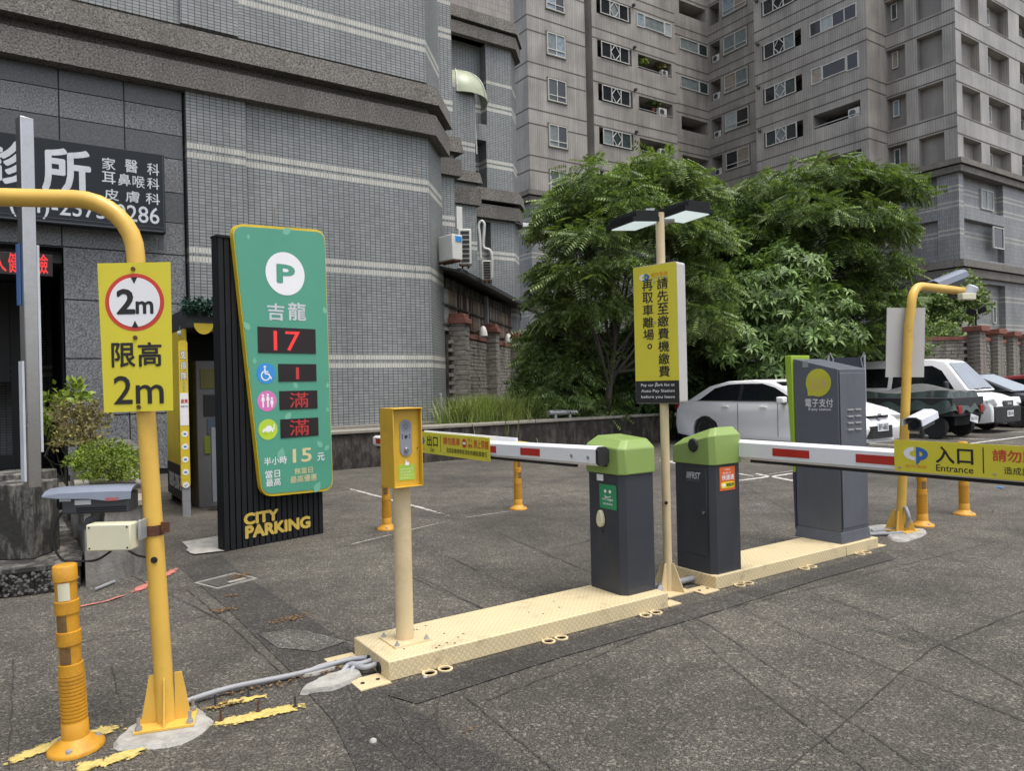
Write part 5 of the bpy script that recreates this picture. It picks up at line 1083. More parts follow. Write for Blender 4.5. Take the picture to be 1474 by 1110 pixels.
mb = MB(); Fi.poly(mb, [(-.006, .112), (.014, .112), (.016, .126), (.01, .130), (.002, .129), (.0, .142), (-.004, .142), (-.005, .126), (-.010, .122)], .002, .003); mb.build('pointing_hand', white_print, bx)
mb = MB(); Fi.poly(mb, disc(w/2-.018, .2, .003, 8), 0, .003); mb.build('lock', black_p, bx)

# central lamp post with sign ------------------------------------------------
pc = gp(962, 852); lp = thing('lamp_post', 'cream lamp post between the two barrier cabinets with twin floodlights on top', 'lamp post', (pc.x, pc.y, 0), 0)
mb = MB(); mb.tube([(0, 0, 0.01), (0, 0, 2.62)], .030, 20); mb.build('post', cream, lp, smooth=40)
mb = MB(); mb.box(-.12, .12, -.12, .12, .002, .010)
mb.build('base_plate', cream, lp)
for k in range(4):
    q = MB(); a = k*90+20; M = Matrix.Rotation(R(a), 4, 'Z'); pts = [(.03, -.004, .01), (.12, -.004, .01), (.045, -.004, .2), (.03, -.004, .2)]; q.add([M @ Vector(p) for p in pts]+[M @ Vector((p[0], .004, p[2])) for p in pts], [(0, 1, 2, 3), (7, 6, 5, 4), (0, 4, 5, 1), (1, 5, 6, 2), (2, 6, 7, 3), (3, 7, 4, 0)]); q.build('gusset', cream, lp)
q = MB(); q.lathe([(.012, 0), (.012, .004)], 12, M=Matrix.Translation((-.0235, -.022, .62)) @ Matrix.Rotation(R(-90), 4, 'Y') @ Matrix.Rotation(R(43), 4, 'X')); q.build('cable_hole', black_p, lp)
for i, (L, Rr, yc, tilt) in enumerate(((877, 946, 318, -1), (950, 1022, 303, 1))):
    M = Matrix.Translation(at((912, 984)[i], (322, 309)[i], 5.15)-lp.location) @ Matrix.Rotation(R(-9), 4, 'Z') @ Matrix.Rotation(R((-4, 2)[i]), 4, 'Y')
    t = thing('floodlight', ('left black finned floodlight with lit white panel on the lamp post', 'right black finned floodlight with lit white panel on the lamp post')[i], 'floodlight', lp.location, 0, 'floodlights on the lamp post')
    q = MB(); q.mbox(M, .24, .34, .03)
    for k in range(16): q.mbox(M @ Matrix.Translation((0, -.165+k*.0215, .035)), .225-.04*abs(k-8)/8, .007, .045)
    q.build('lamp_housing', black_m, t)
    q = MB(); q.mbox(M @ Matrix.Translation((0, -.01, -.0185)), .20, .28, .006); q.build('lamp_lens', lamp_panel, t)
q = MB(); c = lp.location; a_ = at(930, 322, 5.2)-c; b_ = at(970, 316, 5.2)-c; q.tube([a_, b_], .022, 8); q.mbox(Matrix.Translation(at(935, 306, 5.2)-c) @ Matrix.Rotation(R(-34), 4, 'Z'), .06, .05, .05); q.build('cross_bar', galv, lp)
ls_ = thing('parking_notice', 'tall yellow notice asking drivers to pay first, on the central cream post', 'sign', (pc.x, pc.y, 0), -79)
f = Fr(ls_, -.21, -.045, 0); f.M = Matrix.Translation(ls_.location) @ Matrix.Rotation(R(-79), 4, 'Z'); f.Mi = f.M.inverted()
uL, zTL = f.uz(911, 384); uR, zTR = f.uz(974, 377); zB = f.uz(948, 581)[1]; zS = f.uz(948, 548)[1]; zT = (zTL+zTR)/2
mb = MB(); f.poly(mb, rounded(uL, uR, zB, zT, .02), -.10, -.001); mb.build('light_box', board_back, ls_)
mb = MB(); f.rect(mb, uL+.003, uR-.003, zS, zT-.004, -.0005, .002); mb.build('face_panel', sign_yellow, ls_)
mb = MB(); f.rect(mb, uL+.003, uR-.003, zB+.003, zS-.001, -.0005, .002); mb.build('base_panel', black_p, ls_)
w = uR-uL; cp_logo(ls_, f, uL+w*.27, zT-.085, w*.16, .003)
text(ls_, f, '城市車旅', (uL+w*.42, uL+w*.80, zT-.085, zT-.055), orange_print, d=.004); text(ls_, f, 'CITY PARKING', (uL+w*.45, uL+w*.80, zT-.098, zT-.090), blue_print, d=.004)
HH = zT-zS
for col, a, b, st0 in (('請先至繳費機繳費', .56, .80, .125), ('再取車離場。', .22, .46, .125)):
    for i, ch in enumerate(col):
        ch_h = HH*.094; z1 = zT-HH*(st0+.0)-i*HH*.107; bx_ = (uL+w*a, uL+w*b, z1-ch_h, z1)
        if ch == '。': q = MB(); cx_, cz_ = uL+w*.36, z1-ch_h*.45; P_ = disc(cx_, cz_, w*.055, 16); Q_ = disc(cx_, cz_, w*.03, 16); [f.poly(q, [P_[k], P_[(k+1) % 16], Q_[(k+1) % 16], Q_[k]], .002, .003) for k in range(16)]; q.build('lettering', black_p, ls_)
        else: text(ls_, f, ch, bx_, black_p, d=.004, bold=.02)
for i, s_ in enumerate(('Pay car park fee at', 'Auto Pay Station', 'before you leave')): hb_ = zS-zB; text(ls_, f, s_, (uL+w*.14, uL+w*(.90), zB+hb_*(.72-i*.26), zB+hb_*(.88-i*.26)), white_print, d=.004, bold=.008)
mb = MB(); [f.poly(mb, disc(uL+w*.5, z_, .009, 10), .002, .006) for z_ in (zT-.12, (zT+zS)/2, zS-.02)]; mb.build('screw', galv, ls_)

# ------------------------------------------------------------------ left height gate
pl = gp(240, 1046); lg = thing('height_gate', 'yellow height-limit gate pole bending over at the left foreground', 'height barrier', (pl.x, pl.y, 0), 0)
topP = at(195, 366, 3.19)-lg.location; ez = 2.17
base = Vector((0, 0, .01)); dirb = Vector((math.cos(R(157)), math.sin(R(157)), 0)); P = [base, topP]
r = .235; 
for k in range(1, 9): a = R(90*k/8); P.append(topP+dirb*(r*(1-math.cos(a)))+Vector((0, 0, r*math.sin(a))))
P.append(P[-1]+dirb*2.2); mb = MB(); mb.tube(P, .038, 24); mb.build('pole', yellow, lg, smooth=40)
ctop = P[10].copy()
mb = MB(); M = Matrix.Rotation(R(-16), 4, 'Z'); 
q = MB(); q.mbox(M @ Matrix.Translation((0, 0, .022)), .235, .17, .009); q.build('base_plate', yellow, lg)
for a in (0, 90, 180, 270):
    q = MB(); Mq = Matrix.Rotation(R(a-16), 4, 'Z'); ln = .10 if a % 180 == 0 else .08; pts = [(.035, -.004, .027), (ln, -.004, .027), (.065, -.004, .23), (.036, -.004, .23)] if a % 180 == 0 else [(.035, -.004, .027), (ln, -.004, .027), (.042, -.004, .22), (.035, -.004, .22)]
    q.add([Mq @ Vector(p) for p in pts]+[Mq @ Vector((p[0], .004, p[2])) for p in pts], [(0, 1, 2, 3), (7, 6, 5, 4), (0, 4, 5, 1), (1, 5, 6, 2), (2, 6, 7, 3), (3, 7, 4, 0)]); q.build('gusset', yellow, lg)
for sx, sy in ((-1, -1), (1, -1), (-1, 1), (1, 1)): q = MB(); c_ = M @ Vector((sx*.10, sy*.065, 0)); q.lathe([(.014, .027), (.014, .042), (.007, .042), (.007, .078)], 8, (c_.x, c_.y)); q.build('anchor_bolt', galv, lg)
q = MB(); hp = at(222, 806, 3.16)-lg.location; q.lathe([(.014, 0), (.014, .006)], 14, M=Matrix.Translation(pl*0+topP*(hp.z/topP.z)-FWD*.0345+RT0*.012) @ (-FWD).to_track_quat('Z', 'Y').to_matrix().to_4x4()); q.build('cable_hole', black_p, lg)
hs = thing('height_sign', 'yellow 2 m height limit sign with red-ringed disc on the left gate pole', 'sign', tuple(at(195, 500, 3.13)*1), -31); hs.location.z = 0
f = Fr(hs, 0, 0, 0); q4 = [f.uz(*p) for p in ((150, 594), (249, 591), (245, 377), (140, 379))]
mb = MB(); f.poly(mb, q4, -.004, .0); mb.build('sign_plate', sign_yellow, hs)
cu_, cz_ = f.uz(194, 435); rr_ = (f.uz(236, 435)[0]-f.uz(151, 435)[0])/2
mb = MB(); f.poly(mb, disc(cu_, cz_, rr_, 48), .0, .001); mb.build('red_ring', red_print, hs); mb = MB(); f.poly(mb, disc(cu_, cz_, rr_*.86, 48), .001, .002); mb.build('white_disc', white_print, hs)
mb = MB()
for s in (1, -1): f.poly(mb, [(cu_-rr_*.11, cz_+s*rr_*.87), (cu_+rr_*.11, cz_+s*rr_*.87), (cu_, cz_+s*rr_*.64)][::s], .002, .003)
mb.build('arrow', black_p, hs)
text_px(hs, f, '2', 169, 193, 417, 451, black_p, bold=.045, d=.003); text_px(hs, f, 'm', 196, 220, 434, 451, black_p, bold=.035, d=.003)
text_px(hs, f, '限', 161, 194, 494, 528, black_p, bold=.03); text_px(hs, f, '高', 199, 232, 493, 527, black_p, bold=.03); text_px(hs, f, '2m', 164, 235, 541, 581, black_p, bold=.012)
mb = MB(); [f.poly(mb, disc(*f.uz(*p), .009, 10), 0, .006) for p in ((192, 387), (195, 486), (200, 586))]; mb.build('screw', rust, hs)

# number plate camera and junction box on the left pole
lc = thing('plate_camera', 'grey hooded number-plate camera clamped to the left yellow pole', 'camera', (0, 0, 0))
D = 3.05; s = D/F_PX
C0 = at(147, 718, 3.17); ax = (RT0*1.0 + FWD*.12).normalized(); yaw = math.degrees(math.atan2(ax.y, ax.x)); lc.location = (C0.x, C0.y, C0.z); lc.rotation_euler = (0, 0, R(yaw))
X0, X1 = -.21, .145
rings = []
for x, zt2, hw, dz in ((X0, .037, .072, .0), (X0+.06, .045, .078, .020), (-.02, .047, .078, .03), (.06, .047, .078, .045), (X1, .045, .074, .035)):
    rings.append([(x, -hw, zt2-.012-dz*.8), (x, -hw*.96, zt2-.008), (x, -hw*.6, zt2+.008), (x, 0, zt2+.014), (x, hw*.6, zt2+.008), (x, hw, zt2-.012), (x, hw, zt2-.016), (x, 0, zt2+.008), (x, -hw*.6, zt2+.002), (x, -hw*.9, zt2-.014)])
mb = MB(); mb.loft(rings); mb.build('sun_shield', cam_grey, lc, smooth=40)
mb = MB(); mb.box(-.14, .13, -.055, .055, -.055, .028); mb.build('housing', cam_dk, lc, bevel=.008)
mb = MB(); [mb.box(-.08, .12, -.058, -.0555, -.05+k*.009, -.046+k*.009) for k in range(3)]; mb.build('rib', black_m, lc)
mb = MB(); mb.lathe([(.03, 0), (.03, .03), (.022, .03), (.022, .02)], 16, M=Matrix.Translation((-.141, 0, -.012)) @ Matrix.Rotation(R(-90), 4, 'Y')); mb.build('lens', black_m, lc)
fc = Fr(lc, 0, -.0585, 0); mb = MB(); fc.rect(mb, -.085, -.02, -.015, .006, 0, .002); fc.rect(mb, -.145, -.10, .002, .02, .001, .003); mb.build('label_tag', grey_print, lc)
text(lc, Fr(lc, 0, -.079, 0), 'IIIFAST', (.045, .10, -.0, .014), red_print, d=.001, bold=.03, shear=.3)
mb = MB(); mb.tube([(-.02, 0, -.055), (-.02, 0, -.085), (-.05, .0, -.10), (-.06, 0, -.12)], [.03, .028, .026, .02], 12); mb.tube([(-.06, 0, -.118), (.17, .0, -.118)], .014, 10); mb.mbox(Matrix.Translation((-.04, 0, -.118)), .1, .05, .02); mb.build('swivel_mount', cam_dk, lc, smooth=40)
mb = MB(); mb.tube(smooth_path([(-.10, -.02, -.03), (-.16, -.03, -.06), (-.19, -.03, -.16), (-.16, -.02, -.25), (-.10, 0, -.265), (-.02, -.02, -.26), (.04, -.02, -.225)]), .005, 6); mb.tube(smooth_path([(.11, -.02, -.225), (.15, -.02, -.25), (.2, -.015, -.262), (.225, .0, -.265)]), .005, 6); mb.build('cable', rubber, lc, smooth=60)
jb = thing('junction_box', 'cream plastic junction box hanging under the number-plate camera', 'junction box', at(162, 772, 3.08), -33)
mb = MB(); mb.box(-.092, .092, -.035, .035, -.056, .056); mb.build('casing', ivory, jb, bevel=.006); mb = MB(); fj = Fr(jb, 0, -.035, 0); [fj.poly(mb, disc(sx*.078, sz*.043, .004, 8), 0, .001) for sx in (-1, 1) for sz in (-1, 1)]; mb.build('screw', black_p, jb)
cl = thing('pole_clamp', 'rusty band clamp holding the camera arm on the left yellow pole', 'clamp', (0, 0, 0)); pz = at(219, 762, 3.2); q_ = pl+topP*((pz.z)/topP.z); mb = MB(); mb.lathe([(.0385, pz.z-.022), (.043, pz.z-.022), (.043, pz.z+.022), (.0385, pz.z+.022)], 24, (q_.x, q_.y)); mb.mbox(Matrix.Translation(at(238, 759, 3.17)) @ Matrix.Rotation(R(-34), 4, 'Z'), .035, .01, .045); mb.build('band', rust, cl)
mb = MB(); mb.mbox(Matrix.Translation(at(205, 762, 3.12)) @ Matrix.Rotation(R(-34), 4, 'Z'), .012, .06, .085); mb.mbox(Matrix.Translation(at(200, 762, 3.12)) @ Matrix.Rotation(R(-34), 4, 'Z'), .04, .03, .03); mb.build('bracket_plate', galv, cl, bevel=.003)

# bollards --------------------------------------------------------------
def make_bollard(label, base, H, tilt=(0, 0), full=True):
    t = thing('delineator_post', label, 'bollard', (base.x, base.y, 0), random.uniform(0, 90), 'orange flexible delineator posts')
    mb = MB(); prof = [(.03, .03), (.050, .03)]; z = .115
    prof += [(.050, z-.001)]
    while z < H*.40: prof += [(.049, z), (.049, z+.008), (.0455, z+.0085), (.0455, z+.0145)]; z += .015
    prof += [(.048, z), (.046, z+.02)]; T = [1-q_ for q_ in (.53, .43, .355, .26, .19, .085)]; H_ = H
    nb = []
    for lo_, hi_ in ((T[0], T[1]), (T[2], T[3]), (T[4], T[5])):
        lo_ = 1-(1-lo_); prof += [(.0455, H*lo_-.002), (.0405, H*lo_), (.0405, H*hi_), (.0455, H*hi_+.002)]; nb.append((H*lo_, H*hi_))
    prof += [(.0445, H-.004), (.040, H)]
    mb.lathe(prof, 24); mb.build('post', orange_rub, t, smooth=50)
    mb = MB(); mb.lathe([(.105, .0), (.105, .012), (.097, .02), (.07, .032), (.054, .05), (.048, .054)], 28); mb.build('base_flange', orange_rub, t, smooth=50)
    for k in range(3): q = MB(); a = k*2.094; q.lathe([(.014, .022), (.012, .032), (.003, .034)], 8, (.082*math.cos(a), .082*math.sin(a))); q.build('base_bolt', galv, t)
    for (zz, zz2), c_, a0_ in ((nb[2], ivory, 215), (nb[1], M_('worn_orange', (.16, .09, .03), .7, var=.4, vs=20), 190), (nb[0], M_('worn_orange', (.16, .09, .03), .7), 200)):
        q = MB(); rings = []
        for z_ in (zz+.004, zz2-.004): rings.append([(.0409*math.cos(R(a)), .0409*math.sin(R(a)), z_) for a in range(a0_, a0_+61, 10)]+[(.0425*math.cos(R(a)), .0425*math.sin(R(a)), z_) for a in range(a0_+60, a0_-1, -10)])
        q.loft(rings); q.build('reflector_band', c_, t)
    return t
B0 = gp(110, 1078); bo = make_bollard('worn orange delineator post in the left foreground beside the yellow gate pole', B0, .76); bo.rotation_euler = (R(-.5), R(-2.0), R(10))
for px, py, lb_ in ((557, 762, 'orange delineator post half hidden behind the intercom box'), (746, 733, 'orange delineator post with a yellow rope tied on top, behind the exit arm'), (1328, 757, 'orange delineator post just right of the right yellow pole'), (1388, 741, 'orange delineator post furthest right under the entrance board')):
    c = clone(bo, gp(px, py), random.uniform(0, 60), lb_)
    c.location.z = -.0
mb = MB(); p = gp(746, 733); mb.tube([(p.x-.03, p.y-.03, .76), (p.x+.03, p.y-.03, .775), (p.x+.05, p.y+.04, .76), (p.x-.04, p.y+.04, .77), (p.x-.02, p.y-.04, .79), (p.x+.1, p.y-.06, .77), (p.x+.35, p.y-.2, .72), (p.x+.8, p.y-.35, .70), (p.x+1.3, p.y-.6, .72)], .014, 6); o = mb.build('rope', M_('yellow_rope', (.55, .38, .04), .8, bump=.8, bs=80), smooth=60); tag(o, 'yellow rope knotted on top of the orange post behind the exit arm', 'rope')

# right gate pole --------------------------------------------------------
pr = gp(1296, 766); rg = thing('height_gate', 'yellow gate pole bending to the right behind the pay cabinet', 'height barrier', (pr.x, pr.y, 0), 0)
Dr = (pr-CAM).dot(FWD); tpp = at(1308, 470, Dr)-rg.location; e2 = at(1312, 440, Dr)-rg.location; P = [Vector((0, 0, .01)), tpp, e2]; rr2 = .19; dx = Vector((1, 0, 0))
for k in range(1, 9): a = R(88*k/8); P.append(e2+dx*(rr2*(1-math.cos(a)))+Vector((0, 0, rr2*math.sin(a))))
P.append(P[-1]+Vector((.88, 0, .0))); mb = MB(); mb.tube(P, .040, 20); mb.build('pole', yellow, rg, smooth=40); endR = P[-1]+rg.location
q = MB(); q.mbox(Matrix.Translation((0, 0, .02)), .24, .24, .009); q.build('base_plate', yellow, rg)
for a in range(4): q = MB(); Mq = Matrix.Rotation(R(a*90+15), 4, 'Z'); pts = [(.035, -.004, .025), (.13, -.004, .025), (.06, -.004, .2), (.035, -.004, .2)]; q.add([Mq @ Vector(p) for p in pts]+[Mq @ Vector((p[0], .004, p[2])) for p in pts], [(0, 1, 2, 3), (7, 6, 5, 4), (0, 4, 5, 1), (1, 5, 6, 2), (2, 6, 7, 3), (3, 7, 4, 0)]); q.build('gusset', yellow, rg)
rb = thing('sign_board', 'blank grey back of the sign board on the right yellow pole', 'sign', tuple(at(1302, 500, Dr+.05)), -36); rb.location.z = 0
f = Fr(rb, 0, 0, 0); mb = MB(); f.poly(mb, [f.uz(*p) for p in ((1275, 543), (1330, 543), (1332, 443), (1277, 443))], -.012, 0); mb.build('board', board_back, rb)
cc_ = thing('security_camera', 'white bullet camera at the tip of the right yellow pole', 'security camera', (endR.x, endR.y-.03, endR.z), -34); mb = MB(); M = Matrix.Translation((-.03, -.06, -.02)) @ Matrix.Rotation(R(25), 4, 'Y') @ Matrix.Rotation(R(10), 4, 'X'); mb.lathe([(.05, -.07), (.055, -.065), (.055, .06), (.04, .07)], 16, M=M); mb.build('housing', cam_white, cc_, smooth=40); mb = MB(); mb.lathe([(.045, -.078), (.048, -.0705)], 16, M=M); mb.build('lens', black_p, cc_)
def hood_cam(label, loc, yaw, pitch, s, cwhite, grp=None):
    t = thing('plate_camera', label, 'camera', loc, yaw, grp); M = Matrix.Rotation(R(pitch), 4, 'Y')
    mb = MB(); rings = []
    for x in (-.2, .2): rings.append([M @ Vector((x*s-(.03*s if x < 0 else 0), y*s, z*s)) for y, z in ((-.09, .0), (-.085, .06), (-.04, .085), (.04, .085), (.085, .06), (.09, 0), (.082, 0), (.077, .055), (.036, .077), (-.036, .077), (-.077, .055), (-.082, 0))])
    mb.loft(rings); mb.build('sun_shield', cwhite, t, smooth=30)
    mb = MB(); mb.mbox(M @ Matrix.Translation((.0, 0, .0)), .34*s, .13*s, .11*s); mb.build('housing', cam_dk, t, bevel=.012*s)
    mb = MB(); mb.lathe([(.04*s, 0), (.04*s, .02*s), (.03*s, .02*s)], 16, M=M @ Matrix.Translation((-.17*s, 0, 0)) @ Matrix.Rotation(R(-90), 4, 'Y')); mb.build('lens', glass_d, t)
    mb = MB(); mb.tube([(0, 0, -.05*s), (0.02, 0, -.14*s), (.12*s, 0, -.15*s)], .022*s, 8); mb.build('mount', cam_dk, t, smooth=40); return t
hood_cam('large grey hooded camera standing above the curved tip of the right yellow pole', at(1365, 407, 7.35), -15, -18, .95, cam_grey)
hc = hood_cam('white hooded camera low on the right yellow pole, in front of the covered cart', at(1326, 607, 6.6), 8, -8, .95, cam_white)
jb2 = thing('junction_box', 'small cream box on the arm of the right yellow pole', 'junction box', at(1393, 427, 6.95), -20); mb = MB(); mb.box(-.09, .07, -.03, .03, -.03, .03); mb.build('casing', ivory, jb2, bevel=.006)
mb = MB(); mb.tube(smooth_path([gp(1255, 768)+Vector((0, 0, .02)), gp(1290, 765)+Vector((0, 0, .02)), gp(1300, 768)+Vector((.05, 0, .06)), at(1308, 745, Dr-.1), at(1303, 730, Dr-.05)]), .018, 8); o = mb.build('conduit', pvc, smooth=60); tag(o, 'grey conduit rising beside the foot of the right yellow pole', 'conduit')
mb = MB(); mb.tube([gp(1252, 773)+Vector((0, 0, .02)), gp(1300, 770)+Vector((0, 0, .02))], .014, 8); o = mb.build('conduit', pvc, smooth=60); tag(o, 'thin grey conduit between the grey pay cabinet island and the right pole', 'conduit')
# conduits at the near island
mb = MB(); mb.tube(smooth_path([gp(258, 1020)+Vector((0, 0, .02)), gp(330, 1000)+Vector((0, 0, .03)), gp(430, 976)+Vector((0, 0, .02)), gp(500, 959)+Vector((0, 0, .03)), Vector((1.52, 3.60, .04))]), .0135, 10); o = mb.build('conduit', pvc, smooth=60); tag(o, 'long grey conduit running from the left gate pole to the cream island', 'conduit')
for i, (a, b, lb_) in enumerate((((495, 973), (3.56), 'upper bent grey conduit entering the end of the cream island'), ((505, 975), (3.50), 'lower bent grey conduit entering the end of the cream island'))):
    p = gp(*a); mb = MB(); mb.tube(smooth_path([p+Vector((-.02, 0, .0)), p+Vector((.04, .04, .03)), Vector((1.43, b, .042)), Vector((1.52, b+.01, .045))]), .014, 10); o = mb.build('conduit', pvc, smooth=60); tag(o, lb_, 'conduit')
p = Vector((3.43, 3.5, .05)); mb = MB(); mb.tube([Vector((3.42, 3.66, .04)), Vector((3.6, 3.7, .03)), Vector((3.9, 3.66, .03)), Vector((3.99, 3.64, .04))], .022, 10); o = mb.build('conduit', pvc, smooth=60); tag(o, 'grey conduit bridging the gap between the two cream islands behind the lamp post', 'conduit')
mb = MB(); mb.tube([gp(944, 868)+Vector((0, 0, .03)), gp(958, 845)+Vector((0, 0, .06)), gp(962, 838)+Vector((0, 0, .14))], .02, 10); o = mb.build('conduit', pvc, smooth=60); tag(o, 'short grey conduit bending up the foot of the central lamp post', 'conduit')
for i, (px, py, w_) in enumerate(((358, 1005, 'beside the conduit near its middle'), (372, 1027, 'standing on the yellow line, taller one'), (425, 1020, 'at the right end of the yellow line'), (318, 1040, 'at the left end of the yellow line'), (310, 1018, 'against the conduit near the pole foot'))):
    q = MB(); q.lathe([(.012, 0), (.012, .012), (.005, .012), (.005, .055)], 8); o = q.build('anchor_bolt', rust if i % 2 else dark_steel); o.location = gp(px, py); tag(o, 'rusty anchor bolt '+w_, 'bolt', 'stray anchor bolts')

# ------------------------------------------------------------------ totem
TO = gp(323, 795); TY = 13.5
tt = thing('parking_totem', 'tall green parking price totem on a black ribbed box marked CITY PARKING', 'sign', (TO.x, TO.y, 0), TY)
f = Fr(tt, 0, 0, 0); WT_ = f.uz(467, 768)[0]; HT = f.uz(309, 340)[1]
mb = MB(); mb.box(0, WT_, .02, .12, 0, HT)
x = .0
while x < WT_-.01: mb.box(x+.006, min(x+.05, WT_-.002), 0, .022, 0.0, HT-.002); x += .058
mb.build('ribbed_box', black_m, tt)
mb = MB(); mb.box(-.005, WT_+.005, -.01, .13, HT, HT+.02); mb.build('top_trim', black_m, tt)
fp = Fr(tt, 0, -.07, 0)
Q = [fp.uz(*p) for p in ((377, 716), (479.5, 706), (467.5, 331), (333.5, 321))]
def round_quad(Q, r, n=6):
    out = []; m_ = len(Q)
    for i in range(m_):
        a, b, c = Vector(Q[i-1]), Vector(Q[i]), Vector(Q[(i+1) % m_]); p0 = b+(a-b).normalized()*r; p1 = b+(c-b).normalized()*r
        for k in range(n+1): t = k/n; out.append(tuple(p0*(1-t)**2+b*2*t*(1-t)+p1*t*t))
    return out
mb = MB(); fp.poly(mb, round_quad(Q, .12), -.06, 0); mb.build('gold_rim', gold, tt)
c_ = sum((Vector(q) for q in Q), Vector((0, 0)))/4; Q2 = [tuple(Vector(q)+(c_-Vector(q)).normalized()*.026) for q in Q]
mb = MB(); fp.poly(mb, round_quad(Q2, .105), .0, .006); mb.build('green_panel', totem_green, tt)
D7 = .008
def dpx(px, py, r, m, name, d=D7, rz=None):
    cu, cz = fp.uz(px, py, d); q = MB(); ru = (fp.uz(px+r, py, d)[0]-fp.uz(px-r, py, d)[0])/2; fp.poly(q, disc(cu, cz, ru, 32, ru), d-.002, d); q.build(name, m, tt); return cu, cz, ru
dpx(411, 394, 28, white_print, 'emblem_disc'); text_px(tt, fp, 'P', 400, 423, 382, 407, totem_green, d=D7+.001, bold=.06)
for L, Rr, T, B, ch in ((385, 409, 437, 461, '吉'), (415, 440, 436, 461, '龍')): text_px(tt, fp, ch, L, Rr, T, B, grey_print, d=D7, bold=.03)
def led(L, Rr, T, B, s, lx, rx_, ty, by, m, bold):
    o, bb = rect_px(tt, fp, L, Rr, T, B, led_black, 'led_screen', .006, .012)
    text_px(tt, fp, s, lx, rx_, ty, by, m, d=.0135, bold=bold)
led(371.5, 454.5, 472, 508.5, '17', 394, 432, 477, 505, led_red, .0); led(401, 455.5, 524, 549, '1', 426, 430.5, 529, 546, led_dim, .0)
led(402.5, 457, 562.5, 589, '滿', 417, 444, 565, 587, led_dim, 0.); led(404, 458.5, 602.5, 629, '滿', 417, 445, 604, 627, led_dim, 0.)
for px, py, m, nm in ((383, 537.5, sky_blue, 'wheelchair_disc'), (384.5, 577.5, pink, 'family_disc'), (386, 618.5, lime, 'electric_car_disc')):
    cu, cz, ru = dpx(px, py, 13.8, m, nm); q = MB(); D9 = D7+.001
    P2 = lambda pts: fp.poly(q, [(cu+x*ru, cz+y*ru) for x, y in pts], D7, D9)
    if 'wheel' in nm:
        fp.poly(q, disc(cu-.12*ru, cz+.62*ru, .12*ru, 12), D7, D9); P2([(-.2, .45), (-.05, .45), (.0, -.05), (-.15, -.05)]); P2([(-.1, .2), (.25, .2), (.25, .1), (-.1, .1)]); P2([(-.1, .0), (.3, .0), (.62, -.5), (.5, -.58), (.2, -.12), (-.1, -.12)])
        A_ = [R(a) for a in range(110, 351, 20)]; [P2([(-.05+.5*math.cos(a), -.22+.5*math.sin(a)), (-.05+.5*math.cos(b), -.22+.5*math.sin(b)), (-.05+.38*math.cos(b), -.22+.38*math.sin(b)), (-.05+.38*math.cos(a), -.22+.38*math.sin(a))]) for a, b in zip(A_, A_[1:])]
    elif 'family' in nm:
        for x, h in ((-.42, .55), (.08, .6), (.5, .25)):
            fp.poly(q, disc(cu+x*ru, cz+h*ru, .12*ru, 12), D7, D9); P2([(x-.18, h-.55), (x-.12, h-.15), (x+.12, h-.15), (x+.18, h-.55), (x+.08, h-.55), (x+.07, -.6), (x-.07, -.6), (x-.08, h-.55)])
    else:
        P2([(-.6, -.25), (-.55, .05), (-.3, .12), (-.1, .35), (.3, .35), (.45, .1), (.55, .0), (.55, -.25)]); P2([(.55, .0), (.6, .5), (.7, .5), (.65, -.05)])
        q2 = MB(); [fp.poly(q2, disc(cu+x*ru, cz-.25*ru, .13*ru, 12), D9, D9+.001) for x in (-.3, .3)]; q2.build('wheel_mark', lime, tt)
    q.build('pictogram', white_print, tt)
for s_, L, Rr, T, B, m, bo_ in (('半小時', 380, 413, 658, 669, white_print, .012), ('15', 422, 448, 646, 665, sand_gold, .03), ('元', 457, 467, 652, 663, white_print, .015), ('當日', 382, 403, 677, 688, white_print, .01), ('最高', 383, 404, 689, 700, white_print, .01), ('無當日', 424, 450, 673, 682, sand_gold, .01), ('最高優惠', 418, 456, 684, 694, sand_gold, .01)):
    text_px(tt, fp, s_, L, Rr, T, B, m, d=D7, bold=bo_)
def leafmark(px, py, s, ang):
    cu, cz = fp.uz(px, py); q = MB(); P_ = [(0, -.5), (.3, -.2), (.32, .15), (0, .6), (-.32, .15), (-.3, -.2)]; ca, sa = math.cos(R(ang)), math.sin(R(ang)); fp.poly(q, [(cu+(x*ca-y*sa)*s, cz+(x*sa+y*ca)*s) for x, y in P_], .006, .007); q.build('leaf_mark', totem_pale, tt)
for a in ((412, 333, .10, -60), (357, 341, .05, 0), (355, 470, .09, 40), (366, 520, .06, 0), (467, 447, .07, 20), (414, 600, .09, -40), (456, 702, .11, -35), (470, 645, .07, -50), (460, 640, .08, 40), (425, 555, .07, 30), (404, 655, .12, -15), (471, 555, .05, 0), (471, 590, .05, 30)): leafmark(*a)
fb = Fr(tt, 0, -.003, 0)
for s_, L, Rr, T, B in (('CITY', 352, 400, 737, 752), ('PARKING', 354, 446, 751, 767)): text_px(tt, fb, s_, L, Rr, T, B, M_('raised_gold', (.50, .36, .07), .5), bold=.085, name='raised_lettering')

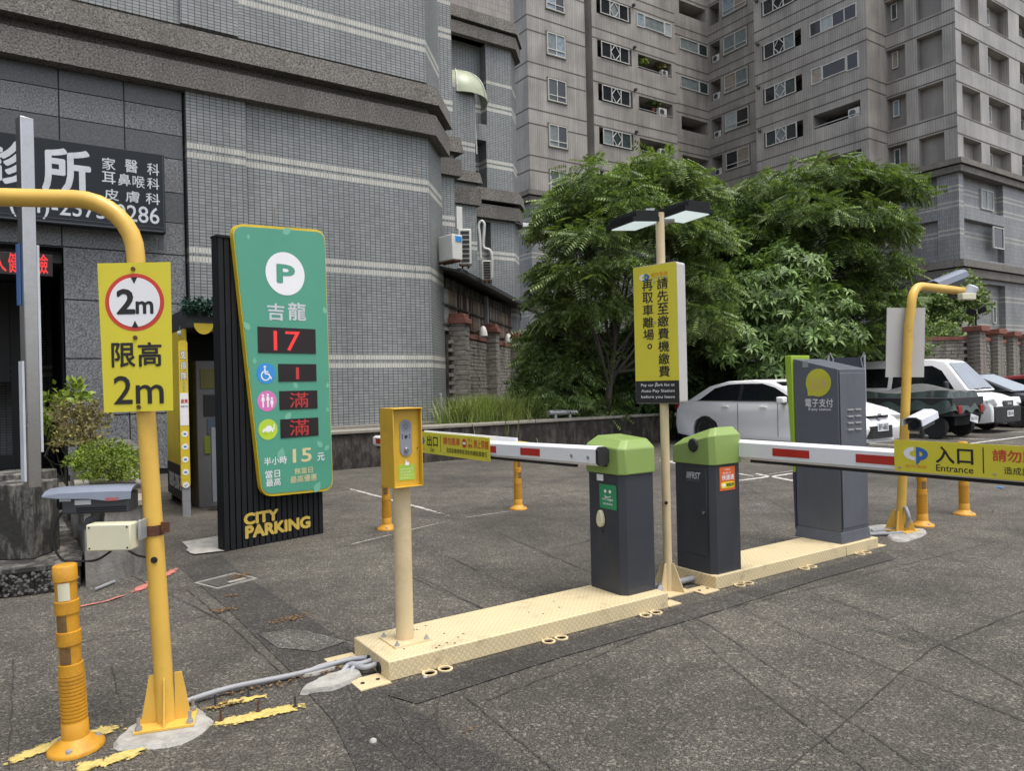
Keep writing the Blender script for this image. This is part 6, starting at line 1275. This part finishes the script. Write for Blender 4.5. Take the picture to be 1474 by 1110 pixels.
# ------------------------------------------------------------------ pay booth behind the totem
pbt = thing('payment_booth', 'black payment booth with yellow trim and garland behind the green totem', 'kiosk', (1.66, 9.3, 0), 0)
mb = MB(); mb.box(0, 1.15, 0, 1.6, 2.22, 2.46); mb.build('roof', dark_steel, pbt, bevel=.01)
mb = MB(); mb.box(1.1, 1.15, 0, 1.6, 0, 2.22); mb.box(.05, 1.1, 1.5, 1.6, 0, 2.22); mb.build('booth_wall', dark_in, pbt)
mb = MB(); mb.box(0, .03, .17, 1.5, .12, 2.22); mb.build('side_wall', booth_yellow, pbt)
fs = Fr(pbt, -.001, 1.5, -90); mb = MB(); fs.rect(mb, 0.0, 1.33, .13, .55, 0, .004); mb.build('side_base_panel', black_p, pbt)
text(pbt, fs, '0800-208-333', (.15, 1.15, .24, .42), white_print, d=.006, bold=.03)
mb = MB(); fs.poly(mb, [(1.25, .15), (1.33, .15), (1.33, 1.5), (.95, 1.5), (1.05, 1.0)], .004, .006); mb.build('side_print', grey_print, pbt); mb = MB(); fs.poly(mb, [(.92, 1.05), (1.02, 1.3), (1.06, 1.1), (1.16, 1.05), (1.15, .8), (1.28, .55), (1.24, .5), (1.05, .72), (.95, .85)], .006, .008); mb.build('side_print', M_('dancer_print', (.25, .1, .12), .6), pbt)
vs = thing('booth_strip_sign', 'narrow yellow vertical sign strip with white characters and round icons at the booth edge', 'sign', (1.66, 9.3, 0), 0); f = Fr(vs, 0, -.012, 0)
u0 = f.uz(259, 600)[0]; u1 = f.uz(272, 600)[0]; zt_ = f.uz(262, 490)[1]; zb_ = f.uz(268, 702)[1]; w = u1-u0
mb = MB(); f.poly(mb, rounded(u0, u1, zb_, zt_, .03), -.05, 0); mb.build('strip', booth_yellow, vs); mb = MB(); f.rect(mb, u0+.01, u1, 0, zb_, -.05, -.01); mb.build('foot', galv, vs)
for i, ch in enumerate('免排隊!'):
    z1 = zt_-.12-i*.125; bang = w*.28 if ch == '!' else 0
    text(vs, f, ch, (u0+w*.18+bang, u1-w*.15-bang, z1-.10, z1), M_('shadow_print', (.02, .02, .05), .5), d=.0015, bold=.07); text(vs, f, ch, (u0+w*.2+bang, u1-w*.17-bang, z1-.097, z1-.003), white_print, d=.003, bold=.02)
mb = MB(); f.rect(mb, u0+.004, u1-.004, zt_-1.0, zt_-.62, 0, .002); mb.build('notice_paper', white_print, vs); text(vs, f, '繳費', (u0+w*.15, u1-w*.1, zt_-.74, zt_-.69), red_print, d=.003, bold=.03); text(vs, f, '掃碼付款', (u0+w*.12, u1-w*.1, zt_-.79, zt_-.765), black_p, d=.003)
for k in range(5): cz_ = zt_-1.10-k*.15; mb = MB(); f.poly(mb, disc((u0+u1)/2, cz_, w*.36, 20), 0, .002); mb.build('icon_disc', white_print, vs); mb = MB(); f.poly(mb, [((u0+u1)/2+x*w, cz_+y*w) for x, y in (((-.15, .02), (-.05, -.08), (.16, .14), (.2, .1), (-.05, -.18), (-.2, -.03)) if k == 4 else ((-.15, -.1), (.15, -.1), (.15, .1), (-.15, .1)))], .002, .003); mb.build('icon_mark', blue_print, vs)
pay = thing('pay_machine', 'grey automatic pay machine with green and yellow panel inside the booth', 'payment machine', (1.66+.19, 9.8, 0), 0)
mb = MB(); mb.box(0, .6, 0, .5, 0, 1.85); mb.build('cabinet_body', mid_in, pay, bevel=.01); f = Fr(pay, 0, 0, 0)
for (a, b, c, d_, m, nm) in ((.05, .5, 1.5, 1.75, M_('panel_olive', (.12, .11, .02), .5), 'top_panel'), (.08, .3, 1.15, 1.42, black_p, 'slot_panel'), (.12, .4, .92, 1.12, M_('panel_blue_grey', (.08, .11, .15), .3), 'screen'), (.08, .42, .68, .9, M_('panel_yellow_green', (.18, .22, .02), .5), 'notice')): mb = MB(); f.rect(mb, a, b, c, d_, 0, .012); mb.build(nm, m, pay)
mb = MB(); f.poly(mb, disc(.33, .45, .06, 16), 0, .004); mb.build('emblem', orange_print, pay); text(pay, f, 'METRO', (.22, .5, .3, .35), orange_print, d=.003)
gb = MB(); gb.box(.28, .5, .12, .2, .12, 1.02); o = gb.build('notice_stand', M_('stand_grey', (.16, .17, .19), .5), None); o.location = (1.66, 9.3, 0); tag(o, 'pale grey notice panel leaning beside the pay machine in the booth', 'notice')
n = 900; P_ = np.stack([rng.uniform(.0, .9, n), rng.normal(-.06, .035, n), rng.normal(2.46, .035, n)], 1); gd = thing('garland', 'dark green tinsel garland along the booth roof edge', 'garland', (1.62, 9.3, 0)); scatter('tinsel', LT, P_, rng.normal(size=(n, 3))+np.array([0, -.4, .3]), rng.uniform(.5, .9, n), garland, gd)
for i, (px, py, D, m, rr_) in enumerate(((259, 480, 8.95, grey_print, .035), (306, 474, 9.0, gold, .035))):
    t = thing('bauble', ('small silver bauble hanging at the left of the booth roof', 'small golden bauble hanging below the booth garland')[i], 'bauble', at(px, py, D)); mb = MB(); mb.lathe([(rr_*math.sin(R(a)), -rr_*math.cos(R(a))) for a in range(5, 176, 17)], 14); mb.build('ball', m, t, smooth=60); mb = MB(); mb.tube([(0, 0, rr_), (0, 0, rr_+.05)], .004, 5); mb.build('hook', galv, t)
mb = MB(); f = Fr(None, 0, 9.27, 0); c = f.uz(293, 468); f.poly(mb, [(c[0]+.11*math.cos(R(a)), c[1]+.02+.13*math.sin(R(a))) for a in range(180, 361, 15)], 0, .01); o = mb.build('roof_badge', gold); tag(o, 'yellow half-round badge under the booth garland', 'badge')

# ------------------------------------------------------------------ planters, concrete blocks, steel post at the left
def tagged(mb, name, m, label, cat, **k): o = mb.build(name, m, **k); tag(o, label, cat); return o
kp = [G2(-60, 880), G2(0, 862), G2(115, 850), G2(100, 812)]; kp = [(-.9, 6.6), (-.13, 6.47), (.36, 6.40), (.42, 6.9), (.36, 9.0), (-.9, 9.0)]
mb = MB(); mb.prism(kp, 0, .17); mb.prism([(-.92, 6.57), (-.13, 6.44), (.37, 6.37), (.42, 6.9), (-.9, 6.9)], .17, .20); struct('kerb', mb, concrete_mossy)
mb = MB(); r_ = random.Random(8)
for k in range(260):
    t_ = r_.random(); x = -.7+t_*1.05; y = 6.57-.17*(x+.9)/1.26-.03+r_.uniform(-.012, .01); z_ = r_.uniform(.01, .155); s = r_.uniform(.008, .018); mb.lathe([(s*.3, z_-s), (s, z_-s*.3), (s*.9, z_+s*.4), (s*.2, z_+s)], 5, (x, y))
o = mb.build('gravel', M_('dark_gravel', (.09, .085, .08), .9, var=.6, vs=30)); o['kind'] = 'stuff'; o['label'] = 'dark gravel packed against the kerb at the lower left'
cbk = gp(48, 806, .2)
for i, (dx_, dy_, w_, h_, lb_) in enumerate(((0, 0, .36, .60, 'front blackened concrete block, nearest the gate pole at the left edge'), (-.02, .55, .42, .66, 'second blackened concrete block behind, under the steel post'))):
    mb = MB(); mb.box(0, w_, 0, w_, 0, h_-.02); o = mb.build('concrete_block', concrete_mossy, None, bevel=.012); o.location = (cbk.x+dx_, cbk.y+dy_, .2 if not i else .17); o.rotation_euler = (0, 0, R(58)); tag(o, lb_, 'concrete block', 'concrete blocks at the kerb')
mb = MB(); pts = [(.40, 6.42), (.80, 6.56), (.98, 7.05), (1.05, 9.2), (.5, 9.4), (.42, 7.2)]
mb.prism(pts, 0, .56); struct_p = tagged(mb, 'planter', M_('planter_concrete', (.20, .19, .175), .9, var=.2, vs=5, bump=.4, dirt=.8, ds=4, dcol=(.05, .047, .042), streak=1, dlo=.4, dhi=.62), 'low grey concrete planter holding the clipped hedge shrub', 'planter')
mb = MB(); mb.prism([(x+(.02 if x > .7 else -.02), y-.02) for x, y in pts], .56, .60); q = mb.build('planter_rim', wall_cap, struct_p); mb = MB(); mb.prism([(.5, 6.9), (.88, 7.0), (.98, 9.0), (.6, 9.2)], .56, .605); mb.build('soil', bush_soil, struct_p)
mb = MB(); mb.prism([(.42, 8.6), (.75, 8.4), (1.2, 9.6), (1.3, 11.5), (.7, 11.5)], 0, .82); tagged(mb, 'planter', MATS['planter_concrete'], 'taller concrete planter behind with the dry straggly shrub', 'planter', bevel=.02)
sp_ = gp(47, 690, .86); stp = thing('steel_post', 'tall square stainless steel post standing on the concrete blocks at the far left', 'post', (sp_.x, sp_.y, .80), 20)
dS = (sp_-CAM).dot(FWD); zT_ = at(35, 170, dS).z; mb = MB(); w_ = .044; mb.box(-w_, w_, -w_, w_, 0, zT_-.80); mb.build('square_tube', steel, stp, bevel=.006)
mb = MB(); mb.box(-w_-.012, -w_-.002, .0, .05, (at(35, 440, dS).z-.80), zT_-.80-.9); mb.build('blue_strip', M_('blue_strip', (.05, .12, .3), .5), stp); mb = MB(); mb.box(w_+.003, w_+.02, -.03, .03, .25, zT_-.80-.9); mb.box(-w_-.018, -w_-.003, -.03, .03, 0.05, .9); mb.build('edge_strip', grey_print, stp)
def shrub(label, L, n, m, sc, tm=LT, name='shrub', up=.6, stems=None, inner=.4):
    b = at(*L[0][:3]); return tree(label, (b.x, b.y), padlist(L), tm, n, m, sc, 'shrub', .02, None, name=name, up=up, inner=inner, forks=3, limbs=stems is not None)
shrub('clipped bright green hedge shrub in the low planter', [(150, 672, 6.6, .24, .15), (125, 668, 6.7, .17, .13), (178, 668, 6.8, .19, .14), (152, 655, 7.0, .22, .14), (180, 688, 6.5, .12, .10), (140, 688, 6.4, .13, .08)], 5200, leaf_hedge, .5)
shrub('dry straggly shrub with bare twigs in front of the granite column', [(118, 622, 8.2, .25, .28), (100, 600, 8.3, .2, .2), (128, 600, 8.3, .2, .2), (110, 640, 8.0, .25, .15)], 800, leaf_dry, .8, stems=1)
shrub('leafy shrub with big yellow-green leaves beside the arcade entrance', [(95, 580, 8.5, .2, .16), (80, 600, 8.5, .16, .16), (75, 622, 8.4, .12, .14), (106, 572, 8.6, .12, .1)], 260, leaf_hedge, 1.7, stems=1)
mb = MB(); 
for k in range(46): a = random.uniform(0, 6.28); b = at(118, 650, 8.2); mb.tube([b, b+Vector((math.cos(a)*.12, math.sin(a)*.12, .22)), b+Vector((math.cos(a)*random.uniform(.15, .4), math.sin(a)*.3, random.uniform(.3, .62)))], [.008, .005, .002], 4)
o = mb.build('twigs', M_('dry_twig', (.18, .13, .08), .9)); tag(o, 'bundle of bare brown twigs growing in the taller planter', 'shrub')
mb = MB(); p = gp(145, 848); mb.tube([gp(136, 852)+Vector((0, 0, .015)), gp(165, 840)+Vector((0, 0, .015))], .012, 8); o = mb.build('metal_rod', galv); tag(o, 'short grey metal rod lying on the asphalt by the planter foot', 'litter')

# ------------------------------------------------------------------ vehicles
def vehicle(label, cat, loc, yaw, prof, W, belt, roofW, wheels, wr, mats, name, bev=.05):
    """prof: closed side outline of the lower body; roofW: greenhouse outline; X forward"""
    t = thing(name, label, cat, loc, yaw)
    zb0 = prof[-1][1]; ra = wr+.055; P_ = list(prof[:-1])
    for wx in sorted(wheels, reverse=True):
        a0 = math.asin(max(-1, min(1, (zb0-wr)/ra))); P_ += [(wx+ra*math.cos(a0+(math.pi-2*a0)*k/12), wr+ra*math.sin(a0+(math.pi-2*a0)*k/12)) for k in range(13)]
    P_.append(prof[-1]); mb = MB(); rings = []
    for yy, sc_x, dz in ((-W/2, .965, .02), (-W/2+.05, .985, .008), (-W/2+.16, 1, 0), (W/2-.16, 1, 0), (W/2-.05, .985, .008), (W/2, .965, .02)): rings.append([(x*(sc_x if abs(x) > 2*0+max(abs(q) for q in wheels)+ra+.02 else 1), yy+(0 if z < .72 else -math.copysign(.045, yy)*(z-.72)/.3 if abs(yy) > W/2-.06 else 0), z if z < .6 else z-dz*2) for x, z in P_])
    mb.loft(rings); body = mb.build('body', mats['paint'], t, bevel=min(bev, .022), seg=2, smooth=32)
    x_lo = min(x for x, z in prof)+.35; x_hi = max(x for x, z in prof)-.35
    q = MB(); q.box(x_lo, x_hi, -W/2+.27, W/2-.27, .2, .62); q.build('underbody', black_p, t)
    for wx in wheels:
        for sy in (-1, 1):
            wq = MB(); Mw = Matrix.Translation((wx, sy*(W/2-.085), wr)) @ Matrix.Rotation(R(90), 4, 'X'); wq.lathe([(wr*.66, -.09), (wr*.95, -.10), (wr, -.07), (wr, .07), (wr*.95, .10), (wr*.66, .09)], 28, M=Mw); wo = wq.build('tyre', tyre, t, smooth=40)
            rq = MB(); rq.lathe([(wr*.04, -.06), (wr*.60, -.06), (wr*.67, -.093), (wr*.67, .093), (wr*.60, .06), (wr*.04, .06)], 24, M=Mw)
            for k in range(5): a = k*1.2566; rq.mbox(Mw @ Matrix.Rotation(a, 4, 'Z') @ Matrix.Translation((wr*.36, 0, 0)), wr*.55, .07, .165)
            rq.build('rim', rim_m, wo, smooth=30)
    # greenhouse
    zb = belt; zr = max(z for x, z in roofW)
    def hw(z): return W/2-.035-(z-zb)*.30
    gm = MB(); A = [(x, -hw(z), z) for x, z in roofW]; B = [(x, hw(z), z) for x, z in roofW]; m_ = len(roofW)
    gm.add(A+B, [tuple(range(m_-1, -1, -1)), tuple(range(m_, 2*m_))]+[(i, (i+1) % m_, m_+(i+1) % m_, m_+i) for i in range(m_)]); gm.build('cabin', mats['paint'], t, bevel=.05, seg=3, smooth=32)
    return t, hw
def side_glass(t, hw, pts, m, name='side_window', off=.006, sides=(-1, 1)):
    for sy in sides:
        q = MB(); A = [(x, sy*(hw(z)+off), z) for x, z in pts]; B = [(x, sy*(hw(z)-.01), z) for x, z in pts]; n = len(pts); q.add(A+B, [tuple(range(n-1, -1, -1)) if sy > 0 else tuple(range(n))]+[(i, (i+1) % n, n+(i+1) % n, n+i) for i in range(n)]); q.build(name, m, t)
def cross_glass(t, hw, a, b, m, name, off=.008):
    (x0, z0), (x1, z1) = a, b; nx, nz = (z1-z0), -(x1-x0); l = math.hypot(nx, nz); nx, nz = nx/l*off, nz/l*off
    q = MB(); q.add([(x0+nx, -hw(z0)+.07, z0+nz), (x0+nx, hw(z0)-.07, z0+nz), (x1+nx, hw(z1)-.07, z1+nz), (x1+nx, -hw(z1)+.07, z1+nz)], [(0, 1, 2, 3)]); q.build(name, m, t)
# white sedan, X forward; nose points to -Y
sed, hw = vehicle('white four-door saloon parked behind the barrier cabinets, nose towards the arm', 'car', (13.95, 10.15, 0), -90,
    [(-2.25, .22), (-2.30, .45), (-2.28, .80), (-2.20, .98), (-1.75, 1.03), (1.0, 1.0), (1.55, .95), (2.05, .82), (2.25, .66), (2.32, .45), (2.26, .2), (1.9, .17), (-1.9, .17)], 1.78, .97,
    [(-1.95, .97), (-1.30, 1.33), (-.80, 1.435), (-.1, 1.455), (.35, 1.41), (.85, 1.22), (1.30, .97)], (-1.33, 1.38), .315, {'paint': car_white}, 'parked_car')
side_glass(sed, hw, [(-1.50, 1.03), (-1.12, 1.28), (-.75, 1.36), (-.42, 1.375), (-.42, 1.02)], car_glass); side_glass(sed, hw, [(-.33, 1.02), (-.33, 1.375), (.15, 1.37), (.48, 1.28), (.98, 1.02)], car_glass); side_glass(sed, hw, [(-.42, 1.02), (-.42, 1.375), (-.33, 1.375), (-.33, 1.02)], black_p, 'pillar', .004)
side_glass(sed, hw, [(-1.60, .995), (-1.50, 1.03), (1.0, 1.02), (1.1, .99)], black_p, 'window_trim', .004)
cross_glass(sed, hw, (1.26, .985), (.42, 1.395), car_glass, 'windscreen'); cross_glass(sed, hw, (-.85, 1.43), (-1.88, .995), car_glass, 'rear_window')
for sy in (-1, 1):
    F_ = Fr(None, 0, -.89, 0)
    for xh in (-.75, .25): q = MB(); q.box(xh-.09, xh+.09, sy*.888-.018, sy*.888+.018, .86, .885); q.build('door_handle', car_white, sed, bevel=.006)
    for xl in (-.40, .62): q = MB(); q.box(xl-.004, xl+.004, sy*.8935-.003, sy*.8935+.003, .26, .96); q.build('door_seam', black_p, sed)
    q = MB(); q.mbox(Matrix.Translation((.80, sy*1.0, 1.03)) @ Matrix.Rotation(R(10), 4, 'Z'), .16, .2, .13); q.build('door_mirror', car_white, sed, bevel=.03); q = MB(); q.box(.72, .8, sy*.9-.03, sy*.9+.06, .94, .985); q.build('mirror_foot', black_p, sed)
    q = MB(); q.mbox(Matrix.Translation((2.10, sy*.64, .70)) @ Matrix.Rotation(R(-28*sy), 4, 'Z') @ Matrix.Rotation(R(15), 4, 'Y'), .34, .36, .10); q.build('headlight', lamp_lens, sed, bevel=.02)
    q = MB(); q.mbox(Matrix.Translation((-2.2, sy*.68, .85)), .14, .36, .14); q.build('tail_light', redlens, sed, bevel=.02)
q = MB(); q.prism([(2.24, -.55), (2.338, -.35), (2.338, .35), (2.24, .55)], .26, .50); q.build('lower_grille', black_p, sed)
for k in range(4): q = MB(); q.prism([(2.28, -.5), (2.346, -.33), (2.346, .33), (2.28, .5)], .285+k*.055, .292+k*.055); q.build('grille_bar', cam_dk, sed)
q = MB(); q.prism([(2.1, -.62), (2.29, -.3), (2.29, .3), (2.1, .62)], .66, .70); q.build('upper_grille', black_p, sed); q = MB(); q.prism([(2.1, -.8), (2.352, -.4), (2.352, .4), (2.1, .8)], .185, .215); q.build('chin_trim', alu, sed)
q = MB(); q.lathe([(.07, 0), (.07, .02)], 18, M=Matrix.Translation((2.27, 0, .68)) @ Matrix.Rotation(R(90), 4, 'Y')); q.build('badge', galv, sed)
q = MB(); q.box(2.347, 2.358, -.19, .19, .40, .56); q.build('number_plate', plate_w, sed); fpz = Fr(sed, 2.3585, -.19, 90); text(sed, fpz, 'BFF-6863', (.03, .35, .425, .535), black_p, d=.002, bold=.02)
# white van with black bumper
van, hw = vehicle('white van with black lower nose parked between the covered cart and the dark car', 'van', (20.5, 10.2, 0), -90,
    [(-2.0, .3), (-2.0, 1.05), (1.05, 1.05), (1.55, .95), (1.88, .82), (1.95, .62), (1.95, .28), (1.7, .24), (-1.8, .24)], 1.56, 1.04,
    [(-1.98, 1.04), (-1.95, 1.90), (.35, 1.90), (.72, 1.83), (1.38, 1.04)], (-1.3, 1.15), .30, {'paint': car_white}, 'parked_van')
side_glass(van, hw, [(-.6, 1.10), (-.6, 1.70), (.40, 1.72), (.66, 1.58), (1.02, 1.10)], car_glass); side_glass(van, hw, [(-1.8, 1.15), (-1.8, 1.68), (-.72, 1.68), (-.72, 1.15)], car_glass); cross_glass(van, hw, (1.34, 1.09), (.77, 1.78), windshield_m, 'windscreen', .012)
q = MB(); q.prism([(1.52, -.795), (1.95, -.72), (1.985, -.4), (1.985, .4), (1.95, .72), (1.52, .795)], .24, .66); q.build('bumper', bumper_blk, van, bevel=.03)
q = MB(); q.mbox(Matrix.Translation((1.94, 0, .72)), .06, .5, .16); q.build('grille', cam_dk, van, bevel=.02); q = MB(); q.mbox(Matrix.Translation((1.975, 0, .72)), .02, .22, .06); q.build('badge', alu, van, bevel=.006)
q = MB(); q.box(1.988, 1.998, -.17, .17, .40, .55); q.build('number_plate', plate_w, van); text(van, Fr(van, 1.999, -.17, 90), '5853-VH', (.03, .31, .43, .52), black_p, d=.002, bold=.02)
for sy in (-1, 1):
    q = MB(); q.mbox(Matrix.Translation((1.80, sy*.58, .76)) @ Matrix.Rotation(R(-28*sy), 4, 'Z') @ Matrix.Rotation(R(-20), 4, 'Y'), .22, .34, .2); q.build('headlight', lamp_lens, van, bevel=.04)
    q = MB(); q.mbox(Matrix.Translation((.92, sy*.93, 1.20)), .1, .17, .22); q.build('door_mirror', bumper_blk, van, bevel=.04); q = MB(); q.box(.88, .888, sy*.783-.003, sy*.783+.003, .4, 1.04); q.box(-.80, -.792, sy*.783-.003, sy*.783+.003, .3, 1.04); q.build('door_seam', black_p, van)
q = MB(); q.mbox(Matrix.Translation((1.34, .25, 1.11)) @ Matrix.Rotation(R(90), 4, 'Z'), .5, .02, .02); q.mbox(Matrix.Translation((1.35, -.3, 1.1)) @ Matrix.Rotation(R(80), 4, 'Z'), .5, .02, .02); q.build('wiper', black_p, van)
# dark hatchback and red car nose
dk, hw = vehicle('dark hatchback with a red bonnet edge at the far right of the car row', 'car', (23.2, 10.1, 0), -90,
    [(-2.1, .25), (-2.1, .9), (1.0, .98), (1.6, .88), (2.0, .72), (2.08, .45), (2.0, .2), (-1.9, .2)], 1.72, .96,
    [(-2.0, .96), (-1.7, 1.4), (-.9, 1.50), (.1, 1.48), (1.25, .96)], (-1.3, 1.3), .31, {'paint': car_dark}, 'parked_car')
side_glass(dk, hw, [(-1.5, 1.02), (-1.3, 1.34), (.1, 1.40), (.95, 1.02)], car_glass); cross_glass(dk, hw, (1.2, .985), (.15, 1.45), windshield_m, 'windscreen', .012)
rc, hw = vehicle('dark red saloon mostly cut off by the right edge of the photo', 'car', (25.9, 9.3, 0), -90,
    [(-2.2, .25), (-2.2, .9), (1.0, .95), (1.6, .88), (2.1, .70), (2.2, .45), (2.1, .2), (-2.0, .2)], 1.76, .94,
    [(-1.9, .94), (-1.3, 1.35), (-.4, 1.43), (.3, 1.38), (1.25, .94)], (-1.3, 1.35), .31, {'paint': car_red}, 'parked_car')
side_glass(rc, hw, [(-1.4, 1.0), (-1.1, 1.28), (.2, 1.33), (.95, 1.0)], car_glass); cross_glass(rc, hw, (1.2, .965), (.35, 1.35), windshield_m, 'windscreen', .012)
for v_, xx in ((dk, 2.02), (rc, 2.12)):
    for sy in (-1, 1): q = MB(); q.mbox(Matrix.Translation((xx-.06, sy*.62, .68)) @ Matrix.Rotation(R(-28*sy), 4, 'Z'), .2, .34, .13); q.build('headlight', lamp_lens, v_, bevel=.03)
    q = MB(); q.box(xx+.03, xx+.07, -.45, .45, .3, .5); q.build('grille', black_p, v_); q = MB(); q.box(xx+.071, xx+.08, -.17, .17, .42, .56); q.build('number_plate', plate_w, v_)
# small car far away in the street behind the arcade
fc_, hw = vehicle('tiny white car on the far street seen through the dark arcade at the left edge', 'car', (-1.0, 27.0, 0), 170,
    [(-2.1, .25), (-2.1, .9), (1.0, .98), (1.6, .88), (2.0, .72), (2.08, .45), (2.0, .2), (-1.9, .2)], 1.72, .96, [(-2.0, .96), (-1.6, 1.5), (-.9, 1.6), (.1, 1.58), (1.25, .96)], (-1.3, 1.3), .31, {'paint': car_white}, 'parked_car')
side_glass(fc_, hw, [(-1.5, 1.02), (-1.3, 1.44), (.1, 1.50), (.95, 1.02)], car_glass)
# covered cart
ct = thing('covered_cart', 'three-wheeled cargo cart under a dark green tarpaulin in front of the white van', 'cargo cart', (18.1, 9.35, 0), -90)
cx0, cx1, cy0, cy1 = -1.15, 1.25, -1.0, .35   # local X forward(-Y world), local Y -> +X world
mb = MB(); nx_, ny_ = 36, 20; z_top = 1.02
V = []
for i in range(nx_+1):
    for j in range(ny_+1):
        u, v = i/nx_, j/ny_; x = -1.35+2.7*u; y = -.82+1.64*v
        e = max(abs(u-.5)*2, abs(v-.5)*2); zz = 1.08+.17*math.exp(-((u-.55)**2+(v-.5)**2)*14)+.03*math.sin(9*u+5*v)+.02*math.sin(17*v-6*u)
        if e > .84: k_ = (e-.84)/.16; zz = zz*(1-k_)+(.62+.05*math.sin(20*(u+v)))*k_; x *= .97; y *= .97
        V.append((x*(1-.0)+.012*math.sin(30*v)*(e > .84), y+.015*math.sin(26*u)*(e > .84), zz))
mb.add(V, [(i*(ny_+1)+j, (i+1)*(ny_+1)+j, (i+1)*(ny_+1)+j+1, i*(ny_+1)+j+1) for i in range(nx_) for j in range(ny_)])
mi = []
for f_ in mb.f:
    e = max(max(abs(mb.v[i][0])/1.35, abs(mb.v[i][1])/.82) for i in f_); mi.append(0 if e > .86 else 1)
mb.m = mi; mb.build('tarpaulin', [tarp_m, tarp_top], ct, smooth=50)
mb = MB(); mb.box(-1.25, 1.25, -.74, .74, .52, .95); mb.build('cargo_bed', bumper_blk, ct, bevel=.02); mb = MB(); mb.box(-1.2, 1.1, -.35, .35, .3, .55); mb.build('chassis', black_m, ct)
for x_, y_ in ((.80, -.62), (.80, .62), (-1.0, 0)):
    q = MB(); Mw = Matrix.Translation((x_, y_, .28)) @ Matrix.Rotation(R(90), 4, 'X'); q.lathe([(.17, -.07), (.26, -.08), (.28, -.05), (.28, .05), (.26, .08), (.17, .07)], 22, M=Mw); wo = q.build('wheel', tyre, ct, smooth=40); q = MB(); q.lathe([(.05, -.05), (.17, -.06), (.17, .06), (.05, .05)], 16, M=Mw); q.build('rim', rim_m, wo)
for y_ in (-.5, .55): q = MB(); q.box(1.26, 1.31, y_-.08, y_+.08, .58, .76); q.build('tail_lamp', redlens, ct, bevel=.01)
q = MB(); q.mbox(Matrix.Translation((1.32, .1, .45)) @ Matrix.Rotation(R(-12), 4, 'X') @ Matrix.Rotation(R(0), 4, 'Y'), .012, .36, .17); q.build('number_plate', plate_w, ct); text(ct, Fr(ct, 1.328, -.06, 90), 'MLA-7521', (.0, .31, .42, .49), black_p, d=.002)
mc = thing('handcart', 'dark framed trolley with rope-tied uprights behind the grey pay cabinet', 'trolley', tuple(at(1219, 560, 17.2)), -34); mc.location.z = 0
zt_ = at(1219, 511, 17.2).z; mb = MB()
for sx in (-1, 1): mb.tube([(sx*.42, 0, 0), (sx*.42, 0, zt_)], .035, 8); mb.tube([(sx*.42-.03, -.04, zt_-.02), (sx*.4, -.06, zt_+.05), (sx*.32, -.04, zt_-.1), (sx*.4, -.02, zt_-.4)], .015, 6)
mb.build('upright', galv, mc, smooth=40); mb = MB(); [mb.box(-.4, .4, -.02, .02, .3+k*.4, .36+k*.4) for k in range(3)]; [mb.box(-.4+k*.2, -.37+k*.2, -.015, .015, .3, zt_-.1) for k in range(5)]; mb.box(-.4, .4, -.03, .0, zt_-.38, zt_-.06); mb.build('side_rack', M_('navy_rack', (.015, .02, .035), .6), mc)
# plants on balconies
for (px, py, D_, m, lb_) in ((924, 91, 50, leaf_hedge, 'yellow-green potted plant at the left of an open balcony'), (951, 98, 50, leaf_dry, 'orange-brown potted plant on the open balcony'), (940, 150, 49.5, leaf_fern, 'tall green potted plant on the balcony below the orange plant')):
    p = F1.uz(px, py, -.4); q = F1.P(p[0], p[1], -.4); t = thing('balcony_plant', lb_, 'potted plant', q); n = 130; pp, d = shell_points((0, 0, 0), (.4, .3, .4), n, .5); scatter('foliage', LT, pp, d+np.array([0, 0, .4]), rng.uniform(2.2, 3.2, n), m, t); qm = MB(); qm.lathe([(.12, -.55), (.17, -.3)], 10); qm.build('pot', brick_cap, t)
